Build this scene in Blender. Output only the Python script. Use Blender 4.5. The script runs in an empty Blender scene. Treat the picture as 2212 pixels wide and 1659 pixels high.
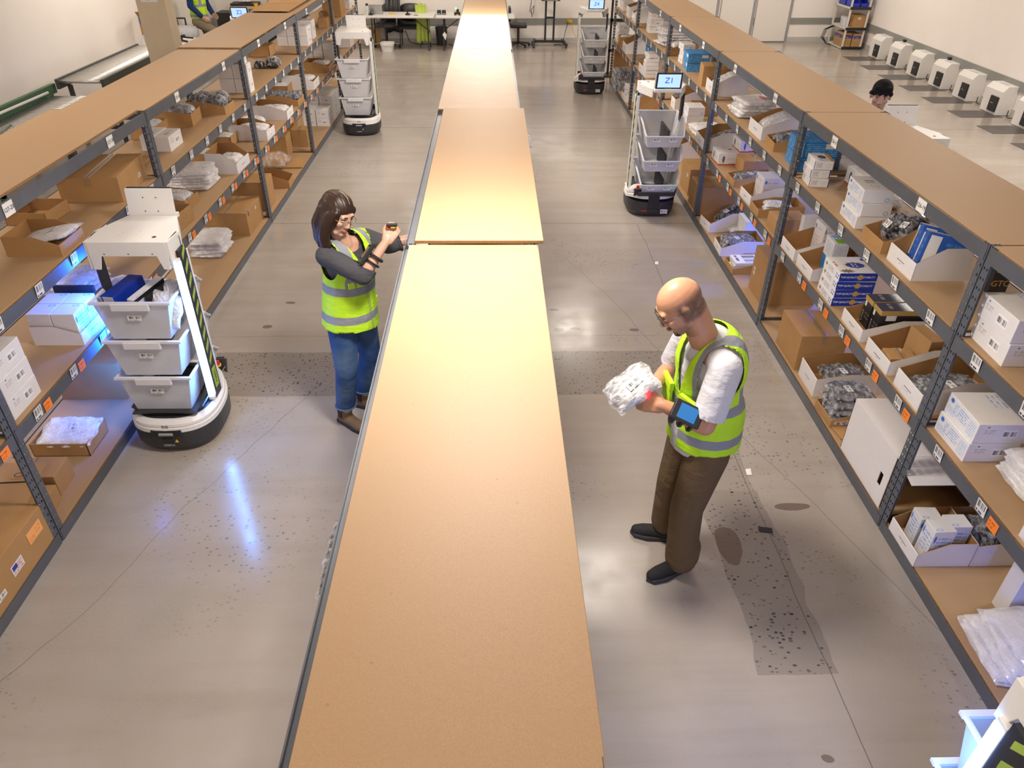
import bpy, bmesh, math, random
import numpy as np
from mathutils import Vector, Matrix, Euler
R = math.radians
COL = bpy.context.scene.collection
random.seed(7)

# ------------------------------------------------------------------ mesh helper
class MB:
    def __init__(s): s.v=[]; s.f=[]; s.m=[]; s.uv=[]
    def face(s, pts, m=0, uv=None):
        b=len(s.v); s.v+= [tuple(p) for p in pts]; s.f.append(tuple(range(b,b+len(pts)))); s.m.append(m)
        s.uv.append(uv or [(0,0),(1,0),(1,1),(0,1)][:len(pts)] if len(pts)<=4 else [(0,0)]*len(pts))
    def add(s, verts, faces, m=0, T=None):
        b=len(s.v)
        s.v += [tuple(T@Vector(p)) if T else tuple(p) for p in verts]
        for f in faces:
            s.f.append(tuple(b+i for i in f)); s.m.append(m); s.uv.append([(0,0),(1,0),(1,1),(0,1)] if len(f)==4 else [(0,0)]*len(f))
    def box(s,x0,x1,y0,y1,z0,z1,m=0,T=None):
        """m: index or (sides, front(-y), top, bottom, xfaces)"""
        if isinstance(m,int): m=(m,m,m,m,m)
        V=[(x0,y0,z0),(x1,y0,z0),(x1,y1,z0),(x0,y1,z0),(x0,y0,z1),(x1,y0,z1),(x1,y1,z1),(x0,y1,z1)]
        b=len(s.v); s.v += [tuple(T@Vector(p)) if T else p for p in V]
        for f,mm in (((0,1,5,4),m[1]),((1,2,6,5),m[4]),((2,3,7,6),m[0]),((3,0,4,7),m[4]),((4,5,6,7),m[2]),((3,2,1,0),m[3])):
            s.f.append(tuple(b+i for i in f)); s.m.append(mm); s.uv.append([(0,0),(1,0),(1,1),(0,1)])
        return s
    def bar(s,p,q,w,h=None,m=0,up=(0,0,1)):
        p=Vector(p);q=Vector(q);h=h or w;d=(q-p);L=d.length;d.normalize()
        u=Vector(up)
        if abs(d.dot(u))>.98:u=Vector((1,0,0))
        x=d.cross(u).normalized();z=x.cross(d)
        T=Matrix((x,d,z)).transposed().to_4x4();T.translation=p
        return s.box(-w/2,w/2,0,L,-h/2,h/2,m,T)
    def tube(s,path,r,n=8,m=0,cap=True,closed=False):
        P=[Vector(p) for p in path];k=len(P)
        rs=r if isinstance(r,(list,tuple)) else [r]*k
        b=len(s.v);ref=None
        for i,p in enumerate(P):
            a=P[i-1] if (i>0 or closed) else p; c=P[(i+1)%k] if (i<k-1 or closed) else p
            d=(c-a).normalized()
            if ref is None:
                ref=Vector((0,0,1)) if abs(d.z)<.9 else Vector((1,0,0))
            x=d.cross(ref); x=x.normalized() if x.length>1e-5 else Vector((1,0,0)); y=x.cross(d).normalized(); ref=y
            for j in range(n):
                t=2*math.pi*j/n; s.v.append(tuple(p+rs[i]*(math.cos(t)*x+math.sin(t)*y)))
        rng=range(k if closed else k-1)
        for i in rng:
            for j in range(n):
                a0=b+i*n+j;a1=b+i*n+(j+1)%n;c0=b+((i+1)%k)*n+j;c1=b+((i+1)%k)*n+(j+1)%n
                s.f.append((a0,a1,c1,c0)); s.m.append(m); s.uv.append([(0,0)]*4)
        if cap and not closed:
            s.f.append(tuple(b+j for j in range(n))[::-1]);s.m.append(m);s.uv.append([(0,0)]*n)
            s.f.append(tuple(b+(k-1)*n+j for j in range(n)));s.m.append(m);s.uv.append([(0,0)]*n)
        return s
    def cyl(s,c,r,z0,z1,n=24,m=0,r1=None):
        return s.tube([(c[0],c[1],z0),(c[0],c[1],z1)],[r,r1 if r1 is not None else r],n,m)
    def loft(s,rings,m=0,cap0=True,cap1=True,closed=True):
        b=len(s.v);n=len(rings[0])
        for rg in rings: s.v+=[tuple(p) for p in rg]
        for i in range(len(rings)-1):
            for j in range(n if closed else n-1):
                a0=b+i*n+j;a1=b+i*n+(j+1)%n
                s.f.append((a0,a1,a1+n,a0+n));s.m.append(m if isinstance(m,int) else m[i]);s.uv.append([(0,0)]*4)
        if cap0: s.f.append(tuple(b+j for j in range(n))[::-1]);s.m.append(m if isinstance(m,int) else m[0]);s.uv.append([(0,0)]*n)
        if cap1: s.f.append(tuple(b+(len(rings)-1)*n+j for j in range(n)));s.m.append(m if isinstance(m,int) else m[-1]);s.uv.append([(0,0)]*n)
        return s
    def prism(s,poly,axis,a,b,m=0):
        """extrude 2-D polygon along axis between a and b"""
        def P(p,t): return {'x':(t,p[0],p[1]),'y':(p[0],t,p[1]),'z':(p[0],p[1],t)}[axis]
        return s.loft([[P(p,a) for p in poly],[P(p,b) for p in poly]],m)
    def build(s,name,mats,parent=None,loc=None,rz=0,bevel=0,seg=2,smooth=False,solid=0):
        me=bpy.data.meshes.new(name); me.from_pydata(s.v,[],s.f)
        if not isinstance(mats,(list,tuple)): mats=[mats]
        for q in mats: me.materials.append(q)
        me.polygons.foreach_set('material_index',s.m)
        uvl=me.uv_layers.new(name='UVMap'); flat=[]
        for u in s.uv:
            for a in u: flat+=[a[0],a[1]]
        if len(flat)==2*len(me.loops): uvl.data.foreach_set('uv',flat)
        bm=bmesh.new();bm.from_mesh(me)
        if not solid: bmesh.ops.recalc_face_normals(bm,faces=bm.faces)
        bm.to_mesh(me);bm.free()
        if smooth: me.polygons.foreach_set('use_smooth',[True]*len(me.polygons))
        me.update()
        o=bpy.data.objects.new(name,me);COL.objects.link(o)
        if parent: o.parent=parent
        if loc is not None: o.location=loc
        if rz: o.rotation_euler.z=rz
        if solid:
            md=o.modifiers.new('s','SOLIDIFY');md.thickness=solid;md.offset=0
        if bevel:
            md=o.modifiers.new('b','BEVEL');md.width=bevel;md.segments=seg;md.limit_method='ANGLE';md.angle_limit=R(40)
        return o
def thing(name,label,cat,loc=(0,0,0),rz=0,group=None):
    o=bpy.data.objects.new(name,None);COL.objects.link(o);o.empty_display_size=.05
    o.location=loc;o.rotation_euler.z=rz;o['label']=label;o['category']=cat
    if group:o['group']=group
    return o
def tag(o,label,cat,group=None):
    o['label']=label;o['category']=cat
    if group:o['group']=group
    return o
def struct(o,label=None,cat=None):
    o['kind']='structure'
    if label:o['label']=label
    if cat:o['category']=cat
    return o
def text(s,size,m,parent,loc,rot,name='lettering',depth=.0006,ax='CENTER',spacing=1.0):
    cu=bpy.data.curves.new(name,'FONT');cu.body=s;cu.size=size;cu.align_x=ax;cu.align_y='CENTER';cu.extrude=depth;cu.space_character=spacing
    cu.resolution_u=2
    t=bpy.data.objects.new(name,cu);COL.objects.link(t)
    me=bpy.data.meshes.new_from_object(t.evaluated_get(bpy.context.evaluated_depsgraph_get()))
    bpy.data.objects.remove(t)
    me.materials.clear();me.materials.append(m)
    o=bpy.data.objects.new(name,me);COL.objects.link(o)
    o.parent=parent;o.location=loc;o.rotation_euler=rot
    return o
def copy_tree(o,parent=None):
    c=o.copy();COL.objects.link(c)
    if parent:c.parent=parent
    for ch in list(o.children): copy_tree(ch,c)
    return c

# ------------------------------------------------------------------ materials
class NT:
    def __init__(s,name):
        s.mat=bpy.data.materials.new(name);s.mat.use_nodes=True;s.t=s.mat.node_tree;s.t.nodes.clear()
        s.out=s.n('ShaderNodeOutputMaterial')
    def n(s,typ,**kw):
        nd=s.t.nodes.new(typ)
        for k,v in kw.items(): setattr(nd,k,v)
        return nd
    def l(s,a,b): s.t.links.new(a,b)
    def put(s,inp,v):
        if isinstance(v,bpy.types.NodeSocket): s.l(v,inp)
        elif isinstance(v,(tuple,list)):
            inp.default_value=tuple(v)+(1,) if len(v)==3 and inp.type=='RGBA' else v
        else: inp.default_value=v
    def m(s,op,a,b=0,c=None,clamp=False):
        nd=s.n('ShaderNodeMath',operation=op,use_clamp=clamp);s.put(nd.inputs[0],a);s.put(nd.inputs[1],b)
        if c is not None:s.put(nd.inputs[2],c)
        return nd.outputs[0]
    def mix(s,f,a,b,bt='MIX'):
        nd=s.n('ShaderNodeMix',data_type='RGBA',blend_type=bt);s.put(nd.inputs[0],f);s.put(nd.inputs[6],a);s.put(nd.inputs[7],b);return nd.outputs[2]
    def noise(s,vec,scale,detail=3,rough=.5,out=0):
        nd=s.n('ShaderNodeTexNoise');s.l(vec,nd.inputs['Vector']);nd.inputs['Scale'].default_value=scale;nd.inputs['Detail'].default_value=detail;nd.inputs['Roughness'].default_value=rough;return nd.outputs[out]
    def vor(s,vec,scale,feat='F1',out='Distance'):
        nd=s.n('ShaderNodeTexVoronoi',feature=feat);s.l(vec,nd.inputs['Vector']);nd.inputs['Scale'].default_value=scale;return nd.outputs[out]
    def mr(s,v,a,b,c=0,d=1):
        nd=s.n('ShaderNodeMapRange');s.put(nd.inputs[0],v);nd.inputs[1].default_value=a;nd.inputs[2].default_value=b;nd.inputs[3].default_value=c;nd.inputs[4].default_value=d;return nd.outputs[0]
    def obj(s): return s.n('ShaderNodeTexCoord').outputs['Object']
    def pos(s): return s.n('ShaderNodeNewGeometry').outputs['Position']
    def uv(s): return s.n('ShaderNodeTexCoord').outputs['UV']
    def xyz(s,v):
        nd=s.n('ShaderNodeSeparateXYZ');s.l(v,nd.inputs[0]);return nd.outputs
    def map(s,v,scale=(1,1,1),loc=(0,0,0)):
        nd=s.n('ShaderNodeMapping');s.l(v,nd.inputs[0]);nd.inputs['Scale'].default_value=scale;nd.inputs['Location'].default_value=loc;return nd.outputs[0]
    def attr(s,name): return s.n('ShaderNodeAttribute',attribute_name=name).outputs['Fac']
    def bsdf(s,col,rough=.6,metal=0,**kw):
        b=s.n('ShaderNodeBsdfPrincipled');s.put(b.inputs['Base Color'],col);s.put(b.inputs['Roughness'],rough);s.put(b.inputs['Metallic'],metal)
        for k,v in kw.items(): s.put(b.inputs[k.replace('_',' ')],v)
        return b
    def bump(s,h,strength=.2,dist=.01):
        nd=s.n('ShaderNodeBump');s.put(nd.inputs['Height'],h);nd.inputs['Strength'].default_value=strength;nd.inputs['Distance'].default_value=dist;return nd.outputs[0]
    def done(s,sh): s.l(sh if isinstance(sh,bpy.types.NodeSocket) else sh.outputs[0],s.out.inputs[0]);return s.mat
    def rect(s,u,v,a,b,c,d):
        k=s.m('MULTIPLY',s.m('GREATER_THAN',u,a),s.m('LESS_THAN',u,c));k=s.m('MULTIPLY',k,s.m('GREATER_THAN',v,b));return s.m('MULTIPLY',k,s.m('LESS_THAN',v,d))
def dk(c,f): return tuple(x*f for x in c[:3])
def M(name,col,rough=.6,metal=0,n=.06,sc=25,bump=0,emit=0,ecol=None,spec=.5,coat=0):
    t=NT(name);o=t.obj()
    c=t.mix(t.noise(o,sc,3),dk(col,1-n*1.6),tuple(min(1,x*(1+n*1.6)) for x in col))
    b=t.bsdf(c,rough,metal,Specular_IOR_Level=spec)
    if coat:b.inputs['Coat Weight'].default_value=coat
    if bump:t.l(t.bump(t.noise(o,sc*4,2),bump,.004),b.inputs['Normal'])
    if emit:
        t.put(b.inputs['Emission Color'],ecol or col);b.inputs['Emission Strength'].default_value=emit
    return t.done(b)
def M_print(name,base,els,rough=.55):
    """els: (u0,v0,u1,v1,color,kind)"""
    t=NT(name);u,v,_=t.xyz(t.uv());c=t.mix(t.noise(t.obj(),20,3),dk(base,.94),tuple(min(1,x*1.05) for x in base))
    for (a,b,e,f,colr,kind) in els:
        k=t.rect(u,v,a,b,e,f)
        if kind=='bars':
            w=t.n('ShaderNodeTexWhiteNoise',noise_dimensions='1D');t.put(w.inputs['W'],t.m('FLOOR',t.m('MULTIPLY',t.m('SUBTRACT',u,a),46/(e-a))));k=t.m('MULTIPLY',k,t.m('GREATER_THAN',w.outputs[0],.45))
        elif kind[0]=='t':
            rows=int(kind[1:] or 3);cols=rows*9
            un=t.m('MULTIPLY',t.m('SUBTRACT',u,a),1/(e-a));vn=t.m('MULTIPLY',t.m('SUBTRACT',v,b),rows/(f-b))
            w=t.n('ShaderNodeTexWhiteNoise',noise_dimensions='2D');cm=t.n('ShaderNodeCombineXYZ');t.l(t.m('FLOOR',t.m('MULTIPLY',un,cols)),cm.inputs[0]);t.l(t.m('FLOOR',vn),cm.inputs[1]);t.l(cm.outputs[0],w.inputs[0])
            k=t.m('MULTIPLY',k,t.m('GREATER_THAN',w.outputs[0],.35));k=t.m('MULTIPLY',k,t.m('LESS_THAN',t.m('FRACT',vn),.5))
        elif kind=='disc':
            du=t.m('DIVIDE',t.m('SUBTRACT',u,(a+e)/2),(e-a)/2);dv=t.m('DIVIDE',t.m('SUBTRACT',v,(b+f)/2),(f-b)/2)
            k=t.m('LESS_THAN',t.m('ADD',t.m('MULTIPLY',du,du),t.m('MULTIPLY',dv,dv)),1)
        elif kind=='star':
            du=t.m('DIVIDE',t.m('SUBTRACT',u,(a+e)/2),(e-a)/2);dv=t.m('DIVIDE',t.m('SUBTRACT',v,(b+f)/2),(f-b)/2)
            r=t.m('SQRT',t.m('ADD',t.m('MULTIPLY',du,du),t.m('MULTIPLY',dv,dv)));an=t.m('ARCTAN2',dv,du)
            k=t.m('LESS_THAN',r,t.m('ADD',.78,t.m('MULTIPLY',t.m('COSINE',t.m('MULTIPLY',an,10)),.2)))
        c=t.mix(k,c,colr)
    return t.done(t.bsdf(c,rough))
def M_clear(name,tint=(.9,.9,.92),alpha=.35,rough=.12,bump=.6,sc=14,white=.3):
    t=NT(name);o=t.obj()
    nz=t.noise(t.map(o,(1,1.6,1)),sc,4,.6)
    b=t.bsdf(tint,rough);t.l(t.bump(nz,bump,.02),b.inputs['Normal'])
    tr=t.n('ShaderNodeBsdfTransparent');tr.inputs[0].default_value=(.97,.97,.98,1)
    mx=t.n('ShaderNodeMixShader');t.put(mx.inputs[0],t.m('ADD',t.m('MULTIPLY',t.mr(nz,.42,.62),white),alpha-white/2,clamp=True));t.l(tr.outputs[0],mx.inputs[1]);t.l(b.outputs[0],mx.inputs[2])
    return t.done(mx)
KR=(.43,.245,.10);WH=(.76,.73,.72)
K=dict(
 kraft=M('kraft_cardboard',KR,.75,n=.07,sc=9,spec=.25), kraftin=M('kraft_inner',(.38,.20,.075),.8,n=.05,sc=9,spec=.2),
 white=M('white_card',WH,.6,n=.02,spec=.3), wall=M('wall_paint',(.87,.825,.785),.85,n=.015,sc=3,spec=.2),
 steel=M('rack_steel',(.125,.135,.155),.42,.35,n=.12,sc=6), black=M('black_plastic',(.018,.018,.022),.45,n=.1),
 dark=M('charcoal_plastic',(.035,.035,.04),.45,n=.1), wplast=M('white_powdercoat',(.80,.79,.77),.4,n=.01),
 grey=M('grey_paint',(.30,.31,.30),.6,n=.04,sc=4), green=M('conveyor_green',(.055,.13,.07),.5,n=.15),
 chrome=M('roller_steel',(.62,.62,.60),.3,.8,n=.04), silver=M('silver_metal',(.5,.5,.5),.35,.8),
 blue=M('blue_plastic',(.02,.04,.45),.4), red=M('red_plastic',(.6,.02,.02),.35), orange=M('orange_label',(.95,.24,.03),.6,n=.02),
 yellow=M('yellow_plastic',(.8,.5,.02),.5), tape=M('brown_tape',(.36,.22,.10),.3,n=.03), blacktape=M('black_strap',(.01,.01,.01),.5),
 ink=M('black_ink',(.02,.02,.03),.6), inkblue=M('blue_ink',(.02,.10,.62),.6), inkwhite=M('white_ink',(.8,.8,.8),.6),
 cream=M('cream_column_paint',(.62,.52,.36),.7,n=.05,sc=6), lime=M('lime_fabric',(.55,.85,.03),.7),
 tabwhite=M('folding_table_plastic',(.70,.68,.66),.5,n=.02), maple=M('maple_laminate',(.62,.45,.25),.4,n=.06,sc=4),
 ygreen=M('lime_sticker',(.38,.55,.05),.5), graycloth=M('grey_fabric',(.09,.09,.10),.9,n=.3,sc=18,bump=.3), whitecloth=M('white_fabric',(.72,.68,.66),.85,n=.06,sc=12,bump=.3),
 jeans=None)
# ------------------------------------------------------------------ camera
def make_camera():
    f,pi,ya,ro=1585.7,R(33.994),R(1.687),R(.657)
    fw=Vector((math.sin(ya)*math.cos(pi),math.cos(ya)*math.cos(pi),-math.sin(pi)))
    rt=Vector((math.cos(ya),-math.sin(ya),0));up=rt.cross(fw)
    r2=rt*math.cos(ro)+up*math.sin(ro);u2=-rt*math.sin(ro)+up*math.cos(ro)
    cd=bpy.data.cameras.new('camera');cd.sensor_width=36;cd.lens=f/2212*36;cd.clip_start=.05;cd.clip_end=100
    c=bpy.data.objects.new('camera',cd);COL.objects.link(c)
    m=Matrix((r2,u2,-fw)).transposed().to_4x4();m.translation=(0,0,3.15);c.matrix_world=m
    bpy.context.scene.camera=c
make_camera()
sc=bpy.context.scene
sc.view_settings.view_transform='Standard'
try: sc.view_settings.look='None'
except Exception: pass
sc.view_settings.gamma=1;sc.view_settings.exposure=0.14;sc.view_settings.use_curve_mapping=False
w=bpy.data.worlds.new('world');sc.world=w;w.use_nodes=True
w.node_tree.nodes['Background'].inputs[0].default_value=(1,.93,.86,1);w.node_tree.nodes['Background'].inputs[1].default_value=.15

# ------------------------------------------------------------------ floor
def floor_mat():
    t=NT('polished_concrete');P=t.pos();x,y,z=t.xyz(P)
    big=t.noise(P,.55,4,.55);mid=t.noise(P,3.2,5,.6);fine=t.noise(P,90,2,.6)
    c=t.mix(t.mr(big,.35,.65),(.315,.282,.248),(.47,.425,.380))
    c=t.mix(t.mr(mid,.35,.7,0,.6),c,(.36,.305,.255))
    streak=t.noise(t.map(P,(.35,3.5,1)),1.3,4,.6)
    c=t.mix(t.mr(streak,.45,.7,0,.5),c,(.30,.25,.205))
    c=t.mix(t.mr(fine,.3,.7,0,.38),c,(.40,.36,.31))
    # refilled trench with exposed aggregate; man's shadow and paler lit stretch painted in
    nz=t.m('MULTIPLY',t.m('SUBTRACT',t.noise(P,2.2,3),.5),.16)
    xx=t.m('ADD',x,nz);yy=t.m('ADD',y,t.m('MULTIPLY',nz,.35))
    tr=t.m('MAXIMUM',t.m('MAXIMUM',t.rect(xx,yy,-2.6,4.52,1.42,5.15),t.m('MULTIPLY',t.rect(xx,yy,1.29,3.3,1.66,4.6),.6)),t.rect(xx,yy,1.29,2.14,1.68,3.45))
    c=t.mix(t.m('MULTIPLY',tr,.62),c,(.215,.19,.17))
    vd=t.n('ShaderNodeTexVoronoi',feature='F1');t.l(t.map(P,(1,1.5,1)),vd.inputs['Vector']);vd.inputs['Scale'].default_value=34
    vr=t.xyz(vd.outputs['Color'])[0]
    stone=t.m('LESS_THAN',vd.outputs['Distance'],t.m('MULTIPLY',vr,.38))
    near=t.mr(t.noise(P,.8,2),.5,.62)   # scattered aggregate elsewhere
    sm=t.m('MULTIPLY',stone,t.m('MAXIMUM',t.m('MULTIPLY',tr,t.m('GREATER_THAN',vr,.35)),t.m('MULTIPLY',t.m('MULTIPLY',near,.55),t.m('GREATER_THAN',vr,.72))))
    c=t.mix(sm,c,t.mix(t.xyz(vd.outputs['Color'])[1],(.045,.043,.05),(.20,.17,.15)))
    # saw-cut joints and hairline cracks
    def line(a,pos,wd,amp=.03,sc=1.2):
        return t.m('LESS_THAN',t.m('ABSOLUTE',t.m('SUBTRACT',t.m('ADD',a,t.m('MULTIPLY',t.m('SUBTRACT',t.noise(P,sc,3),.5),amp)),pos)),wd)
    k=line(y,7.93,.006)
    for pos,wd in ((11.95,.008),(15.9,.01),(5.40,.002)): k=t.m('MAXIMUM',k,line(y,pos,wd,.05,1.5))
    k=t.m('MAXIMUM',k,t.m('MULTIPLY',line(x,1.63,.003,.10,.9),t.m('LESS_THAN',y,7.9)))
    k=t.m('MAXIMUM',k,t.m('MULTIPLY',line(t.m('ADD',x,t.m('MULTIPLY',y,.33)),3.08,.002,.2,.8),t.m('LESS_THAN',y,7)))
    k=t.m('MAXIMUM',k,t.m('MULTIPLY',line(t.m('SUBTRACT',x,t.m('MULTIPLY',y,.4)),-3.2,.002,.3,.8),t.m('LESS_THAN',x,-.6)))
    c=t.mix(t.m('MULTIPLY',k,.6),c,(.08,.065,.055))
    # worn spots and drips
    sp=None
    for (a,b,r1,r2) in ((-1.86,6.01,.05,.025),(-1.93,5.58,.045,.03),(.56,5.5,.05,.03),(.71,5.52,.05,.025),(1.22,5.5,.045,.025),(.53,5.86,.045,.022),(-1.26,1.62,.035,.03),(-1.30,1.46,.04,.032),(-2.22,1.50,.03,.02),(1.0,1.62,.025,.04),(1.60,1.52,.03,.03),(1.36,1.30,.045,.10),(1.84,3.30,.10,.035),(1.36,2.98,.07,.15),(1.46,1.72,.03,.02),(2.0,1.55,.03,.02)):
        dx=t.m('DIVIDE',t.m('SUBTRACT',xx,a),r1);dy=t.m('DIVIDE',t.m('SUBTRACT',yy,b),r2)
        q=t.m('LESS_THAN',t.m('ADD',t.m('MULTIPLY',dx,dx),t.m('MULTIPLY',dy,dy)),1)
        sp=q if sp is None else t.m('MAXIMUM',sp,q)
    c=t.mix(t.m('MULTIPLY',sp,.75),c,(.125,.085,.062))
    b=t.bsdf(c,t.mr(mid,.3,.7,.13,.27),0,Specular_IOR_Level=.55)
    t.l(t.bump(fine,.05,.002),b.inputs['Normal'])
    return t.done(b)
f=MB();f.box(-6.9,9.6,-4,20.6,-.15,0);struct(f.build('floor',floor_mat()),'polished concrete floor with a patched trench','floor')
# walls follow the measured lines of the room (back wall and right wall are a little off square)
def wall(name,p,q,z0,z1,th,m,lab):
    p=Vector((*p,0));q=Vector((*q,0));d=(q-p).normalized();nrm=Vector((-d.y,d.x,0))*th
    b=MB();b.box(0,(q-p).length,min(0,th),max(0,th),z0,z1)
    return struct(b.build(name,m,None,(p.x,p.y,0),math.atan2(d.y,d.x)),lab,'wall')
BY=lambda x:19.64+.062*x        # back wall line
RX=lambda y:9.08+.030*(y-19.5)   # right wall line
wall('wall_back',(-6.7,BY(-6.7)),(9.4,BY(9.4)),0,4.6,.2,K['wall'],'white far wall with a grey band')
wall('wall_right',(RX(20.6),20.6),(RX(-4),-4),0,4.6,.2,K['wall'],'white right wall above the charging docks')
wall('wall_left',(-6.42,-4),(-6.42,20),0,4.6,.2,K['wall'],'plain white left wall by the roller conveyor')
wall('wall_front',(-6.6,-3.9),(9.3,-3.9),0,4.6,-.2,K['wall'],'white wall behind the camera')
c=MB();c.box(-6.9,9.6,-4,20.8,4.6,4.75);struct(c.build('ceiling',K['wall']),'white ceiling','ceiling')
bandm=M('grey_wall_band',(.27,.275,.255),.7,n=.03)
b=MB()
for a,bb in ((-6.1,9.05),): b.prism([(a,BY(a)-.025),(bb,BY(bb)-.025),(bb,BY(bb)+.01),(a,BY(a)+.01)],'z',.42,.555)
struct(b.build('trim_1',bandm),'grey band along the far wall','trim')
b=MB();b.prism([(RX(5)-.03,5),(RX(19.9)-.03,19.9),(RX(19.9)+.01,19.9),(RX(5)+.01,5)],'z',.40,.55)
struct(b.build('trim_2',bandm),'grey band along the right wall','trim')
bbm=M('grey_baseboard',(.52,.50,.47),.6)
b=MB();b.prism([(-6.1,BY(-6.1)-.015),(9.05,BY(9.05)-.015),(9.05,BY(9.05)+.01),(-6.1,BY(-6.1)+.01)],'z',0,.12);struct(b.build('baseboard_back',bbm),'grey base strip of the far wall','baseboard')
b=MB();b.prism([(RX(5)-.018,5),(RX(19.9)-.018,19.9),(RX(19.9)+.01,19.9),(RX(5)+.01,5)],'z',0,.11);struct(b.build('baseboard_right',bbm),'pale base strip of the right wall','baseboard')
# tall white folding door panels in the far wall
dm=M('white_door_panel',(.74,.70,.66),.55,n=.01);dj=M('grey_door_post',(.30,.30,.31),.5)
for i,(a,e) in enumerate(((4.70,5.52),(5.60,6.44),(6.50,7.38)),1):
    b=MB();T=Matrix.Translation((a,BY(a)-.02,0))@Matrix.Rotation(math.atan(.062),4,'Z')
    b.box(.01,e-a-.03,-.035,.02,.03,2.6,0,T)
    o=struct(b.build('door_%d'%i,dm,bevel=.004),'tall white panel door in the far wall','door')
    b=MB();b.box(e-a-.03,e-a+.03,-.05,.02,0,2.65,0,T);b.build('door_post',dj,o)
# ------------------------------------------------------------------ ceiling lights
lm=M('led_panel',(1,.95,.88),.5,emit=1.0,n=0)
def lamp(x,y,z,sx,sy,power,col=(1,.90,.79),lab=''):
    t=thing('ceiling_light',lab,'ceiling light',(x,y,z),0,'ceiling lights over the aisles')
    b=MB();b.box(-sx/2-.03,sx/2+.03,-sy/2-.03,sy/2+.03,.02,.09);b.build('housing',K['wplast'],t)
    b=MB();b.box(-sx/2,sx/2,-sy/2,sy/2,.005,.02);b.build('diffuser',lm,t)
    b=MB();b.tube([(0,0,.09),(0,0,4.6-z)],.008);b.build('hanger',K['silver'],t)
    l=bpy.data.lights.new('panel_light','AREA');l.shape='RECTANGLE';l.size=sx;l.size_y=sy;l.energy=power;l.color=col
    o=bpy.data.objects.new('panel_light',l);COL.objects.link(o);o.location=(x,y,z)
LAB='hanging rectangular LED ceiling panel above the shelving'
lamp(-.05,2.95,3.14,.42,.42,84,(1,.91,.82),lab=LAB);lamp(-.08,9.5,3.14,.8,.8,125,(1,.91,.82),lab=LAB)
for (x,y,s,pw) in ((-5.0,5,1.0,85),(-5.0,13,1.0,105),(6.6,4,1.2,80),(6.6,10.5,1.2,135),(6.3,17,1.2,120),(-1.3,16.5,1.0,105),(-1.3,6.5,.8,34),(1.3,6.5,.8,34),(0,-1.8,1.2,78),(-5,-1,1,50),(1.6,13,.8,40)):
    lamp(x,y,4.3,s,s,pw,lab=LAB)
# long light on the far wall, mirrored by the floor
t=thing('wall_light','long white strip light high on the far wall','wall light',(.1,BY(.1)-.06,2.42))
b=MB();b.box(-2.1,2.1,0,.05,-.05,.05);b.build('housing',K['wplast'],t)
b=MB();b.box(-2.05,2.05,-.02,0,-.04,.04);b.build('diffuser',M('strip_led',(1,.95,.88),.5,emit=7,n=0),t)

# ------------------------------------------------------------------ racks
def board_mat():
    t=NT('particle_board');o=t.pos()
    fl=t.noise(o,330,1,.5);md=t.noise(o,14,4,.6);bg=t.noise(t.map(o,(1,.5,1)),1.1,3)
    c=t.mix(t.mr(fl,.3,.7),(.37,.235,.125),(.44,.29,.162));c=t.mix(t.mr(md,.35,.7,0,.45),c,(.40,.255,.137));c=t.mix(t.mr(bg,.35,.7,0,.5),c,(.37,.235,.120))
    sp=t.m('LESS_THAN',t.vor(o,9),.035);c=t.mix(t.m('MULTIPLY',sp,.35),c,(.22,.12,.05))
    b=t.bsdf(c,.55,0,Specular_IOR_Level=.35);t.l(t.bump(fl,.05,.001),b.inputs['Normal']);return t.done(b)
BM=board_mat();BE=M('board_edge',(.30,.155,.055),.8,n=.25,sc=60)
def post_mat():
    t=NT('perforated_steel_post');o=t.pos();x,y,z=t.xyz(o)
    zz=t.m('FRACT',t.m('DIVIDE',z,.0508))
    a=t.attr('across')
    def drop(c0):
        du=t.m('DIVIDE',t.m('SUBTRACT',a,c0),.0058);dv=t.m('DIVIDE',t.m('SUBTRACT',zz,.5),.19)
        d1=t.m('ADD',t.m('MULTIPLY',du,du),t.m('MULTIPLY',dv,dv))
        return t.m('LESS_THAN',t.m('ADD',d1,t.m('MULTIPLY',t.m('GREATER_THAN',zz,.55),t.m('MULTIPLY',t.m('ABSOLUTE',du),1.2))),1)
    k=t.m('MAXIMUM',drop(.012),drop(.034))
    b=t.bsdf(t.mix(t.noise(o,9,3),(.095,.11,.135),(.14,.155,.18)),.45,.3);tr=t.n('ShaderNodeBsdfTransparent');mx=t.n('ShaderNodeMixShader')
    t.l(k,mx.inputs[0]);t.l(b.outputs[0],mx.inputs[1]);t.l(tr.outputs[0],mx.inputs[2]);return t.done(mx)
PM=post_mat()
def tag_mat(name,base,kind):
    u=[(.08,.42,.72,.92,(.05,.05,.06),'bars'),(.06,.06,.9,.34,(.05,.05,.08),'t1'),(.80,.45,.88,.92,(.05,.05,.08),'solid')]
    return M_print(name,base,u)
TW=tag_mat('shelf_tag_white',(.78,.77,.74),0);TO=M_print('shelf_tag_orange',(.95,.25,.03),[(.08,.2,.6,.5,(.4,.08,.01),'t2'),(.06,.6,.9,.85,(.45,.09,.01),'t1')]);TB=M_print('shelf_tag_blank',(.8,.79,.76),[])
POSTW=.046
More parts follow.
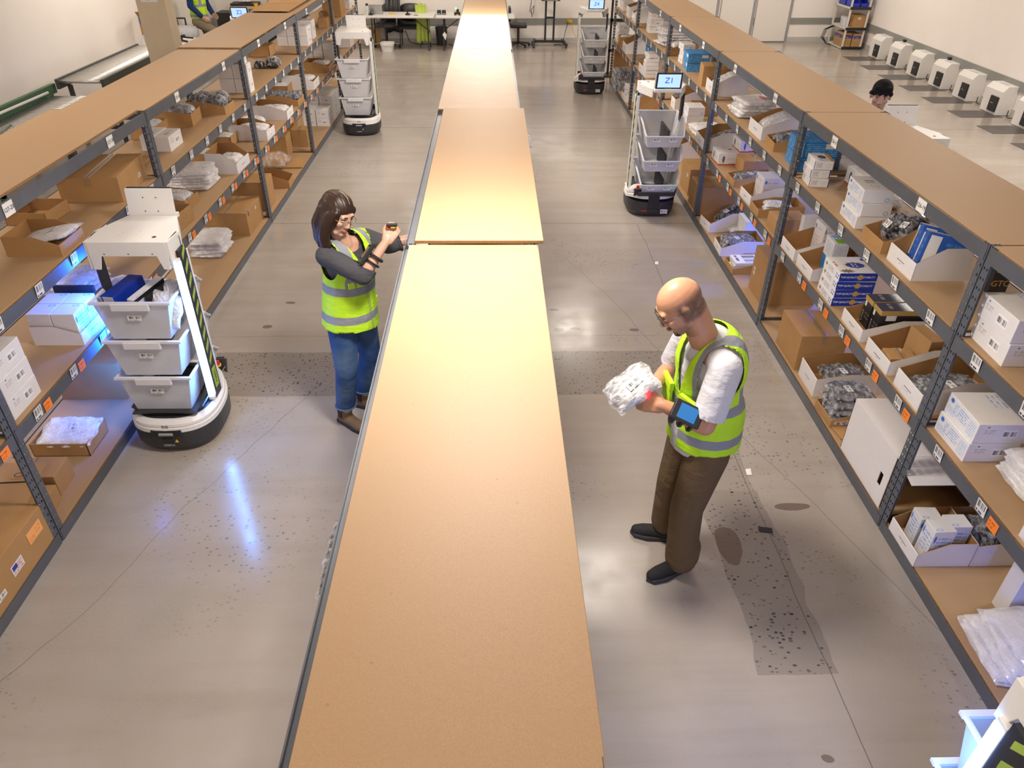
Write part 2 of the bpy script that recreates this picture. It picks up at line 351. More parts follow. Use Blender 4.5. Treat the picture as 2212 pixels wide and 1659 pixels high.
def post(mb_list,x,y,sx,sy,H,parent,name='post'):
    """L-angle upright; corner at x,y; flanges run sx along x and sy along y"""
    me=bpy.data.meshes.new(name);th=.003
    V=[];F=[];A=[]
    def plate(p,q,u,v):
        b=len(V)
        for z in (0,H):
            V.extend([(p[0],p[1],z),(q[0],q[1],z)]);A.extend([0,POSTW])
        F.append((b,b+1,b+3,b+2))
    plate((0,0),(sx*POSTW,0),0,0);plate((0,0),(0,sy*POSTW),0,0)
    me.from_pydata(V,[],F);at=me.attributes.new('across','FLOAT','POINT');at.data.foreach_set('value',A);me.materials.append(PM)
    o=bpy.data.objects.new(name,me);COL.objects.link(o);o.parent=parent;o.location=(x,y,0)
    md=o.modifiers.new('s','SOLIDIFY');md.thickness=.0022;md.offset=0
BAY=2.4384;D=.615
LV=[.073,.785,1.335,1.802]   # beam tops
def rack(side,y0,label,toplift=0,topshift=0,topcolor=None,nums=(),tags=True,group=None,double=False,sparse=0):
    """side R: face at low x; L: face at high x; C: seen from above"""
    fx={'R':2.298,'L':-2.496,'C':-.398}[side];s={'R':1,'L':-1,'C':1}[side]
    t=thing('shelving_unit',label,'shelving unit',(fx,y0,0),0,group)
    y1=BAY-.006;d=.597 if side=='C' else D
    for xx,sx in ((0,s),(s*d,-s)):
        for yy,sy in ((.004,1),(y1,-1)): post(None,xx,yy,sx,sy,1.81,t)
    for k,z in enumerate(LV):
        for xx,sx in ((0,s),(s*d,-s)):
            b=MB();a0,a1=sorted((xx,xx+sx*.0018));b0,b1=sorted((xx,xx-sx*.003))
            # c-shaped beam: face plate plus folded ledge
            b.box(min(xx-sx*.004,xx),max(xx-sx*.004,xx),.012,y1-.008,z-.075,z)
            b.box(min(xx,xx+sx*.030),max(xx,xx+sx*.030),.012,y1-.008,z-.018,z-.014)
            b.build('beam',K['steel'],t)
        b=MB();za=z-.013 if k<3 else z-.011+toplift;zb=za+.016
        ins=.006 if k==3 else .010
        xa,xb=sorted((s*ins,s*(d-ins)))
        if k==3: xa+=topshift;xb+=topshift
        yb=.002 if k==3 else .03
        b.box(xa,xb,yb,y1-yb,za,zb,(1,1,0,0,1));b.build('shelf_board',[topcolor or BM,BE],t,bevel=.0015,seg=1)
    for yy in (.01,y1-.01):
        for z in (.05,.76,1.30,1.77):
            b=MB();b.box(*sorted((s*.01,s*(d-.01))),yy-.002,yy+.002,z-.02,z+.015);b.build('side_brace',K['steel'],t)
    if tags:
        q=.40;tagxs=[]
        for z,fam in ((1.335,0),(.785,1)):
            for i in range(6):
                yy=.22+i*.40+random.uniform(-.015,.015)
                b=MB();xo=-s*.007
                w2,h2=.036,.030
                V=[(xo,-w2,-h2),(xo,w2,-h2),(xo-s*.006,w2,h2+.012),(xo-s*.006,-w2,h2+.012)]
                if s>0: b.face([V[1],V[0],V[3],V[2]])
                else: b.face([V[0],V[1],V[2],V[3]])
                b.build('shelf_tag',TW,t,loc=(0,yy,z-.035),solid=.001)
                if fam and not (i==5 and side=='R'):
                    b=MB();V=[(xo,-w2,-h2),(xo,w2,-h2),(xo,w2,h2),(xo,-w2,h2)]
                    b.face([V[1],V[0],V[3],V[2]] if s>0 else V)
                    b.build('orange_shelf_tag',TO,t,loc=(0,yy-.10*(1 if s>0 else -1),z-.045),solid=.001)
        for yy,txt in nums:
            b=MB();xo=-s*.007;b.box(*sorted((xo,xo-s*.0015)),-.045,.045,-.028,.042)
            o=b.build('bay_sign',TB,t,loc=(0,yy,1.802-.045))
            text(txt,.032,K['ink'],o,(xo-s*.0022,0,.006),(R(90),0,R(-90) if s>0 else R(90)),depth=.0003)
    return t
ORD=['nearest','second','third','fourth','fifth','far-end']
for k in range(6):
    y0=3.1174+(k-1)*BAY
    nm=[(yy,tx) for yy,tx in ((.62,'126-%d'%(21-4*k+2)),(1.82,'126-%d'%(21-4*k)))]
    if k==1:nm=[(.62,'126-19'),(1.82,'126-17')]
    if k==0:nm=[(1.82,'126-21'),(.62,'126-23')]
    if k>1:nm=[(.62,'126-%d'%(15-4*(k-2))),(1.80,'126-%d'%(13-4*(k-2)))]
    rack('R',y0,['grey steel shelving bay at the right edge of the photo, nearest the camera','right-hand grey shelving bay behind the bald man, second from the camera','right-hand grey shelving bay with the blue boxes at its post, third from the camera','right-hand grey shelving bay beside the Z1 robot, fourth from the camera','right-hand grey shelving bay fifth from the camera with garment bags','far-end bay of the right-hand shelving, beside the Z4 robot'][k],nums=nm)
for k in range(6):
    y0=7.9459+(k-3)*BAY
    nm=[(.62,'127-%d'%(20-4*(k-1))),(1.83,'127-%d'%(18-4*(k-1)))]
    rack('L',y0,['left-hand grey shelving bay at the bottom left, nearest the camera','left-hand grey shelving bay behind the blue-lit robot, signed 127-20','left-hand grey shelving bay with the bagged garments, third from the camera','left-hand grey shelving bay fourth from the camera, raised board on top','left-hand grey shelving bay beside the far robot, fifth from the camera','far-end bay of the left-hand shelving'][k],nums=nm,toplift=(.0,.012,0,.016,.006,0)[k],topshift=(0,-.035,0,0,0,0)[k])
cb1=M('pale_board',(.46,.33,.225),.6,n=.10,sc=6);cb2=M('pale_sheet',(.50,.36,.26),.5,n=.08,sc=3)
for k in range(6):
    y0=3.1307+(k-1)*BAY
    rack('C',y0,['long central shelving bay closest to the camera, bright board top','central shelving bay with a thick raised board, between the woman and the far aisle','central shelving bay with the pale worn board, third from the camera','central shelving bay under the brightest glare, fourth from the camera','central shelving bay before the tables, fifth from the camera','far-end bay of the central shelving'][k],toplift=(0,.018,.008,.008,.004,0)[k],topshift=(0.01,.035,-.005,0,0,0)[k],tags=False,topcolor=(None,None,cb1,cb2,None,None)[k])
# ------------------------------------------------------------------ stock on the shelves
FX={'R':2.298,'L':-2.496};ZL=[.076,.788,1.338]
def place(side,y0,w,lev,xin,d,yaw=0):
    s=1 if side=='R' else -1
    return (FX[side]+s*(xin+d/2),y0+w/2,ZL[lev] if isinstance(lev,int) else lev),R((-90 if side=='R' else 90)+yaw)
def rel(fr,x,y,z,rot=0):
    (a,b,c),rz=fr
    return (a+x*math.cos(rz)-y*math.sin(rz),b+x*math.sin(rz)+y*math.cos(rz),c+z),rz+R(rot)
LBL=M_print('barcode_sticker',(.8,.79,.77),[(.1,.35,.9,.8,(.05,.05,.06),'bars'),(.1,.1,.9,.28,(.1,.1,.12),'t1')])
def sticker(parent,x,y,z,w,h,rx=90,rz=0,m=None,name='sticker'):
    b=MB();b.face([(-w/2,-h/2,0),(w/2,-h/2,0),(w/2,h/2,0),(-w/2,h/2,0)])
    o=b.build(name,m or LBL,parent,solid=.0006);o.location=(x,y,z);o.rotation_euler=(R(rx),0,R(rz));return o
def bin_(fr,w,d,h,label,col='white',lip=None,ys=.0,group=None,slot=True):
    """open-front corrugated bin, low lip at local -y"""
    lip=lip or h*.55;t=thing('shelf_bin',label,'bin',fr[0],fr[1],group);o=K['white'] if col=='white' else K['kraft'];i=K['kraftin'];th=.004
    b=MB();x,y=w/2,d/2
    b.box(-x,x,-y,y,0,th,(0,0,1,0,0))
    b.box(-x,x,y-th,y,th,h,(0,1,0,0,0))
    for s in (-1,1):
        pl=[(-y+th,th),(y-th,th),(y-th,h),(ys*d,h),(-y+th,lip)]
        a,c=(s*x,s*(x-th))
        n=len(pl);bb=len(b.v)
        b.v+= [(a,p[0],p[1]) for p in pl]+[(c,p[0],p[1]) for p in pl]
        b.f+= [tuple(bb+k for k in range(n)),tuple(bb+n+k for k in range(n))];b.m+=[0,1];b.uv+=[[(0,0)]*n]*2
        for k in range(n):
            b.f.append((bb+k,bb+(k+1)%n,bb+n+(k+1)%n,bb+n+k));b.m.append(1);b.uv.append([(0,0)]*4)
    b.build('body',[o,i],t)
    b=MB();b.box(-x,x,-y,-y+.007,th,lip,(1,0,0,0,0));f=b.build('front_lip',[o,i],t,bevel=.002,seg=2)
    if slot:
        b=MB();b.box(-w*.14,w*.14,-y-.0008,-y,lip*.5,lip*.5+.003);b.box(-w*.02,w*.02,-y-.0008,-y,lip*.36,lip*.36+.002);b.build('printed_mark',K['ink'],f)
    return t
def box_(fr,w,d,h,label,m='kraft',name='carton',cat='box',tape=True,group=None,mats=None,flaps=False,stick=None):
    mm=mats or [K[m]];b=MB();b.box(-w/2,w/2,-d/2,d/2,0,h,(0,min(1,len(mm)-1),min(2,len(mm)-1),0,min(3,len(mm)-1)))
    kids=(tape and m=='kraft' and not mats) or stick
    if not kids:
        o=b.build(name,mm,None,fr[0],fr[1],bevel=.0025);return tag(o,label,cat,group)
    t=thing(name,label,cat,fr[0],fr[1],group);b.build('body',mm,t,bevel=.0025)
    if tape and m=='kraft':
        b=MB();b.box(-w/2-.0006,w/2+.0006,-.024,.024,h-.0002,h+.0007);b.box(-w/2-.0007,-w/2,-.024,.024,h-.06,h);b.box(w/2,w/2+.0007,-.024,.024,h-.06,h)
        b.box(-w/2+.002,w/2-.002,-.0015,.0015,h+.0007,h+.0011,1)
        b.build('packing_tape',[K['tape'],K['ink']],t)
    if stick: sticker(t,stick[0],-d/2-.001,stick[1],stick[2],stick[3])
    return t
def tray_(fr,w,d,h,label,col='kraft',group=None,flaps=False):
    """open carton with four walls, optional turned-out flaps"""
    t=thing('open_carton',label,'box',fr[0],fr[1],group);m=[K[col],K['kraftin']];th=.004;x,y=w/2,d/2
    b=MB();b.box(-x,x,-y,y,0,th,(0,0,1,0,0));b.box(-x,x,-y,-y+th,0,h,0);b.box(-x,x,y-th,y,0,h,(0,1,0,0,0))
    for s in (-1,1): b.box(*sorted((s*x,s*(x-th))),-y,y,0,h,0)
    b.build('body',m,t)
    if flaps:
        for s in (-1,1):
            b=MB();b.box(-x,x,0,d*.32,0,.003);f=b.build('flap',m[0],t);f.location=(0,s*y,h);f.rotation_euler=(R(35 if s>0 else 145),0,0)
    return t
def flat_(fr,w,d,n,label,group=None):
    t=thing('flattened_carton',label,'cardboard',fr[0],fr[1],group)
    for i in range(n):
        b=MB();b.box(-w/2,w/2,-d/2,d/2,i*.008,i*.008+.006);b.build('sheet',K['kraft'],t,rz=R(random.uniform(-4,4)))
    return t
def pillow(w,d,h,seed,n=22,p=3.0,wr=.12):
    rnd=random.Random(seed);ph=[(rnd.uniform(2,7)/w,rnd.uniform(2,7)/d,rnd.uniform(0,6)) for _ in range(6)];V=[];F=[]
    for sgn in (1,-1):
        for i in range(n+1):
            for j in range(n+1):
                u=-1+2*i/n;v=-1+2*j/n
                # map the square to a rounded square
                x=u*w/2*(1-.06*v*v);y=v*d/2*(1-.06*u*u)
                e=max(0,1-abs(u)**p)*max(0,1-abs(v)**p);z=h/2*(e**.45)
                wv=sum(math.sin(a*x*6+b*y*6+c) for a,b,c in ph)/6
                z*=1+wr*2*wv
                if sgn<0:z=-z*.55
                V.append((x+wr*.04*math.sin(y*60+seed)*(1-e),y+wr*.04*math.sin(x*55+seed*2)*(1-e),z))
    m=(n+1)**2
    for k in (0,1):
        for i in range(n):
            for j in range(n):
                a=k*m+i*(n+1)+j;q=(a,a+n+1,a+n+2,a+1);F.append(q if k==0 else q[::-1])
    return V,F
FILM=M_clear('clear_poly_film',alpha=.40,white=.35);FILMW=M_clear('clear_film_white',(.93,.92,.92),.52,.15,.7,16,.4);FILMF=M_clear('clear_film_flat',(.93,.92,.92),.50,.14,.22,9,.35);FILMD=M_clear('film_over_dark',(.75,.75,.78),.22,.10,.9,22,.45)
def bag_(fr,w,d,h,label,cloth='whitecloth',film=None,seed=0,tilt=(0,0),group=None,tagm=True,name='bagged_garment',cat='bag',flat=False):
    """folded goods inside a clear poly bag"""
    t=thing(name,label,cat,(fr[0][0],fr[0][1],fr[0][2]+h*.28),fr[1],group);t.rotation_euler=(R(tilt[0]),R(tilt[1]),fr[1])
    V,F=pillow(w*.90,d*.88,h*.86,seed+5,18,9 if flat else 5,.02 if flat else .05)
    b=MB();b.add(V,F);b.build('garment',K[cloth],t,smooth=True)
    V,F=pillow(w,d,h,seed,26,8 if flat else 3.2,.05 if flat else .14)
    b=MB();b.add(V,F);b.build('film',FILMF if flat and cloth=='whitecloth' else film or (FILMW if cloth=='whitecloth' else FILMD),t,smooth=True)
    if tagm: sticker(t,w*.1,-d*.08,h*.52,min(.075,w*.4),min(.045,d*.3),0,8,name='paper_tag')
    return t
# printed product boxes
BLU=(.03,.16,.62)
PB_FRONT=M_print('glove_box_front',(.76,.75,.75),[(.06,.62,.20,.90,BLU,'star'),(.24,.30,.70,.86,(.30,.42,.72),'t5'),(.06,.12,.32,.5,(.35,.48,.75),'t6'),(.74,.15,.95,.85,(.35,.50,.78),'t6')])
PB_TOP=M_print('glove_box_top',(.76,.74,.72),[(.30,.30,.52,.62,(.25,.22,.20),'bars'),(.62,.35,.8,.65,(.45,.4,.36),'t3')])
PB_END=M_print('glove_box_end',(.74,.73,.74),[(.74,.10,.92,.42,(.25,.40,.72),'disc'),(.77,.16,.89,.36,(.7,.72,.76),'disc')])
SHIP=M_print('ship_box_side',(.76,.74,.73),[(.50,.30,.78,.72,(.85,.84,.82),'solid'),(.52,.38,.76,.62,(.08,.08,.09),'bars'),(.15,.5,.36,.75,(.45,.38,.36),'t3'),(.18,.82,.22,.88,(.1,.1,.2),'solid')])
SHIPT=M_print('ship_box_top',(.78,.75,.72),[(.1,.6,.5,.9,(.35,.48,.7),'t3')])
MICF=M_print('mic_box_front',(.78,.76,.74),[(0,0,1,.10,(.62,.07,.04),'solid'),(.62,.10,1,.2,(.62,.07,.04),'t1'),(.22,.26,.36,.80,(.13,.13,.22),'disc'),(.26,.18,.32,.5,(.1,.1,.14),'solid'),(.5,.45,.85,.7,(.62,.55,.5),'t2')])
MICT=M_print('mic_box_top',(.74,.70,.67),[(.05,.15,.4,.6,(.4,.38,.36),'t4'),(.35,.70,.5,.9,(.12,.12,.15),'disc')])
ORF=M_print('router_box_front',(.76,.75,.74),[(.1,.25,.4,.8,(.3,.3,.32),'t5'),(.55,.2,.9,.75,(.6,.6,.6),'t6'),(.94,0,1,1,(.05,.06,.15),'solid')])
ORT=M_print('router_box_top',(.77,.75,.73),[(.0,.80,1,1,(.62,.33,.03),'solid'),(.28,.30,.68,.72,(.10,.10,.16),'disc'),(.74,.25,.95,.45,(.18,.18,.22),'t2')])
CARM=M_print('blue_mailer',(.02,.19,.50),[(.03,.05,.97,.95,(.16,.42,.72),'t7'),(.62,.55,.92,.88,(.75,.74,.70),'solid')]);CARM2=M_print('blue_mailer_top',(.02,.22,.55),[(.03,.05,.97,.95,(.14,.38,.68),'t7')])
TQS=M_print('quality_box_side',(.76,.75,.76),[(.08,.30,.22,.8,(.25,.2,.12),'star'),(.3,.25,.62,.8,(.3,.3,.35),'t4'),(.78,.2,.96,.85,(.02,.07,.5),'t2')]);TQB=M('deep_blue_card',(.008,.035,.33),.35,n=.05)
TQT=M_print('quality_box_top',(.77,.75,.74),[(.30,.25,.74,.90,(.62,.45,.05),'star'),(.36,.33,.68,.82,(.02,.05,.30),'disc'),(.42,.48,.62,.68,(.7,.6,.3),'t2'),(.75,.02,.98,.45,(.22,.16,.05),'star'),(.3,.06,.66,.16,(.45,.15,.08),'t1'),(.12,.85,.24,1,(.02,.06,.4),'solid')])
TOYF=M_print('toy_box_front',(.02,.10,.45),[(.08,.08,.35,.92,(.78,.77,.76),'solid'),(.5,.1,.95,.9,(.05,.22,.6),'t4')]);TOYT=M_print('toy_box_top',(.78,.76,.73),[(.08,.5,.22,.9,(.03,.15,.5),'t2'),(.26,.5,.32,.9,(.05,.2,.55),'solid'),(.38,.2,.58,.8,(.08,.08,.1),'t2'),(.66,.15,.95,.8,(.25,.20,.04),'star')])
GOLD=M('gold_card',(.55,.36,.10),.4,.3);BLKP=M_print('black_box_side',(.02,.02,.022),[(.12,.70,.32,.9,(.7,.7,.68),'solid'),(.1,.1,.22,.55,(.4,.4,.4),'t5'),(.4,.3,.9,.6,(.12,.11,.10),'t2')],.35);BLKT=M_print('black_box_top',(.05,.05,.085),[(.1,.2,.9,.35,(.25,.24,.24),'t1'),(.1,.5,.9,.6,(.2,.2,.22),'t1')],.25)
BWB=M_print('blue_white_box',(.72,.73,.76),[(0,0,.45,.45,(.03,.22,.55),'solid'),(.5,.1,.95,.4,(.1,.3,.62),'t2'),(.2,.55,.95,.92,(.42,.46,.58),'t7')]);BWBT=M_print('blue_green_top',(.70,.72,.76),[(.5,.2,1,.9,(.20,.42,.03),'solid'),(0,0,.5,1,(.2,.36,.66),'star')])
DOCB=M_print('printed_white_box',(.76,.72,.71),[(.06,.75,.16,.9,(.05,.15,.5),'disc'),(.2,.78,.8,.86,(.5,.5,.6),'t1'),(.08,.2,.6,.6,(.6,.5,.47),'t4')])
SM=[SHIP,SHIP,SHIPT,SHIP]
def stack(fr,n,w,d,h,mats,labels,name='carton',jit=.004,group=None,m='white',stick=None):
    out=[]
    for i in range(n):
        f2=rel(fr,random.uniform(-jit,jit),random.uniform(-jit,jit),i*(h+.0015),random.uniform(-2,2)*(jit>.001))
        out.append(box_(f2,w,d,h,labels[i] if isinstance(labels,list) else labels,m,name,mats=mats,group=group if not isinstance(labels,list) else None,tape=False,stick=stick))
    return out
P=place
# ============ RIGHT, upper shelf, from the near end
f=P('R',2.80,.29,2,.05,.23);stack(f,2,.285,.23,.118,SM,['lower white shipping box of the pair on the upper right shelf at the photo edge','upper white shipping box of the pair on the upper right shelf at the photo edge'],'shipping_box',.012)
bag_(P('R',2.78,.3,2,.34,.22),.30,.24,.16,'clear bag of dark straps behind the white shipping boxes, upper right shelf','graycloth',FILMD,3)
box_(P('R',3.06-.10,.10,2,.30,.20),.09,.2,.2,'narrow kraft carton standing behind the two white shipping boxes, upper right shelf',tape=False)
f=P('R',2.30,.30,2,.05,.26);
def topq(fr,n,labels,w=.268,d=.26,h=.061):
    for i in range(n):
        f2=rel(fr,random.uniform(-.004,.004),random.uniform(-.004,.004),i*(h+.001),random.uniform(-1.5,1.5))
        t=thing('printed_box',labels[i],'box',f2[0],f2[1]);b=MB();b.box(-w/2,w/2,-d/2,d/2,0,h,(0,0,1,0,2));o=b.build('body',[TQS,TQT,TQB],t,bevel=.002)
        for s in (1,-1):
            x=s*(w/2+.0005)
            a=text('TOP-QUALITY',.0185,K['inkwhite'],o,(x,-.062*s,h*.5),(R(90),0,R(90*s)));a2=text('STABILITY',.0185,K['inkwhite'],o,(x,.072*s,h*.5),(R(90),0,R(90*s)))
            for q in (a,a2): q['label']='white printed words on the blue end of the box'
            b=MB();b.prism([(math.cos(k*math.pi/8)*(.024 if k%2 else .016)+.012*s,math.sin(k*math.pi/8)*(.024 if k%2 else .016)+h/2) for k in range(16)],'x',min(x,x+s*.001),max(x,x+s*.001));b.build('gold_star_badge',GOLD,o)
topq(f,2,['lower blue printed box at the right photo edge, upper shelf','upper blue printed box at the right photo edge, upper shelf'])
f=P('R',3.70,.31,2,.05,.31);bin_(f,.305,.31,.195,'large white open bin holding two blue toy boxes, upper right shelf',lip=.105,ys=-.02)
for i,(lx,ly,tl) in enumerate(((.02,-.02,0),(-.075,.0,0))):
    b=MB();b.box(-.11,.11,-.055,.055,0,.20,(0,0,1,0,0));o=b.build('toy_box',[TOYF,TOYT],None,bevel=.002)
    l,rz=rel(f,.045-i*.10,.02+i*.02,.025,70);o.location=l;o.rotation_euler=(R(-14),R(8),rz);tag(o,['blue and white toy box tilted at the front of the large white bin','second blue and white toy box behind the first in the large white bin'][i],'box')
b=MB();b.box(-.07,.07,-.05,.05,0,.19);t=thing('black_carton','black gold-edged carton with pale letters beside the large white bin',"box",*[P('R',3.555,.12,2,.40,.10)[0]],P('R',3.55,.12,2,.40,.10)[1]);b.build('body',K['black'],t,bevel=.002);text('GTC',.05,GOLD,t,(.0708,0,.14),(R(90),0,R(90)));text('GTC',.05,GOLD,t,(.0708,0,.06),(R(90),0,R(90)))
f=P('R',4.07,.28,2,.04,.42);bin_(f,.275,.42,.125,'kraft open bin of black bagged gear beside the large white bin',col='kraft',lip=.075,ys=-.1,slot=False)
bag_(rel(f,-.05,-.03,.03),.13,.2,.20,'black item in crinkled clear bag, front of the kraft bin on the upper right shelf','black',FILMD,11,(55,10));bag_(rel(f,.05,.03,.03),.15,.2,.22,'bulky black item in clear bag at the back of the kraft bin, upper right shelf','black',FILMD,12,(50,-8))
bag_(rel(f,.02,.14,.03),.2,.16,.12,'flat black bagged item deep inside the kraft bin, upper right shelf','black',FILMD,13,(20,0),tagm=False)
f=P('R',4.46,.285,2,.06,.19,-3.5);stack(f,3,.282,.19,.085,[PB_FRONT,PB_FRONT,PB_TOP,PB_END],['bottom white blue-printed box of the three on the upper right shelf','middle white blue-printed box of the three on the upper right shelf','topmost white blue-printed box of the three on the upper right shelf'],'printed_box',.006)
bag_(P('R',4.78,.3,2,.30,.22),.30,.26,.11,'crumpled clear bag behind the three blue-printed boxes','whitecloth',FILM,21,tagm=False)
bag_(P('R',5.04,.2,2,.40,.18),.22,.2,.10,'small translucent bag behind the orange-striped boxes','whitecloth',FILM,22,tagm=False)
f=P('R',5.275,.20,2,.05,.14,-6);stack(f,3,.20,.14,.064,[ORF,ORF,ORT,ORF],['bottom router box with orange stripe, upper right shelf','middle router box with orange stripe, upper right shelf','topmost router box with orange stripe and device picture'],'printed_box',.008)
f=P('R',5.16,.24,2,.36,.16,4);stack(f,1,.24,.16,.125,[MICF,MICF,MICT,MICF],['white microphone box with red edge behind the orange-striped boxes'],'printed_box',.0)
f=P('R',5.66,.36,2,.42,.14);stack(f,2,.34,.13,.09,[K['white']],['lower small pinkish-white carton behind the blue mailers','upper small pinkish-white carton behind the blue mailers'],'carton',.004)
f=P('R',5.62,.33,2,.07,.27,-1);stack(f,2,.32,.27,.115,[CARM,CARM,CARM2,CARM],['lower blue patterned mailer box at the third post, upper right shelf','upper blue patterned mailer box at the third post, upper right shelf'],'mailer_box',.012)
f=P('R',6.14,.27,2,.06,.40,-3);bin_(f,.262,.40,.115,'kraft open bin with a grey bagged shirt, upper right shelf',col='kraft',lip=.07,slot=False);bag_(rel(f,0,-.02,.04),.22,.30,.10,'grey shirt in a clear bag inside the kraft bin, upper right shelf','graycloth',FILMD,31)
f=P('R',6.48,.385,2,.05,.48);bin_(f,.375,.48,.19,'wide white open bin stuffed with white bubble bags, upper right shelf',lip=.11);
for i in range(2): bag_(rel(f,-.06+.12*i,.02+.06*i,.07),.20,.42,.14,['white bubble bag at the near side of the wide white bin','white bubble bag at the far side of the wide white bin'][i],'whitecloth',FILMW,33+i,(18,0),tagm=False)
f=P('R',6.95,.5,2,.40,.10);box_(f,.48,.10,.23,'tall white carton standing behind the bagged white shirts','white',tape=False)
f=P('R',7.20,.42,2,.05,.42,4)
for i in range(5): bag_(rel(f,random.uniform(-.02,.02),random.uniform(-.02,.02),i*.028,random.uniform(-9,9)),.40,.40,.05,['lowest','second','third','fourth','topmost red-printed'][i]+' white bagged shirt in the pile beside the fourth post','whitecloth',FILMW,41+i,tagm=i==4,flat=True)
sticker(bpy.data.objects[[o.name for o in bpy.data.objects if o.name.startswith('bagged_garment')][-1]],.0,.05,.034,.12,.05,0,0,K['red'],'red_print')
f=P('R',8.12,.40,2,.05,.36,-2);bin_(f,.39,.36,.21,'white open bin with white tube-shaped bags by the fourth post, upper shelf',lip=.12)
for i in range(3): bag_(rel(f,-.11+.11*i,.0,.06),.12,.34,.13,['nearest','middle','farthest'][i]+' white tube-shaped bag in the white bin by the fourth post','whitecloth',FILMW,51+i,(25,0),tagm=False)
f=P('R',8.62,.26,2,.05,.26,-5);box_(f,.25,.26,.21,'kraft carton with cut lid beside the white tube bags',)
f=P('R',9.40,.34,2,.06,.26,-4);stack(f,2,.32,.26,.10,[CARM,CARM,CARM2,CARM],['lower blue patterned mailer box beside the kraft carton, fourth bay','upper blue patterned mailer box beside the kraft carton, fourth bay'],'mailer_box',.02)
f=P('R',9.86,.25,2,.08,.16);stack(f,3,.24,.15,.075,SM,['bottom white box of the three behind the blue mailers, fourth bay','middle white box of the three behind the blue mailers, fourth bay','top white box of the three behind the blue mailers, fourth bay'],'shipping_box',.01)
f=P('R',9.30,.42,2,.40,.16);box_(f,.40,.16,.24,'white carton with a grey tablet-shaped print behind the blue mailers','white',tape=False,stick=(0,.12,.16,.17))
f=P('R',10.50,.30,2,.06,.38,-2);bin_(f,.30,.38,.12,'kraft open bin with a crinkled clear bag, fifth bay upper shelf',col='kraft',lip=.08,slot=False);bag_(rel(f,0,0,.05),.26,.3,.12,'crinkled clear bag in the kraft bin of the fifth bay','whitecloth',FILM,61,tagm=False)
f=P('R',10.95,.75,2,.05,.5,4)
for i in range(7): bag_(rel(f,random.uniform(-.05,.05),random.uniform(-.04,.04),i*.03,random.uniform(-12,12)),.66-.02*i,.44,.06,'white garment in clear plastic in the big pile, fifth bay upper shelf','whitecloth',FILMW,71+i,tagm=False,group='white garment bags piled on the upper shelf')
f=P('R',12.25,.3,2,.10,.2);stack(f,3,.26,.2,.09,SM,'white carton in the double column before the fifth post, upper shelf','shipping_box',.01,group='white cartons in two columns on the far upper shelf')
f=P('R',12.55,.26,2,.28,.2);stack(f,3,.24,.2,.09,SM,'white carton in the double column before the fifth post, upper shelf','shipping_box',.01,group='white cartons in two columns on the far upper shelf')
f=P('R',13.30,.34,2,.05,.4);bin_(f,.33,.4,.22,'white open bin with a curled white bag beyond the fifth post, upper shelf',lip=.13);bag_(rel(f,0,-.08,.1),.2,.35,.12,'curled white bag leaning out of the far white bin','whitecloth',FILMW,81,(40,0),tagm=False)
f=P('R',13.85,.4,2,.04,.4);bin_(f,.30,.4,.22,'narrow white bin holding a red thing at the far end, upper shelf',lip=.16);bag_(rel(f,0,0,.03),.1,.1,.3,'red rolled item inside the narrow far white bin','red',FILM,82,tagm=False)
f=P('R',14.7,.5,2,.05,.25);stack(f,1,.40,.22,.14,SM,['pale carton at the far end of the upper right shelf'],'shipping_box',.0)
# ============ RIGHT, middle shelf
f=P('R',2.775,.295,1,.04,.28);stack(f,2,.28,.26,.115,[PB_FRONT,PB_FRONT,SHIPT,SHIP],['lower white printed box of the pair on the middle right shelf, near bay','upper white printed box of the pair on the middle right shelf, near bay'],'printed_box',.014)
f=P('R',2.44,.30,1,.16,.36)
for i in range(4): bag_(rel(f,random.uniform(-.01,.01),random.uniform(-.01,.01),i*.034,random.uniform(-7,7)),.29,.34,.065,['lowest','second','third','topmost red-labelled'][i]+' white bagged garment at the right photo edge, middle shelf','whitecloth',FILMW,91+i,tagm=False,flat=True)
sticker([o for o in bpy.data.objects if o.name.startswith('bagged_garment')][-1] if 0 else bpy.data.objects[sorted([o.name for o in bpy.data.objects if o.name.startswith('bagged_garment')])[-1]],0,-.05,.042,.17,.11,0,0,K['red'],'red_label')
f=P('R',2.96,.18,1,.34,.24);tray_(f,.16,.24,.16,'kraft open carton behind the two white printed boxes, middle right shelf')
f=P('R',1.98,.30,1,.03,.4);bin_(f,.30,.4,.17,'white open bin at the lower right photo edge, middle shelf',lip=.10)
f=P('R',3.20,.29,1,.02,.46);bin_(f,.287,.46,.19,'white open bin with dark folded shirts behind the second post, middle shelf',lip=.11)
bag_(rel(f,0,-.04,.01),.26,.38,.10,'dark folded shirts in a clear bag in the white bin behind the post','graycloth',FILMD,101);bag_(rel(f,.02,.0,.07),.24,.34,.06,'upper dark folded shirt in the white bin behind the post','graycloth',FILMD,102)
f=P('R',3.57,.30,1,.015,.48);bin_(f,.298,.48,.17,'white open bin with two kraft cartons inside, middle right shelf',lip=.09)
b1=rel(f,.0,.08,.006,8);box_(b1,.20,.22,.20,'taller kraft carton standing in the white bin, middle right shelf');box_(rel(f,.06,-.14,.006,-4),.13,.16,.09,'small kraft carton at the front of the white bin, middle right shelf')
f=P('R',3.95,.31,1,.02,.48,-1);bin_(f,.305,.48,.15,'white open bin with two black gold-lidded boxes, middle right shelf',lip=.085)
for i in range(2):
    l=rel(f,-.055+.125*i,.02,.008,0);t=thing('black_gift_box',['nearer black box with gold edge in the white bin','farther black box with gold edge in the white bin'][i],'box',l[0],l[1]);b=MB();b.box(-.055,.055,-.16,.16,0,.185);b.build('body',[BLKP],t,bevel=.002);b=MB();b.box(-.056,.056,-.161,.161,.165,.2,(0,0,1,0,0));b.build('lid',[GOLD,BLKT],t,bevel=.002)
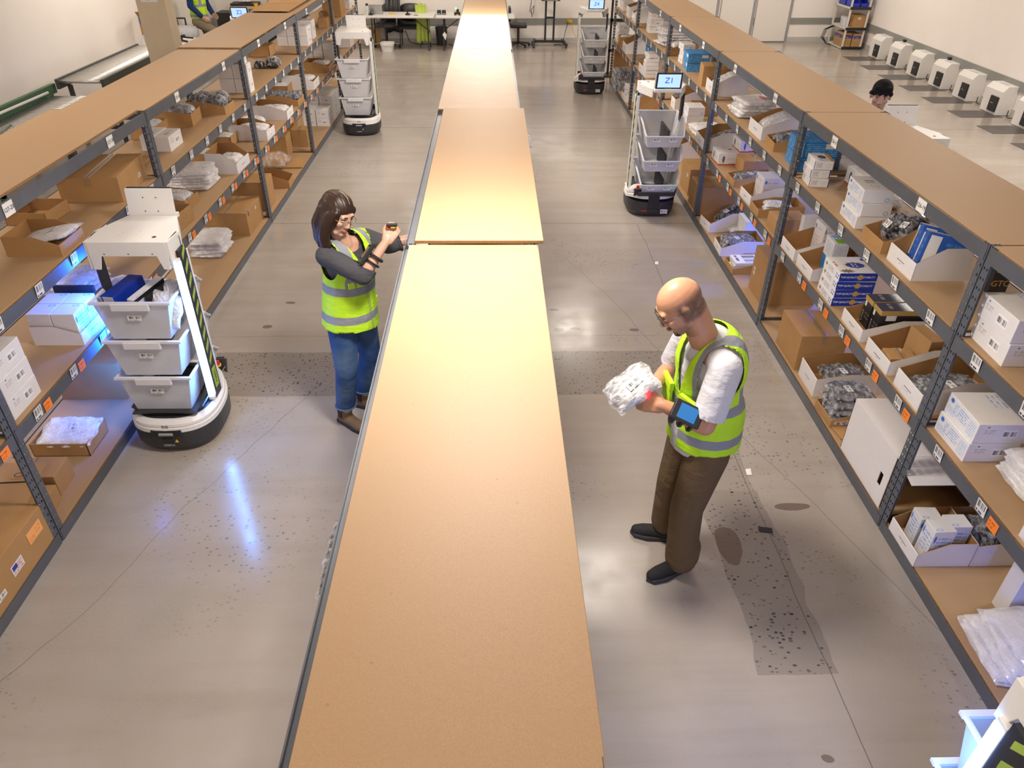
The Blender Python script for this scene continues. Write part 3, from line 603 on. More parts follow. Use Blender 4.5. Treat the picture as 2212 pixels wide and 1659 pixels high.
f=P('R',4.44,.27,1,.02,.27,-1.5);topq(f,4,['bottom blue and white printed box of the stack of four','second blue and white printed box from the bottom of the four','third blue and white printed box from the bottom of the four','topmost blue and white printed box with gold star badge'])
f=P('R',4.82,.305,1,.015,.44);bin_(f,.30,.44,.16,'white open bin holding a tall blue and white box, middle right shelf',lip=.09)
box_(rel(f,-.03,.0,.006,-3),.17,.11,.25,'tall blue and white printed box with green lid in a white bin',mats=[BWB,BWB,BWBT,BWB],name='printed_box')
f=P('R',5.17,.295,1,.01,.44);bin_(f,.29,.44,.16,'white open bin beside the third post holding a plain white box',lip=.09)
box_(rel(f,-.02,.05,.006,3),.17,.09,.24,'white printed box standing in the bin beside the third post',mats=[DOCB,DOCB,SHIPT,DOCB],name='printed_box')
f=P('R',5.47,.08,1,.16,.3);b=MB();b.box(-.03,.03,-.15,.15,0,.24);o=b.build('divider_card',K['white'],None,f[0],f[1],bevel=.002);tag(o,'white card standing on edge at the third post, middle shelf','cardboard')
f=P('R',5.69,.22,1,.03,.26);box_(f,.215,.26,.13,'kraft carton wrapped in clear film beside the third post, middle shelf')
f=P('R',6.07,.25,1,.01,.40,-2);bin_(f,.245,.40,.10,'kraft open bin of small white barcoded packs, middle right shelf',col='kraft',lip=.065,slot=False)
for i in range(3): bag_(rel(f,random.uniform(-.01,.01),.0,.01+.028*i,random.uniform(-14,14)),.17,.24,.04,['bottom','middle','top'][i]+' white barcoded pack in the kraft bin, middle shelf','whitecloth',FILMW,111+i,tagm=i==2)
f=P('R',6.38,.295,1,.02,.44,2);bin_(f,.29,.44,.16,'white open bin with a white boxed device, blue glow behind, middle shelf',lip=.085)
box_(rel(f,-.02,.0,.006,0),.20,.20,.22,'white printed device box standing inside the bin with blue glow',mats=[DOCB,DOCB,SHIPT,DOCB],name='printed_box')
f=P('R',6.86,.25,1,.01,.40);bin_(f,.245,.40,.10,'kraft open bin of grey folded garments, middle right shelf',col='kraft',lip=.065,slot=False)
for i in range(2): bag_(rel(f,0,.0,.02+.04*i,i*10),.2,.32,.06,['lower','upper'][i]+' grey folded garment in the kraft bin, middle shelf','graycloth',FILMD,121+i)
MM=[MICF,MICF,MICT,MICF]
f=P('R',7.44,.24,1,.03,.24);
f=P('R',7.55,.26,1,.03,.20);stack(f,1,.26,.19,.12,MM,['front white microphone box with red edge, middle right shelf'],'printed_box',.0)
f=P('R',7.82,.13,1,.02,.2);
f=P('R',7.58,.26,1,.24,.17);stack(f,2,.26,.165,.12,MM,['lower rear microphone box with red edge, middle shelf','upper rear microphone box with red edge, middle shelf'],'printed_box',.008)
f=P('R',7.22,.28,1,.20,.28);box_(f,.26,.28,.14,'kraft carton behind the microphone boxes, middle right shelf')
f=P('R',8.05,.41,1,.01,.46,-1);bin_(f,.40,.46,.19,'wide white bin with a dark bagged item, just past the fourth post',lip=.11);bag_(rel(f,.04,.05,.06),.3,.36,.12,'dark item in a clear bag in the wide white bin past the fourth post','graycloth',FILMD,131,(20,0))
f=P('R',8.55,.42,1,.02,.4)
for i in range(2): bag_(rel(f,0,0,i*.045,i*8),.4,.38,.07,['lower','upper'][i]+' white bagged pouch beside the Z1 robot, middle right shelf','whitecloth',FILMW,133+i,tagm=False)
f=P('R',9.16,.28,1,.06,.22,-3);stack(f,2,.27,.2,.095,[PB_FRONT,PB_FRONT,SHIPT,PB_END],['lower white box with round blue mark behind the Z1 robot','upper white box with round blue mark behind the Z1 robot'],'printed_box',.006)
f=P('R',9.52,.3,1,.24,.3);tray_(f,.28,.3,.13,'kraft open carton behind the white marked boxes, middle shelf')
for i,y in enumerate((9.85,10.12)): f=P('R',y,.25,1,.06+.1*i,.44);bin_(f,.24,.44,.22,['white bin just before the fifth post, nearer of two','white bin just before the fifth post, farther of two'][i],lip=.13)
f=P('R',11.75,.34,1,.02,.20)
for i in range(6): box_(rel(f,random.uniform(-.02,.02),random.uniform(-.01,.01),i*.057,random.uniform(-6,6)),.26,.19,.055,'small white device box in the leaning column, fifth bay middle shelf','white',tape=False,group='white device boxes stacked in a leaning column',name='device_box')
f=P('R',11.55,.3,1,.27,.25);box_(f,.28,.25,.17,'kraft carton with a white sticker beside the leaning box column',stick=(0,.1,.1,.06))
f=P('R',12.05,.32,1,.01,.42);bin_(f,.31,.42,.22,'white bin behind the leaning column of device boxes',lip=.12)
f=P('R',13.1,.4,1,.30,.26);stack(f,2,.36,.25,.10,[CARM,CARM,CARM2,CARM],['lower blue mailer box at the far end, middle right shelf','upper blue mailer box at the far end, middle right shelf'],'mailer_box',.01)
f=P('R',13.75,.42,1,.02,.44);bin_(f,.41,.44,.26,'large white bin with cut sides at the far end, middle right shelf',lip=.15)
f=P('R',13.95,.5,1,.48,.06);b=MB();b.box(-.2,.2,-.03,.03,0,.38);o=b.build('framed_carton',[M_print('framed_print',(.72,.66,.58),[(.1,.1,.9,.9,(.5,.45,.38),'solid'),(.13,.13,.87,.87,(.72,.68,.62),'solid'),(.2,.6,.6,.8,(.4,.38,.35),'t2')])],None,f[0],f[1]);tag(o,'tall printed white carton standing behind the far white bins','box')
f=P('R',14.45,.3,1,.02,.3);tray_(f,.28,.3,.16,'kraft open carton with a white bag at the far right end');bag_(rel(f,0,0,.1),.24,.26,.1,'white bag in the far-end kraft carton','whitecloth',FILMW,141,tagm=False)
f=P('R',14.85,.32,1,.03,.22);stack(f,3,.28,.2,.1,SM,'white carton in the column at the far right end of the shelf','shipping_box',.01,group='white cartons at the far right shelf end')
# ============ RIGHT, bottom shelf
f=P('R',1.98,.42,0,.05,.34,-3)
for i in range(4):
    bag_(rel(f,.0+.01*i,-.01+.03*i,i*.036,[0,4,-3,6][i]),.42,.34,.045,['lowest','second','third','topmost labelled'][i]+' wrapped white pack in the pile at the lower right corner','whitecloth',FILMW,151+i,tagm=i==3,flat=True)
f=P('R',2.38,.12,0,.30,.28);box_(f,.10,.28,.34,'white carton standing upright behind the wrapped packs, lower right','white',tape=False)
f=P('R',2.735,.30,0,.0,.31);bin_(f,.296,.31,.17,'front white open bin with three glove boxes, bottom right shelf',lip=.09)
for i,(lx,ly,hh) in enumerate(((-.085,-.02,.22),(-.03,.075,.19),(.075,-.02,.20))):
    box_(rel(f,[.075,.03,-.055][i],[-.035,.08,-.03][i],.006,[2,0,-2][i]),.10,.12,[.235,.225,.20][i],['tallest white blue-printed box standing in the front bin','rear white blue-printed box standing in the front bin','nearest white blue-printed box standing in the front bin'][i],mats=[PB_FRONT,PB_FRONT,PB_END,PB_FRONT],name='printed_box')
f=P('R',2.735,.30,0,.315,.29);bin_(f,.296,.285,.17,'rear white open bin with dark glossy bags, bottom right shelf',lip=.15);bag_(rel(f,0,0,.05),.25,.24,.16,'dark glossy bag in the rear white bin, bottom right shelf','black',FILMD,161,tagm=False)
# big white carton lying open to the camera
fr=P('R',3.20,.58,0,.012,.56);t=thing('large_white_carton','large white carton with a hand hole, open side toward the camera','box',fr[0],fr[1]);w,d,h=.58,.56,.40;th=.005
b=MB();x,y=w/2,d/2;mm=[K['white'],K['kraftin']]
b.box(-x,x,-y,y,0,th,(0,0,1,0,0));b.box(-x,x,-y,y,h-th,h,(0,0,0,1,0));b.box(-x,x,y-th,y,th,h-th,(0,1,0,0,0));b.box(-x,-x+th,-y,y,th,h-th,(0,0,0,0,0))
# front panel with slot
hx,hz=.21,.12
b.box(-x,hx-.02,-y,-y+th,th,h-th,0);b.box(hx+.02,x,-y,-y+th,th,h-th,0);b.box(hx-.02,hx+.02,-y,-y+th,th,hz-.0,0);b.box(hx-.02,hx+.02,-y,-y+th,hz+.09,h-th,0)
b.build('body',mm,t)
b=MB();b.box(0,.20,-y,y,0,.004);o=b.build('flap',K['white'],t);o.location=(x,0,h-.006);o.rotation_euler=(0,R(12),0)
f=P('R',4.00,.26,0,.015,.40,2.5);bin_(f,.255,.40,.11,'kraft open bin of grey bagged rolls beside the large white carton',col='kraft',lip=.065,slot=False)
for i in range(4): bag_(rel(f,.02-.02*i,-.03,.015+.05*i,(-1)**i*5),.24,.34 if i<3 else .3,.075,['lowest','second','third','topmost labelled'][i]+' grey bagged roll in the kraft bin, bottom right shelf','graycloth',FILMD,171+i,tagm=i==3)
flat_(P('R',3.86,.16,0,.03,.3,8),.14,.28,2,'small folded kraft sheet under the grey bagged rolls, bottom shelf')
f=P('R',4.36,.32,0,.04,.46,-1);bin_(f,.31,.46,.19,'white open bin beside the big kraft carton, bottom right shelf',lip=.15);bag_(rel(f,0,.04,.05),.26,.34,.12,'grey garment bag in the white bin beside the big kraft carton','graycloth',FILMD,176)
f=P('R',4.73,.43,0,.025,.36);box_(f,.425,.36,.30,'big plain kraft carton on the bottom right shelf behind the bald man')
f=P('R',5.22,.30,0,.30,.26);bag_(f,.28,.26,.12,'white mesh-like bag beside the big kraft carton, bottom shelf','whitecloth',FILMW,177,tagm=False)
f=P('R',5.60,.16,0,.20,.38);
f=P('R',5.78,.40,0,.09,.48);box_(f,.38,.48,.42,'tall kraft carton behind the third post, bottom right shelf',stick=(-.12,.2,.035,.07))
f=P('R',6.42,.285,0,.005,.38);bin_(f,.28,.38,.10,'kraft open bin with white flat boxes, bottom right shelf',col='kraft',lip=.06,slot=False)
for i in range(3): box_(rel(f,.0,-.02,.006+i*.034,[6,-5,2][i]),.20,.28,.032,['bottom','middle','top barcoded'][i]+' flat white box in the kraft bin, bottom right shelf',mats=[K['white'],K['white'],LBL if i==2 else K['white'],K['white']],name='flat_box')
f=P('R',6.85,.295,0,.005,.42,-2);bin_(f,.29,.42,.16,'white open bin of dark folded shirts with a barcode tag, bottom shelf',lip=.085)
for i in range(3): bag_(rel(f,0,-.01,.01+.045*i,random.uniform(-6,6)),.25,.34,.07,['lowest','middle','topmost tagged'][i]+' dark folded shirt in the white bin, bottom right shelf','graycloth',FILMD,181+i,tagm=i==2,flat=True)
f=P('R',7.22,.28,0,.34,.22);box_(f,.27,.22,.22,'small box lit blue behind the dark shirts, bottom shelf',mats=[K['inkwhite']],name='carton')
f=P('R',7.50,.29,0,.02,.44,8);bin_(f,.28,.44,.20,'white open bin with a black zip bag beside the fourth post, bottom shelf',lip=.10,ys=.05);bag_(rel(f,.0,.06,.10),.18,.36,.14,'black zip bag leaning in the white bin by the fourth post','black',FILMD,191,(30,0))
f=P('R',7.30,.3,0,.22,.34);bag_(f,.2,.3,.11,'translucent bag of clear parts between the two white bins, bottom shelf','whitecloth',FILM,192,tagm=False)
f=P('R',8.04,.42,0,.03,.44);box_(f,.40,.44,.30,'kraft carton with taped lid just past the fourth post, bottom shelf')
f=P('R',8.62,.46,0,.06,.42);box_(f,.44,.42,.32,'kraft carton with a small white sticker beside the Z1 robot, bottom shelf',stick=(.1,.22,.05,.04))
f=P('R',10.02,.40,0,.16,.4);bin_(f,.38,.4,.26,'white bin with folded papers behind the Z1 robot, bottom shelf',lip=.18)
for k,(y,lab) in enumerate(((12.32,'tall kraft carton with red label and blue tape at the fifth post'),(14.95,'tall kraft carton with a red label at the far right end'))):
    f=P('R',y,.16 if k==0 else .14,0,.01,.52);t=box_(f,.14,.52,.56,lab,tape=False,stick=(-.0,.42,.05,.05));sticker(t,0,-.2615,.50,.05,.05,m=K['red'],name='red_label')
    if k==0:
        b=MB();b.box(-.02,.02,-.2615,-.2605,.10,.40);b.build('blue_tape',M('blue_tape',(.03,.28,.62),.5),t)
f=P('R',13.35,.45,0,.01,.4);bin_(f,.42,.4,.22,'white open bin of printed cartons at the fifth post, bottom shelf',lip=.10)
for i in range(5): box_(rel(f,.06,-.06,.006+i*.05,random.uniform(-2,2)),.26,.24,.048,'thin printed carton in the white bin at the far right, bottom shelf',mats=[PB_FRONT,PB_FRONT,PB_TOP,PB_END],name='printed_box',group='thin printed cartons in the far white bin')
f=P('R',14.1,.7,0,.0,.5)
for i in range(4): bag_(rel(f,-.2+.11*i,-.05,.12),.4,.5,.09,'dark grey garment bag leaning at the far right end, bottom shelf','graycloth',FILMD,195+i,(0,62),tagm=False,group='dark garment bags leaning on the far bottom shelf')
# ============ LEFT, upper shelf
f=P('L',2.35,.3,2,.2,.3);box_(f,.28,.3,.24,'white carton at the left photo edge, upper shelf','white',tape=False)
f=P('L',2.9,.3,2,.2,.3);box_(f,.26,.3,.24,'second white carton at the left photo edge, upper shelf, beyond the first','white',tape=False)
f=P('L',4.04,.29,2,.025,.32);bin_(f,.285,.32,.12,'kraft open bin with a clear pouch sticking out, signed 127-20 shelf',col='kraft',lip=.07,slot=False,ys=-.05)
bag_(rel(f,.0,-.03,.06),.24,.36,.05,'white barcoded pouch in a clear bag poking out of the kraft bin','whitecloth',FILM,201,(-12,0))
f=P('L',4.50,.30,2,.33,.27,-3);tray_(f,.27,.27,.085,'shallow kraft open tray behind the pouch bin, upper left shelf')
f=P('L',4.93,.56,2,.07,.40,5);box_(f,.55,.40,.17,'big wide kraft carton under board 127-18, upper left shelf',stick=(.12,.06,.05,.03))
flat_(P('L',5.60,.40,2,.22,.3),.36,.28,2,'folded kraft sheets behind the big wide carton, upper left shelf')
WB=[SHIP,SHIP,PB_TOP,K['white']]
f=P('L',6.10,.285,2,.13,.12);box_(f,.28,.115,.118,'front white carton of the pair beside the second left post',mats=WB,name='shipping_box')
f=P('L',6.13,.285,2,.26,.12);box_(f,.28,.115,.118,'rear white carton of the pair beside the second left post',mats=WB,name='shipping_box')
f=P('L',6.44,.30,2,.36,.24,3);tray_(f,.30,.22,.11,'kraft open carton with a white bag behind the white pair');bag_(rel(f,0,0,.07),.24,.2,.07,'white crinkled bag in the kraft carton behind the white pair','whitecloth',FILMW,205,tagm=False)
f=P('L',6.86,.30,2,.22,.36,3);bin_(f,.29,.36,.13,'kraft open bin with a glossy white-topped bag, upper left shelf',col='kraft',lip=.11,slot=False);bag_(rel(f,0,-.02,.08),.22,.3,.10,'glossy dark and white bag in the kraft bin, upper left shelf','graycloth',FILM,206,tagm=False)
f=P('L',7.30,.29,2,.045,.36,-1);bin_(f,.28,.36,.115,'kraft open bin heaped with dark tagged bags, upper left shelf',col='kraft',lip=.07,slot=False)
for i in range(4): bag_(rel(f,-.07+.09*(i%2),-.09+.16*(i//2),.05),.15,.19,.15,['near front','far front','near rear','far rear'][i]+' dark tagged bag heaped in the kraft bin, upper left shelf','graycloth',FILMD,207+i,(20*(-1)**i,10))
for i in range(2):
    for j in range(2): box_(rel(P('L',8.17,.2,2,.05+.155*j,.15),0,0,i*.142),.155,.15,.14,['lower','upper'][i]+' '+['front','rear'][j]+' white carton of the four at the fourth left post',mats=WB,name='shipping_box')
box_(rel(P('L',8.19,.2,2,.08,.1),0,0,.284),.1,.1,.06,'small white box on top of the four cartons at the left post',mats=WB,name='shipping_box')
bag_(P('L',9.40,.18,2,.23,.13),.13,.13,.11,'small round black bagged item lying alone on the upper left shelf','black',FILMD,215);bag_(P('L',9.42,.2,2,.05,.17),.17,.18,.15,'larger black bagged item with green trim on the upper left shelf','black',FILMD,216)
f=P('L',10.16,.30,2,.34,.26);tray_(f,.28,.26,.13,'kraft open carton against the back of the upper left shelf, fourth bay')
f=P('L',10.95,.3,2,.02,.42)
for i in range(2):
    for j in range(3): box_(rel(P('L',10.98,.28,2,.02+.14*j,.135),0,0,i*.122),.27,.135,.12,'white carton in the cluster before the fifth left post, upper shelf',mats=WB,name='shipping_box',group='white cartons clustered at the fifth left post')
f=P('L',11.55,.24,2,.06,.3);box_(f,.22,.28,.24,'taller white carton beyond the cluster, upper left shelf',mats=WB,name='shipping_box')
f=P('L',12.55,.2,2,.05,.14);box_(f,.18,.14,.14,'small kraft carton, upper left shelf beyond the fifth post');f=P('L',13.0,.24,2,.06,.2);box_(f,.22,.2,.16,'second small kraft carton, upper left shelf beyond the fifth post')
f=P('L',13.72,.5,2,.03,.32);box_(f,.46,.30,.38,'tall kraft carton at the far end of the upper left shelf');f=P('L',14.7,.3,2,.05,.14);stack(f,2,.28,.13,.14,WB,['lower white carton at the far end of the upper left shelf','upper white carton at the far end of the upper left shelf'],'shipping_box')
# ============ LEFT, middle shelf
f=P('L',3.17,.29,1,.045,.30,1.5);stack(f,3,.275,.30,.118,[SHIP,SHIP,SHIPT,SHIP],['bottom white shipping carton at the left photo edge, middle shelf','middle white shipping carton at the left photo edge, middle shelf','top white shipping carton at the left photo edge, middle shelf'],'shipping_box',.004)
f=P('L',3.95,.32,1,.03,.30);bin_(f,.315,.30,.13,'white open bin full of white boxes lit blue by the robot',lip=.08)
for i in range(2):
    for j in range(2): box_(rel(f,[-.07,.075][i],[-.065,.08][j],.006),.14,.14,.20,['nearer','farther'][i]+' '+['front','rear'][j]+' blue-lit white box packed in the bin beside the robot',mats=[PB_FRONT,PB_FRONT,PB_END,K['white']],name='printed_box')
f=P('L',4.32,.03,1,.06,.3);b=MB();b.box(-.01,.01,-.13,.13,0,.22);o=b.build('black_folder',K['black'],None,f[0],f[1],bevel=.003);tag(o,'thin black folder standing beside the blue-lit bin','folder')
f=P('L',4.55,.35,1,.25,.34)
for i in range(3): bag_(rel(f,0,random.uniform(-.02,.02),i*.04,random.uniform(-12,12)),.34,.34,.08,['lowest','middle','topmost'][i]+' blue-tinted bag of clothing behind the robot, middle left shelf','whitecloth',FILMW,221+i,tagm=False)
f=P('L',5.78,.28,1,.06,.34,-6);tray_(f,.26,.34,.14,'kraft open carton with a dark bag beside the second left post');bag_(rel(f,-.04,.0,.03),.18,.24,.1,'dark glossy bag inside the kraft carton by the second left post','graycloth',FILMD,224,tagm=False)
f=P('L',6.22,.28,1,.16,.34,-6);bin_(f,.26,.34,.12,'kraft open bin with silvery bags, middle left shelf',col='kraft',lip=.09,slot=False);bag_(rel(f,0,-.02,.06),.22,.28,.09,'silvery crinkled bag in the kraft bin, middle left shelf','whitecloth',FILM,225)
f=P('L',6.70,.44,1,.14,.38,5)
for i in range(6): bag_(rel(f,random.uniform(-.02,.02),random.uniform(-.02,.02),i*.026,random.uniform(-10,10)),.40,.38,.05,['lowest','second','third','fourth','fifth','topmost'][i]+' clear-bagged grey-white garment in the left middle shelf pile','whitecloth',FILMW,231+i,tagm=False,flat=True)
f=P('L',7.22,.40,1,.01,.30,-2);bin_(f,.38,.30,.20,'white open bin with small cards and clear bag before the third left post',lip=.10,ys=-.05);bag_(rel(f,.0,-.03,.06),.26,.22,.10,'clear bag of small cards in the white bin before the third left post','whitecloth',FILM,237)
f=P('L',7.55,.32,1,.34,.26);tray_(f,.30,.26,.10,'kraft open tray with clear bags before the third left post');bag_(rel(f,0,0,.05),.24,.2,.06,'clear bag in the kraft tray before the third left post','whitecloth',FILM,238,tagm=False)
f=P('L',8.12,.32,1,.34,.26);tray_(f,.30,.26,.11,'kraft carton with a blue-white packet beyond the third left post');bag_(rel(f,0,0,.07),.2,.2,.05,'blue-white packet in the kraft carton beyond the third left post','whitecloth',FILMW,239)
f=P('L',8.38,.31,1,.01,.42,-2);bin_(f,.30,.42,.17,'white open bin of white bagged cloths beyond the third left post',lip=.10);
for i in range(2): bag_(rel(f,0,-.05+.03*i,.03+.05*i,i*7),.26,.34,.08,['lower','upper'][i]+' white bagged cloth in the bin beyond the third left post','whitecloth',FILMW,241+i)
f=P('L',8.9,.3,1,.22,.3);bag_(f,.28,.3,.12,'soft white bag between two white bins, middle left shelf','whitecloth',FILMW,243,tagm=False)
f=P('L',9.26,.35,1,.0,.44,1);bin_(f,.34,.44,.17,'white open bin with silver and white packs, middle left shelf, fourth bay',lip=.10);bag_(rel(f,0,-.03,.07),.26,.36,.08,'silver and white pack in the fourth bay white bin, left','whitecloth',FILM,244)
f=P('L',9.60,.3,1,.40,.18);stack(f,2,.28,.17,.10,WB,['lower white box behind the packs bin, left middle shelf','upper white box behind the packs bin, left middle shelf'],'shipping_box')
f=P('L',9.94,.34,1,.01,.46,-1);bin_(f,.33,.46,.13,'kraft open bin heaped with dark glossy bags, left middle shelf',col='kraft',lip=.08,slot=False)
for i in range(2): bag_(rel(f,0,-.12+.2*i,.06),.28,.26,.12,['front','rear'][i]+' dark glossy bag in the kraft bin, left middle shelf, fourth bay','graycloth',FILMD,245+i,tagm=False)
f=P('L',10.6,.34,1,.30,.26);tray_(f,.32,.26,.11,'kraft tray of silvery bags before the fifth left post');bag_(rel(f,0,0,.06),.26,.22,.06,'silvery bag in the kraft tray before the fifth left post','whitecloth',FILM,247,tagm=False)
f=P('L',10.88,.42,1,.0,.44,1);bin_(f,.40,.44,.19,'white open bin with a green-labelled pack at the fifth left post',lip=.11);b1=bag_(rel(f,0,-.03,.10),.3,.34,.07,'white pack with a green label in the bin at the fifth left post','whitecloth',FILMW,248,tagm=False);sticker(b1,-.05,0,.04,.12,.06,0,0,K['green'],'green_label')
f=P('L',11.55,.3,1,.32,.24);stack(f,2,.28,.22,.10,WB,['lower of two white boxes beyond the fifth left post','upper of two white boxes beyond the fifth left post'],'shipping_box')
f=P('L',12.08,.38,1,.01,.38);bin_(f,.36,.38,.14,'kraft open bin with a grey-white bag, far left middle shelf',col='kraft',lip=.09,slot=False);bag_(rel(f,0,-.04,.08),.28,.28,.07,'grey-white bag in the far left kraft bin','whitecloth',FILM,249,tagm=False)
for i in range(3):
    for j in range(3): box_(rel(P('L',12.75,.3,1,.06+.16*j,.15),0,0,i*.102),.28,.15,.10,'white carton in the wall of cartons, far left middle shelf',mats=WB,name='shipping_box',group='white cartons walled on the far left middle shelf')
f=P('L',14.2,.4,1,.02,.3);bin_(f,.38,.3,.22,'white bin with angled sides at the far left end, middle shelf',lip=.14)
# ============ LEFT, bottom shelf
f=P('L',2.42,.62,0,.0,.58);t=box_(f,.61,.58,.25,'large kraft carton at the lower left corner with a flag sticker')
o=sticker(t,-.02,-.2915,.115,.10,.065,m=M_print('flag_sticker',(.75,.72,.70),[(.08,.12,.92,.88,(.62,.16,.18),'t4'),(.08,.45,.5,.88,(.04,.04,.32),'solid')]),name='flag_sticker');sticker(t,.18,-.2915,.16,.13,.075,m=M_print('orange_form',(.95,.42,.13),[(.1,.1,.45,.5,(.7,.25,.05),'t4'),(.55,.3,.9,.9,(.75,.28,.05),'t2')]),name='orange_sticker');sticker(t,-.20,-.2915,.08,.09,.035,name='paper_sticker')
f=P('L',3.36,.2,0,.13,.34,2);box_(f,.19,.34,.15,'kraft carton with a folded end beside the near left post, bottom shelf')
f=P('L',3.13,.2,0,.10,.38,2);box_(f,.20,.38,.12,'low kraft carton under the tied flat cardboard, bottom left shelf',tape=False)
t=flat_(((-2.84,3.30,.076+.155),R(70)),.34,.30,2,'tied flat kraft cardboard with a printed mark, bottom left shelf');t.rotation_euler=(R(6),R(-4),R(100));b=MB();b.box(-.004,.004,-.16,.16,.016,.019);b.build('strap',K['blacktape'],t);sticker(t,.08,-.05,.017,.10,.10,0,0,M_print('box_print',KR,[(.1,.4,.5,.9,(.08,.05,.03),'disc'),(.16,.47,.44,.83,KR,'disc'),(.1,.1,.9,.28,(.08,.05,.03),'t2')]),'printed_mark')
f=P('L',3.74,.28,0,.12,.36);tray_(f,.27,.36,.10,'kraft open tray with a white pouch in the lower left');bag_(rel(f,-.01,-.02,.09),.26,.36,.05,'white barcoded pouch in clear film on the lower left tray','whitecloth',FILMW,251,(0,-12))
f=P('L',4.38,.46,0,.14,.46);box_(f,.45,.46,.30,'wide kraft carton behind the blue-lit robot, bottom left shelf',tape=False)
f=P('L',5.0,.42,0,.12,.46);box_(f,.40,.46,.34,'kraft carton farther behind the robot, bottom left shelf',tape=False)
f=P('L',6.80,.44,0,.18,.36,3)
for i in range(5): bag_(rel(f,random.uniform(-.02,.02),random.uniform(-.02,.02),i*.034,random.uniform(-8,8)),.42,.34,.06,['lowest','second','third','fourth','topmost'][i]+' white folded garment bag behind the robot mast, bottom left shelf','whitecloth',FILMW,261+i,tagm=False,flat=True)
f=P('L',7.38,.53,0,.07,.46,-1);t=box_(f,.52,.46,.25,'long kraft carton with purple corner mark before the third left post');sticker(t,.05,-.2315,.20,.04,.03,name='white_sticker')
b=MB();b.box(-.20,-.196,-.236,-.2305,.20,.25);b.box(-.20,-.196,-.231,-.17,.2505,.2515);b.build('marker_line',K['inkblue'],t)
f=P('L',8.10,.35,0,.06,.46);box_(f,.33,.46,.33,'upright kraft carton at the third left post, bottom shelf')
f=P('L',8.86,.30,0,.0,.36,2);bin_(f,.29,.36,.15,'empty kraft open bin with angled sides on the bottom left shelf',col='kraft',lip=.09,slot=False)
flat_(P('L',9.62,.4,0,.03,.3,6),.38,.30,3,'tied folded kraft sheets on the bottom left shelf, fourth bay')
bag_(P('L',9.50,.46,0,.22,.36),.40,.40,.22,'large clear bag holding kraft goods on the bottom left shelf','kraft',M_clear('thin_clear_film',alpha=.22,white=.3),271,tagm=False)
f=P('L',10.12,.3,0,.30,.28);box_(f,.28,.28,.28,'kraft carton behind the clear bag, bottom left shelf')
f=P('L',10.62,.20,0,.12,.24,3);box_(f,.22,.22,.24,'kraft carton with recycling marks beside the fifth left post',stick=(0,.06,.05,.05))
f=P('L',10.88,.24,0,.36,.2);box_(f,.22,.2,.32,'narrow kraft carton behind the recycling-marked one')
for i in range(3):
    for j in range(2):
        for k in range(3):
            if i==2 and k==0: continue
            box_(rel(P('L',11.72+.36*k,.33,0,.03+.20*j,.19),0,0,i*.122),.34,.19,.12,'white printed carton in the grid behind the far robot, bottom left shelf',mats=[SHIP,PB_END,SHIPT,SHIP],name='shipping_box',group='white printed cartons in a grid on the bottom left shelf')
flat_(P('L',12.9,.5,0,.03,.5),.5,.5,3,'folded kraft sheets beyond the white carton grid, bottom left shelf')
bag_(((.30,1.90,.788),0),.20,.30,.10,'small grey bag sticking out of the central shelving toward the bald man','graycloth',FILMD,281,tagm=False) if 0 else None
# ------------------------------------------------------------------ mobile robots
TOTE=M_clear('frosted_tote_plastic',(.80,.81,.84),.62,.35,.05,3,.06)
RIM=M_clear('frosted_tote_rim',(.86,.87,.90),.85,.35,.05,3,.02)
LEDON=M('led_strip_on',(.55,.72,1),.4,n=0,emit=46,ecol=(.12,.34,1));LEDSIDE=M('led_strip_side',(.55,.72,1),.4,n=0,emit=190,ecol=(.015,.16,1));LEDOFF=M('led_strip_off',(.75,.76,.76),.4,n=0)
SCR=M('tablet_screen_glow',(.25,.45,.95),.3,n=0,emit=.95,ecol=(.42,.60,1.0));SCRT=M('screen_blue_text',(.0,.03,.5),.5,n=0,emit=.35,ecol=(0,.10,.75))
GREENL=M('green_status_led',(.1,.9,.2),.3,n=0,emit=5);HAZ=M('lime_chevron',(.35,.5,.08),.5)
def outline(a,b,n=44,e=2.7):
    return [(a*math.copysign(abs(math.cos(t))**(2/e),math.cos(t)),b*math.copysign(abs(math.sin(t))**(2/e),math.sin(t))) for t in [2*math.pi*i/n for i in range(n)]]
def smooth01(x): x=max(0,min(1,x));return x*x*(3-2*x)
def ring(z,s,up=0,a=.285,b=.315):
    return [(x*s,y*s,z+up*smooth01((y-.02)/.24)) for x,y in outline(a,b)]
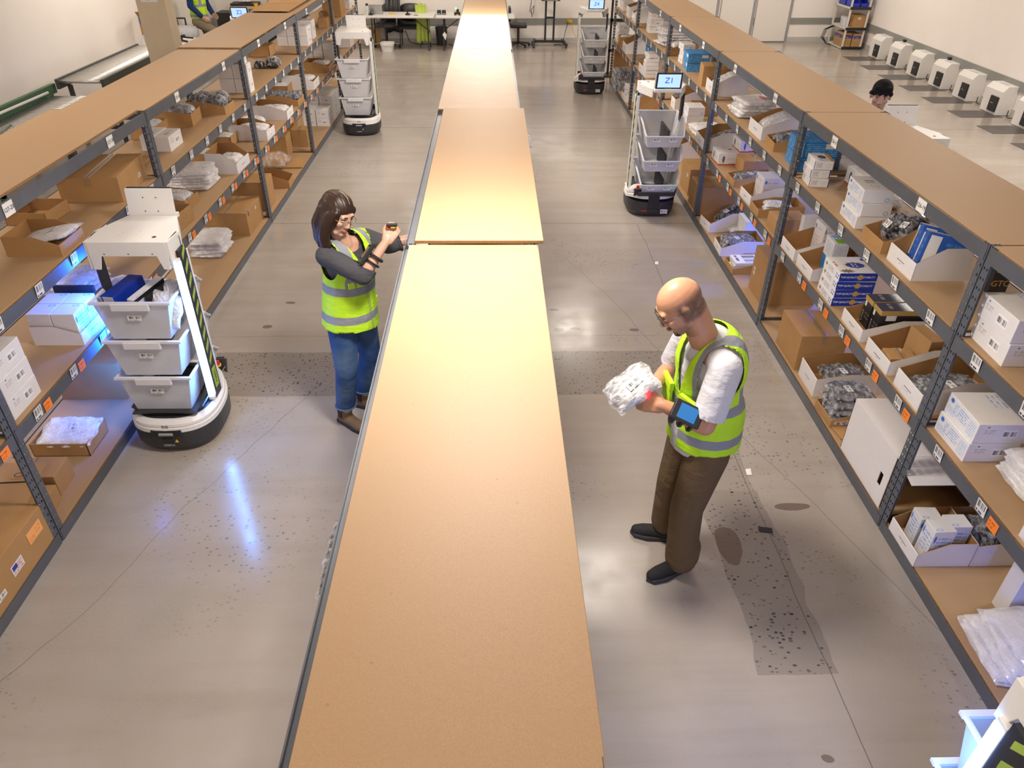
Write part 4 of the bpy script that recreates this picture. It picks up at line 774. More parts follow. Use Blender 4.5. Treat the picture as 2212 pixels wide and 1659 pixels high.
def tote(name_label,fr,hopper=True):
    t=thing('tote',name_label,'tote',fr[0],fr[1])
    H=.262;b=MB()
    # walls: bottom and top rectangles, hopper end lowered
    bx,tx=.175,.225;y0,y1=-.185,.33;Y0,Y1=-.205,.375
    def P(x,y,z):return (x,y,z)
    zc=.125
    prof=[(y0,Y0,H),( .10,.12,H),(.22,.245,H*.86),(.30,.345,zc+.02),(y1,Y1,zc)]
    for s in (-1,1):
        for k in range(4):
            (ya,Ya,za),(yb,Yb,zb)=prof[k],prof[k+1]
            fa=za/H;fb=zb/H
            b.face([P(s*bx,ya,0),P(s*bx,yb,0),P(s*(bx+(tx-bx)*fb),yb+(Yb-yb)*fb,zb),P(s*(bx+(tx-bx)*fa),ya+(Ya-ya)*fa,za)])
        for yy in (-.10,.02,.14): b.bar((s*(bx+.003),yy,.01),(s*(tx-.006),yy,.24),.008,.006)
    fz=zc/H
    b.face([P(-bx,y0,0),P(bx,y0,0),P(tx,Y0,H),P(-tx,Y0,H)]);b.face([P(bx,y1,0),P(-bx,y1,0),P(-(bx+(tx-bx)*fz),Y1,zc),P(bx+(tx-bx)*fz,Y1,zc)])
    b.face([P(-bx,y0,0),P(bx,y0,0),P(bx,y1,0),P(-bx,y1,0)])
    b.build('shell',TOTE,t,solid=.003)
    b=MB()
    b.box(-tx-.018,tx+.018,Y0-.018,Y0+.004,H-.012,H+.002)
    for s in (-1,1):
        pts=[(s*(tx+.009),Y0,H-.004),(s*(tx+.009),.12,H-.004),(s*(tx+.006),.235,H*.86),(s*(tx-.012),.33,zc+.03),(s*(bx+(tx-bx)*fz+.004),Y1+.004,zc)]
        b.tube(pts,.009,6)
    b.tube([(-(bx+(tx-bx)*fz),Y1+.004,zc),(bx+(tx-bx)*fz,Y1+.004,zc)],.008,6)
    b.build('rim',RIM,t)
    b=MB();b.box(-.115,.115,Y0-.024,Y0-.002,H-.052,H-.002);b.build('handle',RIM,t,bevel=.006)
    b=MB();b.box(-.012-.05,.012-.05,-.10,.30,.004,.17);b.build('divider',K['dark'],t)
    sticker(t,0,-.2055,.155,.085,.035,84,0,name='back_label')
    for x in (-.09,.09): sticker(t,x,.3675,.085,.075,.035,78,180,name='front_label')
    return t
def robot(x,y,rz,label,name,led=False,totes=(),top=True,status=True):
    t=thing('picking_robot',label,'robot',(x,y,0),R(rz))
    b=MB();b.loft([ring(.014,.90),ring(.04,.955),ring(.06,.985),ring(.12,1),ring(.185,1.0)],0);base=b.build('base',K['dark'],t,smooth=False)
    b=MB();b.loft([ring(.175,1.004,.045),ring(.205,1.0,.05),ring(.212,.97,.055)],0,False,False);b.build('lower_white_band',K['wplast'],base)
    b=MB();b.loft([ring(.20,.955,.055),ring(.222,.94,.07)],0,False,False);b.build('sensor_slot',K['grey'],base)
    b=MB();b.loft([ring(.215,.985,.06),ring(.235,.975,.08),ring(.258,.90,.11),ring(.264,.80,.10)],0,True,False);b.build('upper_white_band',K['wplast'],base,bevel=.002)
    b=MB();b.loft([ring(.262,.86,.06),ring(.268,.82,.06)],0);b.build('deck',K['black'],base)
    # front (sensor) side
    b=MB();b.box(-.10,.10,-.3175,-.30,.14,.195);b.build('sensor_bezel',K['black'],base,bevel=.008)
    b=MB();b.tube([(-.045,-.319,.165),(.045,-.319,.165)],.011,10);b.build('camera_bar',K['grey'],base);b=MB();b.box(-.033,.033,-.322,-.31,.10,.13);b.build('scanner_window',K['ink'],base)
    b=MB();b.prism([(.045,.102),(.068,.102),(.0565,.122)],'y',-.3215,-.3155);b.build('warning_triangle',K['yellow'],base)
    text('ZEBRA',.026,M('grey_lettering',(.42,.42,.42),.5) if 'grey_lettering' not in bpy.data.materials else bpy.data.materials['grey_lettering'],base,(0,-.3165,.075),(R(90),0,0),depth=.001)
    b=MB();b.box(-.022,.022,-.309,-.29,.205,.228);b.build('laser_window',K['ink'],base,bevel=.003)
    # screen side
    b=MB();b.box(-.065,.065,.30,.3185,.10,.285);b.build('docking_plate',K['black'],base,bevel=.006)
    b=MB();b.box(-.17,-.09,.312,.3165,.05,.10);b.build('rating_label',LBL,base)
    b=MB();b.box(.07,.13,.3085,.3135,.075,.09);b.build('red_tail_light',K['red'],base)
    for s in (-1,1):
        b=MB();b.prism([(s*.10,.352),(s*.24,.352),(s*.235,.25)],'y',.215,.24)
        o=b.build('corner_panel',K['dark'],base,bevel=.004);o.rotation_euler=(R(-18),0,0);o.location=(0,.0,.085)
    b=MB();b.cyl((.19,.268),.018,.335,.365,16);eo=b.build('emergency_stop_button',K['red'],base,bevel=.004);b=MB();b.cyl((.19,.268),.025,.325,.337,16);b.build('button_collar',K['yellow'],eo)
    if status:
        b=MB();b.cyl((-.19,.268),.008,.335,.345,10);b.build('status_light',GREENL,base)
    # tray
    b=MB();b.box(-.22,.19,-.235,.345,.268,.278);
    for s in (-1,1): b.prism([(s*.20,.268),(s*.235,.305),(s*.228,.31),(s*.195,.278)],'y',-.20,.32)
    b.prism([(-.235,.268),(-.26,.30),(-.254,.305),(-.23,.278)],'x',-.20,.20);b.prism([(.345,.268),(.385,.325),(.379,.33),(.34,.278)],'x',-.20,.20)
    b.build('tray',K['dark'],t)
    # masts
    b=MB();b.box(.243,.262,-.03,.075,.26,1.33);m1=b.build('mast_panel',K['black'],t)
    b=MB()
    for k in range(9):
        z=.50+k*.095;b.prism([(.0,z),(.06,z+.05),(.06,z+.085),(.0,z+.035)],'x',.262,.2635)
    b.build('lime_chevrons',HAZ,m1);b=MB();b.box(.262,.2632,.0,.06,.32,.47);o=b.build('lime_panel',K['ygreen'],m1);text('ZEBRA',.034,K['ink'],o,(.2638,.03,.395),(R(90),R(90),R(90)),depth=.0004)
    b=MB();b.box(.236,.268,.077,.09,.26,1.30);b.box(.268,.276,-.07,.068,.26,1.28) if 0 else None;b.build('mast_rail',K['wplast'],m1,bevel=.003)
    b=MB();b.box(.228,.262,-.075,-.032,.27,1.29);lh=b.build('light_housing',K['wplast'],t,bevel=.003)
    b=MB();b.box(.232,.258,-.0775,-.074,.30,1.27);b.box(.2615,.2645,-.0755,-.038,.30,1.27);b.build('light_strip',LEDON if led else LEDOFF,lh)
    b=MB();b.box(-.262,-.240,-.03,.05,.26,1.33);m2=b.build('rear_mast',K['black'],t)
    b=MB();b.box(-.2645,-.2625,.0,.045,.30,1.27);b.build('light_strip',LEDSIDE if led else LEDOFF,m2)
    b=MB();b.box(-.270,-.262,-.02,-.01,.28,1.2);b.build('mast_rail',K['wplast'],m2)
    # canopy with skirt and legs
    b=MB();poly=[(-.232,-.105),(.232,-.105),(.252,.06),(.15,.315),(-.15,.315),(-.252,.06)]
    b.prism(poly,'z',1.395,1.42);b.prism([(-.232,1.33),(.232,1.33),(.232,1.42),(-.232,1.42)],'y',-.108,-.100)
    for s in (-1,1):
        b.prism([(s*.185,1.245),(s*.225,1.245),(s*.232,1.335),(s*.16,1.335)],'y',-.108,-.100)
        b.prism([(-.105,1.25),(-.07,1.25),(-.04,1.33),(.06,1.33),(.06,1.42),(-.105,1.42)],'x',min(s*.232,s*.245),max(s*.232,s*.245))
        b.bar((s*.252,.06,1.375),(s*.15,.315,1.375),.006,.09)
    cp=b.build('canopy',K['wplast'],t,bevel=.0025)
    b=MB();b.cyl((.14,-.03),.013,1.4195,1.4212,16)
    for px,py in ((-.07,.04),(.03,.05),(-.08,.0),(.02,.01)): b.cyl((px,py),.0022,1.4195,1.4208,6)
    for px in (-.14,0,.14): b.tube([(px,-.1085,1.345),(px,-.1095,1.345)],.004,8)
    b.build('screw_holes',K['ink'],cp)
    T=Matrix.Translation((0,.325,1.40))@Matrix.Rotation(R(-8),4,'X')
    b=MB();b.box(-.145,.145,-.006,.004,0,.185,0,T);b.box(-.145,.145,.0,.05,0,.03,0,T);tb=b.build('tablet_bracket',K['wplast'],t,bevel=.003)
    b=MB();b.box(-.135,.135,.004,.020,.028,.192,0,T);tab=b.build('tablet',K['black'],tb,bevel=.004)
    b=MB();b.box(-.118,.118,.0195,.0212,.045,.178,0,T);sc_=b.build('screen',SCR,tab)
    loc=T@Vector((0,.0222,.115))
    if name:text(name,.082,SCRT,sc_,loc,(R(90-8) if 0 else R(98),0,R(180)),depth=.0003)
    b=MB();b.box(-.033,.033,.02,.026,.006,.034,0,T);b.build('tablet_clip',K['ygreen'],tb)
    b=MB()
    for px in (-.04,.04):
        for pz in (.045,.13): b.tube([T@Vector((px,-.0055,pz)),T@Vector((px,-.0075,pz))],.004,8)
    b.build('screw_holes',K['ink'],tb)
    for i,lab in enumerate(totes): tote(lab,((x-.028*math.cos(R(rz)),y,.28+.268*i),R(rz)))
    return t
robot(-2.15,4.17,0,'picking robot with glowing blue-white light strip and three full totes at left',None,True,['bottom frosted tote on the robot with the glowing strip','middle frosted tote on the robot with the glowing strip','top frosted tote full of goods on the robot with the glowing strip'])
robot(1.84,8.42,180,'picking robot with screen reading Z1 in the right aisle','Z1',False,['bottom empty tote on the Z1 robot','middle empty tote on the Z1 robot','top empty tote on the Z1 robot'])
robot(-2.02,11.74,0,'far left picking robot parked beside the shelving, seen from its back',None,False,['bottom frosted tote on the far left robot','middle frosted tote on the far left robot','top frosted tote on the far left robot'])
robot(1.81,14.54,180,'far picking robot with screen reading Z4','Z4',False,['bottom empty tote on the Z4 robot','middle empty tote on the Z4 robot','top empty tote on the Z4 robot'])
robot(3.66,6.375,0,'robot hidden behind the right shelving, only its white top showing',None,True)
robot(1.635,1.05,180,'robot cut off by the bottom right corner with blue-lit totes',None,True,['bottom frosted tote on the robot in the bottom right corner','middle frosted tote on the robot in the bottom right corner','top frosted tote on the robot in the bottom right corner'],status=False)
robot(-3.95,13.2,180,'robot behind the far left shelving, only its lit blue tablet showing','Z2',False)
# goods in the top tote of the glowing robot
fr=((-2.15,4.17,.28+.536),0)
def tilt_box(loc,w,d,h,rot,mats,label,name='printed_box'):
    b=MB();b.box(-w/2,w/2,-d/2,d/2,0,h,(0,min(1,len(mats)-1),min(2,len(mats)-1),0,min(3,len(mats)-1)));o=b.build(name,mats,None,bevel=.002);o.location=loc;o.rotation_euler=[R(a) for a in rot];return tag(o,label,'box')
tilt_box((-2.27,4.15,.835),.10,.28,.27,(4,-4,-16),[TQS,TQT,TQB,TQB],'dark blue box standing in the top tote of the glowing robot')
tilt_box((-2.165,4.17,.83),.05,.28,.26,(6,6,-18),[PB_FRONT,PB_FRONT,PB_END,BLKP],'thin white-edged box beside the dark blue box in the top tote')
tilt_box((-2.115,4.20,.83),.04,.24,.24,(3,10,-16),[K['black']],'black box leaning in the middle of the top tote')
for i,(xx,yy,zz,sd) in enumerate(((-2.06,4.07,.96,0),(-2.02,4.17,.99,1),(-1.985,4.09,.93,2))):
    bag_(((xx,yy,zz),R(-10)),.10,.22,.09,['front','rear tall','right pink-tinted'][i]+' rolled white bag in the top tote of the glowing robot','whitecloth',FILMW,301+i,(62,8),tagm=False)
# ------------------------------------------------------------------ far area: docks, tables, cart
dk_=M('dock_housing_white',(.76,.74,.71),.5,n=.01);plate=M('dock_floor_plate',(.13,.12,.115),.45,.4,n=.12,sc=5)
DOCKW=['farthest','second farthest','third farthest','fourth farthest','fifth farthest','sixth farthest','seventh from the far end','nearest']
for i in range(8):
    y=17.94-1.0*i+(.02 if i>3 else 0);rx=RX(y)-.002
    t=thing('charging_dock',DOCKW[i]+' white robot charging dock with black panel along the right wall','charging dock',(rx,y,0))
    b=MB();b.prism([(-.27,.004),(-.27,.38),(-.20,.47),(-.006,.47),(-.006,.004)],'y',-.14,.36);b.build('housing',dk_,t,bevel=.008)
    b=MB();b.box(-.295,-.268,-.10,.12,.05,.29);cpn=b.build('contact_panel',K['black'],t,bevel=.005)
    b=MB();b.prism([(-.2975,.18),(-.2975,.185),(-.296,.185)],'y',0,.07);b.build('charge_mark',K['inkwhite'],cpn)
    b=MB();b.box(-.92,-.20,-.26,.22,0,.004);b.build('floor_plate',plate,t)
    b=MB();b.box(-.17,-.09,-.06,.22,.4695,.4705);b.build('top_print',M_print('dock_print',(.74,.72,.70),[(.05,.1,.25,.9,(.05,.2,.5),'solid'),(.35,.2,.95,.8,(.4,.4,.45),'t2')]) if 'dock_print' not in bpy.data.materials else bpy.data.materials['dock_print'],t)
    pts=[(-.05,-.12,.10),(-.12,-.22,.02),(-.16,-.34,.015),(-.10,-.45,.03),(-.04,-.52,.12)]
    b=MB();b.tube(pts,.007,6);b.build('power_cable',K['black'],t)
def cable(pts,r,label,m='black'):
    b=MB();b.tube(pts,r,6);return tag(b.build('cable',K[m],smooth=True),label,'cable')
for yy,lab in ((17.2,'black plug and hanging cables on the grey band by the second dock'),(15.2,'black plug and looping cable on the grey band by the fourth dock')):
    X=RX(yy)-.03;b=MB();b.box(X-.05,X,yy-.05,yy+.03,.44,.52);t=thing('plug',lab,'plug',(0,0,0));b.build('plug_body',K['black'],t,bevel=.005)
    for s in (-1,1):
        b=MB();b.tube([(X-.04,yy,.47),(X-.10,yy+.06*s,.38),(X-.08,yy+.04*s,.2),(X-.16,yy-.08*s,.06),(X-.10,yy-.2,.012),(X-.2,yy-.28,.012)],.007,6);b.build('cord',K['black'],t,smooth=True)
# white plastic shelf in the corner
t=thing('storage_rack','white plastic storage rack in the far right corner with blue bins on top','storage rack',(8.68,19.08,0));pw=M('ivory_plastic',(.66,.63,.57),.5,n=.03)
for z in (.04,.46,.90,1.34):
    b=MB();b.box(-.24,.24,0,.92,z-.03,z+.01);b.build('shelf',pw,t,bevel=.006)
    b=MB();b.box(-.245,.245,-.012,.0,z-.035,z+.025);b.build('front_band',K['black'],t)
for sx in (-1,1):
    for yy in (.03,.89): b=MB();b.box(sx*.22-.02,sx*.22+.02,yy-.02,yy+.02,.0,1.40);b.build('leg',pw,t,bevel=.006)
UB=M_print('moving_box_print',(.42,.25,.10),[(.06,.62,.94,.86,(.05,.06,.28),'solid'),(.28,.66,.72,.82,(.42,.25,.10),'t1'),(.2,.2,.8,.5,(.33,.19,.08),'t2')])
box_(((8.55,19.40,.052),0),.22,.5,.30,'kraft box with blue printed band, left on the bottom of the corner rack',mats=[UB],name='moving_box');box_(((8.78,19.36,.052),0),.20,.5,.29,'kraft box with blue printed band, right on the bottom of the corner rack',mats=[UB],name='moving_box')
box_(((8.76,19.36,.472),0),.28,.4,.27,'kraft box with orange sticker on the middle of the corner rack',stick=(-.02,.20,.07,.05))
tote_=thing('clear_tub','clear plastic tub beside the kraft box on the corner rack','tub',(8.53,19.45,.475));b=MB();b.loft([[(x*s,y*s,z) for x,y in outline(.08,.14,20,4)] for z,s in ((0,.85),(.2,1.0))],0,True,False);b.build('shell',TOTE,tote_,solid=.003)
for i in range(4):
    t=thing('parts_bin',['front left','front right','rear left','rear right'][i]+' dark blue parts bin on the top of the corner rack','bin',(8.57+.2*(i%2),19.30+.42*(i//2),.915));b=MB();b.box(-.09,.09,-.18,.18,0,.005);b.box(-.09,.09,.172,.18,0,.16);b.box(-.09,.09,-.18,-.172,0,.08)
    for s in (-1,1): b.prism([(-.18,0),(.18,0),(.18,.16),(-.06,.16),(-.18,.08)],'x',min(s*.09,s*.085),max(s*.09,s*.085))
    b.build('shell',K['blue'],t);b=MB();b.box(-.05,.05,-.19,-.178,.03,.06);b.build('label_holder',K['blue'],t)
for i in range(3): cable([(8.42-.03*i,19.7,.44),(8.25-.03*i,19.72,.36),(8.20-.03*i,19.70,.18),(8.30,19.68,.03),(8.40,19.66,.01)],.009,['outer','middle','inner'][i]+' black cable loop hanging beside the corner rack')
# folding tables
def ftable(x0,x1,label):
    t=thing('folding_table',label,'table',((x0+x1)/2,18.82,0));w=(x1-x0)/2
    b=MB();b.box(-w+.01,w-.01,-.40,.38,.70,.74);b.build('table_top',K['tabwhite'],t,bevel=.012)
    for s in (-1,1):
        for yy in (-.26,.24): b=MB();b.tube([(s*(w-.18),yy*.8,.70),(s*(w-.16),yy,0)],.016,8);b.build('leg',K['dark'],t)
        b=MB();b.bar((s*(w-.17),-.24,.36),(s*(w-.17),.22,.36),.02);b.bar((s*(w-.17),0,.40),(s*(w-.55),0,.68),.02);b.build('brace',K['dark'],t)
    return t
ftable(-2.93,-1.31,'white folding table at the far wall holding the open laptop');ftable(-1.29,.52,'white folding table at the far wall partly behind the central shelving')
def laptop(x,y,z,label,rz=0,on=False):
    t=thing('laptop',label,'laptop',(x,y,z),R(rz));b=MB();b.box(-.15,.15,-.02,.2,0,.014);b.build('keyboard_half',K['silver'],t,bevel=.003)
    T=Matrix.Translation((0,-.02,.014))@Matrix.Rotation(R(14),4,'X');b=MB();b.box(-.15,.15,-.006,0,0,.20,0,T);l=b.build('lid',K['silver'],t,bevel=.003)
    b=MB();b.box(-.14,.14,0,.002,.01,.19,0,T);b.build('screen',SCR if on else K['black'],l);return t
laptop(-2.66,18.75,.741,'open grey laptop seen from behind on the left folding table')
t=thing('water_bottle','white bottle with black lid at the left end of the table','bottle',(-2.86,18.78,.741));b=MB();b.cyl((0,0),.033,0,.17,16);b.build('body',K['wplast'],t);b=MB();b.cyl((0,0),.03,.17,.215,16);b.build('lid',K['dark'],t)
def gadget(x,y,label,kind='scanner'):
    t=thing(kind,label,'device',(x,y,.741));b=MB();b.box(-.05,.05,-.03,.03,0,.035);b.box(-.02,.02,-.025,.0,.035,.07);b.build('body',K['black'],t,bevel=.008);b=MB();b.tube([(.03,.02,.02),(.08,.05,.01),(.06,.09,.008),(.0,.08,.008)],.005,6);b.build('strap',K['black'],t);return t
gadget(-1.93,18.65,'black hand scanner lying on the left folding table');gadget(-2.76,18.60,'small black scanner beside the white bottle')
b=MB();b.box(-.05,.05,-.03,.03,0,.018);o=b.build('mouse',K['grey'],None,(-1.74,18.60,.741),bevel=.008);tag(o,'grey computer mouse near the middle of the left table','mouse')
b=MB();b.box(-.07,.07,-.05,.05,0,.02);o=b.build('notepad',K['yellow'],None,(-2.30,18.75,.741));tag(o,'small yellow notepad beside the laptop','notepad')
for i in range(2): t=thing('battery_charger',['left','right'][i]+' of the two black battery chargers on the right table','charger',(-1.22+.11*i,18.8,.741));b=MB();b.box(-.045,.045,-.05,.05,0,.09);b.build('body',K['black'],t,bevel=.01);b=MB();b.box(-.03,.03,-.052,-.05,.01,.03);b.build('front_label',K['grey'],t)
t=thing('charging_cradle','black charging cradle with a green light on the right table','charger',(-.80,18.72,.741));b=MB();b.box(-.07,.07,-.05,.05,0,.06);b.box(-.02,.04,-.04,.04,.06,.12);b.build('body',K['black'],t,bevel=.008);b=MB();b.cyl((-.03,0),.018,.12,.15,12);b.build('green_light',GREENL,t);b=MB();b.box(-.02,.03,-.07,-.05,.0,.02);b.build('yellow_tip',K['yellow'],t)
# task chair
t=thing('task_chair','grey task chair with silver star base behind the left table','chair',(-2.50,19.08,0),R(-15))
b=MB();b.loft([[(x*s,y*s,z) for x,y in outline(.24,.23,20,3)] for z,s in ((.44,.9),(.46,1),(.50,1),(.52,.92))]);b.build('seat',K['graycloth'],t,smooth=True)
b=MB();b.loft([[(x*s,.22+z2*.1,.62+y*s) for x,y in outline(.22,.28,20,3)] for z2,s in ((0,.95),(.4,1),(.6,.93))]);b.build('backrest',K['graycloth'],t,smooth=True)
b=MB();b.cyl((0,0),.03,.10,.45,12);b.build('gas_lift',K['black'],t)
for k in range(5):
    a=2*math.pi*k/5;b=MB();b.bar((0,0,.12),(.30*math.cos(a),.30*math.sin(a),.07),.05,.03);l=b.build('base_arm',K['silver'],t,bevel=.006);b=MB();b.tube([(.30*math.cos(a)-.015,.30*math.sin(a),.03),(.30*math.cos(a)+.015,.30*math.sin(a),.03)],.03,12);b.build('caster',K['black'],l)
for s in (-1,1): b=MB();b.bar((s*.25,.05,.46),(s*.27,.05,.66),.03);b.bar((s*.27,-.08,.67),(s*.27,.14,.67),.05,.03);b.build('armrest',K['silver'],t)
# garments on the chairs
def drape(pts_top,w,l,label,m,cat,loc,rz=0,seed=1,name='jacket'):
    V=[];F=[];n=14
    for i in range(n+1):
        for j in range(n+1):
            u=i/n-.5;v=j/n;V.append((u*w*(1-.25*(1-v)),.02*math.sin(u*22+seed)*(.3+v)-.12*min(1,(v-.12)*4) if v>.12 else .0+.02*math.sin(u*22+seed),-v*l+.02*math.cos(u*9)))
    for i in range(n):
        for j in range(n): a=i*(n+1)+j;F.append((a,a+1,a+n+2,a+n+1))
    b=MB();b.add(V,F);o=b.build(name,m,None,loc,rz,solid=.012,smooth=True);return tag(o,label,cat)
drape(0,.42,.85,'dark jacket hanging over the task chair back',K['black'],'jacket',(-2.33,19.36,1.15),0,2)
t=thing('guest_chair','black guest chair with thin metal legs behind the left table','chair',(-1.93,19.15,0),0)
b=MB();b.box(-.25,.25,-.22,.22,.40,.46);b.build('seat',K['black'],t,bevel=.02);b=MB();b.loft([[(x*s,.22+z2*.08,.70+y*s) for x,y in outline(.27,.20,20,3)] for z2,s in ((0,.95),(.4,1),(.6,.93))]);b.build('backrest',K['black'],t,smooth=True)
for sx in (-1,1):
    for sy in (-1,1): b=MB();b.tube([(sx*.23,sy*.2,.42),(sx*.24,sy*.22,0)],.012,8);b.build('leg',K['dark'],t)
o=drape(0,.34,.80,'lime safety vest with silver bands draped over the guest chair',M_print('vest_cloth',(.42,.55,.03),[(.0,.4,1,.5,(.6,.6,.6),'solid')]),'safety vest',(-1.66,19.05,.93),R(20),5,'safety_vest')
t=thing('wash_tub','white plastic tub on the floor before the far table','tub',(-2.43,18.56,0));b=MB();b.loft([[(x*s,y*s,z) for x,y in outline(.155,.20,28,4)] for z,s in ((0,.80),(.12,.93),(.13,1.0),(.175,1.04),(.175,.98),(.02,.76))],0,True,True);b.build('body',K['wplast'],t,bevel=.003)
t=thing('waste_bin','black waste bin under the right folding table','bin',(-1.22,19.38,0));b=MB();b.loft([[(x*s,y*s,z) for x,y in outline(.14,.13,20,4)] for z,s in ((0,.78),(.38,1.0),(.38,.95),(.02,.74))],0,True,True);b.build('body',K['black'],t);b=MB();b.loft([[(x*s,y*s,z) for x,y in outline(.14,.13,20,4)] for z,s in ((.37,1.04),(.395,1.04))],0,False,False);b.build('rim',K['dark'],t,solid=.004)
b=MB();b.prism([(-.05,.30),(0,.36),(.05,.30),(.02,.18)],'y',-.002,0);o=b.build('paper_tag',K['wplast'],None,(-1.10,18.56,.05));tag(o,'white paper tag hanging on the right table leg','paper tag')
cable([(-2.1,19.5,.3),(-2.0,19.45,.05),(-1.8,19.4,.015),(-1.5,19.42,.012),(-1.3,19.4,.015)],.008,'black cable running along the floor to the waste bin');cable([(-1.05,19.35,.02),(-.95,19.2,.012),(-.85,19.3,.012),(-.9,19.45,.02)],.008,'coiled black cable on the floor right of the waste bin')
box_(((-2.80,19.25,0),R(10)),.26,.25,.40,'open kraft carton standing under the left folding table')
# rolling monitor cart
t=thing('monitor_cart','black rolling laptop cart before the far wall','cart',(1.37,19.33,0))
for s in (-1,1): b=MB();b.box(s*.10-.022,s*.10+.022,-.03,.03,.10,1.0);b.build('column',K['black'],t,bevel=.004)
b=MB();b.box(-.10,.10,-.02,.02,.60,.64);b.build('crossbar',K['black'],t);b=MB();b.box(-.36,.36,-.05,.05,.08,.13);b.build('base_frame',K['black'],t,bevel=.004)
for s in (-1,1):
    b=MB();b.bar((s*.34,.25,.10),(s*.40,-.30,.06),.06,.05);l=b.build('foot',K['black'],t,bevel=.006)
    for yy in (.25,-.30): b=MB();b.tube([(s*.39-.02,yy,.035),(s*.39+.02,yy,.035)],.035,12);b.build('caster',K['dark'],l)
b=MB();b.box(-.22,.22,-.16,.16,.99,1.01);b.build('tray',K['black'],t,bevel=.004)
laptop(1.37,19.27,1.011,'open laptop with a bright blue screen on the rolling cart',180,True)
cable([(.95,19.58,1.4),(.93,19.58,.9),(.90,19.57,.72),(.98,19.56,.66),(1.0,19.56,.85),(.93,19.57,.75),(.96,19.56,.60)],.008,'black cord with adapter hanging on the far wall left of the cart')
cable([(1.85,19.70,.50),(1.78,19.60,.30),(1.72,19.5,.02),(1.5,19.4,.015)],.008,'black cord from the wall outlet to the cart')
cable([(1.92,19.70,.50),(1.98,19.65,.25),(2.15,19.55,.02),(2.4,19.45,.012)],.008,'yellow extension cord from the wall outlet','yellow')
b=MB();b.box(1.82,1.95,BY(1.9)-.05,BY(1.9)-.02,.46,.53);o=b.build('wall_outlet',K['yellow']);tag(o,'yellow wall outlet on the grey band right of the cart','outlet')
b=MB();b.box(.95,1.60,BY(1.3)-.06,BY(1.3)-.01,1.25,1.7);o=b.build('wall_screen',M('wall_screen_grey',(.20,.20,.22),.3));tag(o,'grey wall screen above the rolling cart','screen')
t=thing('task_chair','black chair half hidden by the central shelving at the far table','chair',(.62,19.25,0),R(90))
b=MB();b.box(-.2,.2,-.2,.2,.42,.50);b.build('seat',K['black'],t,bevel=.03);b=MB();b.box(-.2,.2,.18,.24,.55,.86);b.build('backrest',K['black'],t,bevel=.03);b=MB();b.cyl((0,0),.03,.06,.43);b.build('gas_lift',K['black'],t)
for k in range(5):
    a=2*math.pi*k/5;b=MB();b.bar((0,0,.10),(.28*math.cos(a),.28*math.sin(a),.06),.05,.03);l=b.build('base_arm',K['black'],t);b=MB();b.tube([(.28*math.cos(a)-.015,.28*math.sin(a),.03),(.28*math.cos(a)+.015,.28*math.sin(a),.03)],.03,12);b.build('caster',K['black'],l)
# black bracket stand at the far end of the right shelving
b=MB();b.box(-.02,.02,-.02,.02,0,1.5);b.box(-.02,.30,-.02,.02,.45,.50);b.box(-.02,.30,-.02,.02,1.0,1.05);b.box(-.2,.3,-.2,.2,0,.03);o=b.build('stand',K['black'],None,(2.35,15.95,0));tag(o,'black metal stand at the far end of the right shelving','stand')
# ------------------------------------------------------------------ left side: conveyors, column, corner
def conveyor(x0,x1,y0,y1,z,label,frame,step=.075):
    t=thing('roller_conveyor',label,'conveyor',((x0+x1)/2,y0,0));w=(x1-x0)/2;L=y1-y0
    for s in (-1,1):
        b=MB();b.box(s*w-.02,s*w+.02,0,L,z-.10,z+.03);b.build('side_rail',frame,t,bevel=.003)
    n=int(L/step)
    for i in range(min(n,96)):
        yy=step*(i+.5);b=MB();b.tube([(-w+.02,yy,z-.005),(w-.02,yy,z-.005)],.024,8);b.build('roller',K['chrome'],t,smooth=True)
    for yy in [.25+k*1.6 for k in range(int(L/1.6)+1)]:
        b=MB();b.box(-w,-w+.05,yy,yy+.05,0,z-.1);b.box(w-.05,w,yy,yy+.05,0,z-.1);b.box(-w,w,yy,yy+.05,.2,.25);b.build('stand_leg',frame,t)
    return t
cs=M('conveyor_dark_frame',(.07,.08,.07),.5,.3,n=.2)
c1=conveyor(-6.06,-5.50,6.3,10.75,.72,'low green-railed roller conveyor along the left wall',K['green'])
b=MB();b.box(-.34,-.28,0,4.6,.74,.86);b.build('guard_rail',K['green'],c1,bevel=.003)
b=MB();b.tube([(-.24,.1,.80),(-.25,1.6,.80),(-.22,2.6,.83),(-.25,4.3,.80)],.018,8);b.build('white_hose',K['wplast'],c1,smooth=True)
b=MB();b.tube([(.20,1.6,.73),(.10,2.2,.76),(-.02,2.9,.75)],[.03,.045,.015],8);b.build('grey_strap',K['grey'],c1,smooth=True)
conveyor(-5.98,-5.36,10.80,13.6,.90,'higher roller conveyor with dark frame beyond the green one',cs)
col=MB();col.box(-5.13,-4.71,11.95,12.25,0,4.6);o=col.build('pillar',K['cream'],bevel=.01);tag(o,'cream painted square pillar behind the left shelving','pillar')
b=MB();b.box(-.12,.12,-.003,0,-.05,.05);q=b.build('sign_plate',K['wplast'],o,loc=(-4.93,11.948,1.80));text('07',.09,K['ink'],q,(0,-.004,0),(R(90),0,0),depth=.0005)
t=tray_(((-5.98,14.45,.97),R(8)),.36,.42,.30,'open kraft carton with a blue-yellow label on the stand behind the conveyor',flaps=True);sticker(t,-.02,-.2115,.22,.30,.09,m=M_print('big_label',(.72,.72,.70),[(.0,.0,.2,1,(.05,.2,.6),'solid'),(.3,.2,.9,.8,(.3,.3,.3),'t3')]),name='carton_label')
t=thing('carton_stand','white metal stand carrying the open carton behind the conveyor','stand',(-5.98,14.45,0));b=MB();b.box(-.17,.17,-.22,.22,.93,.965);b.build('shelf',K['wplast'],t)
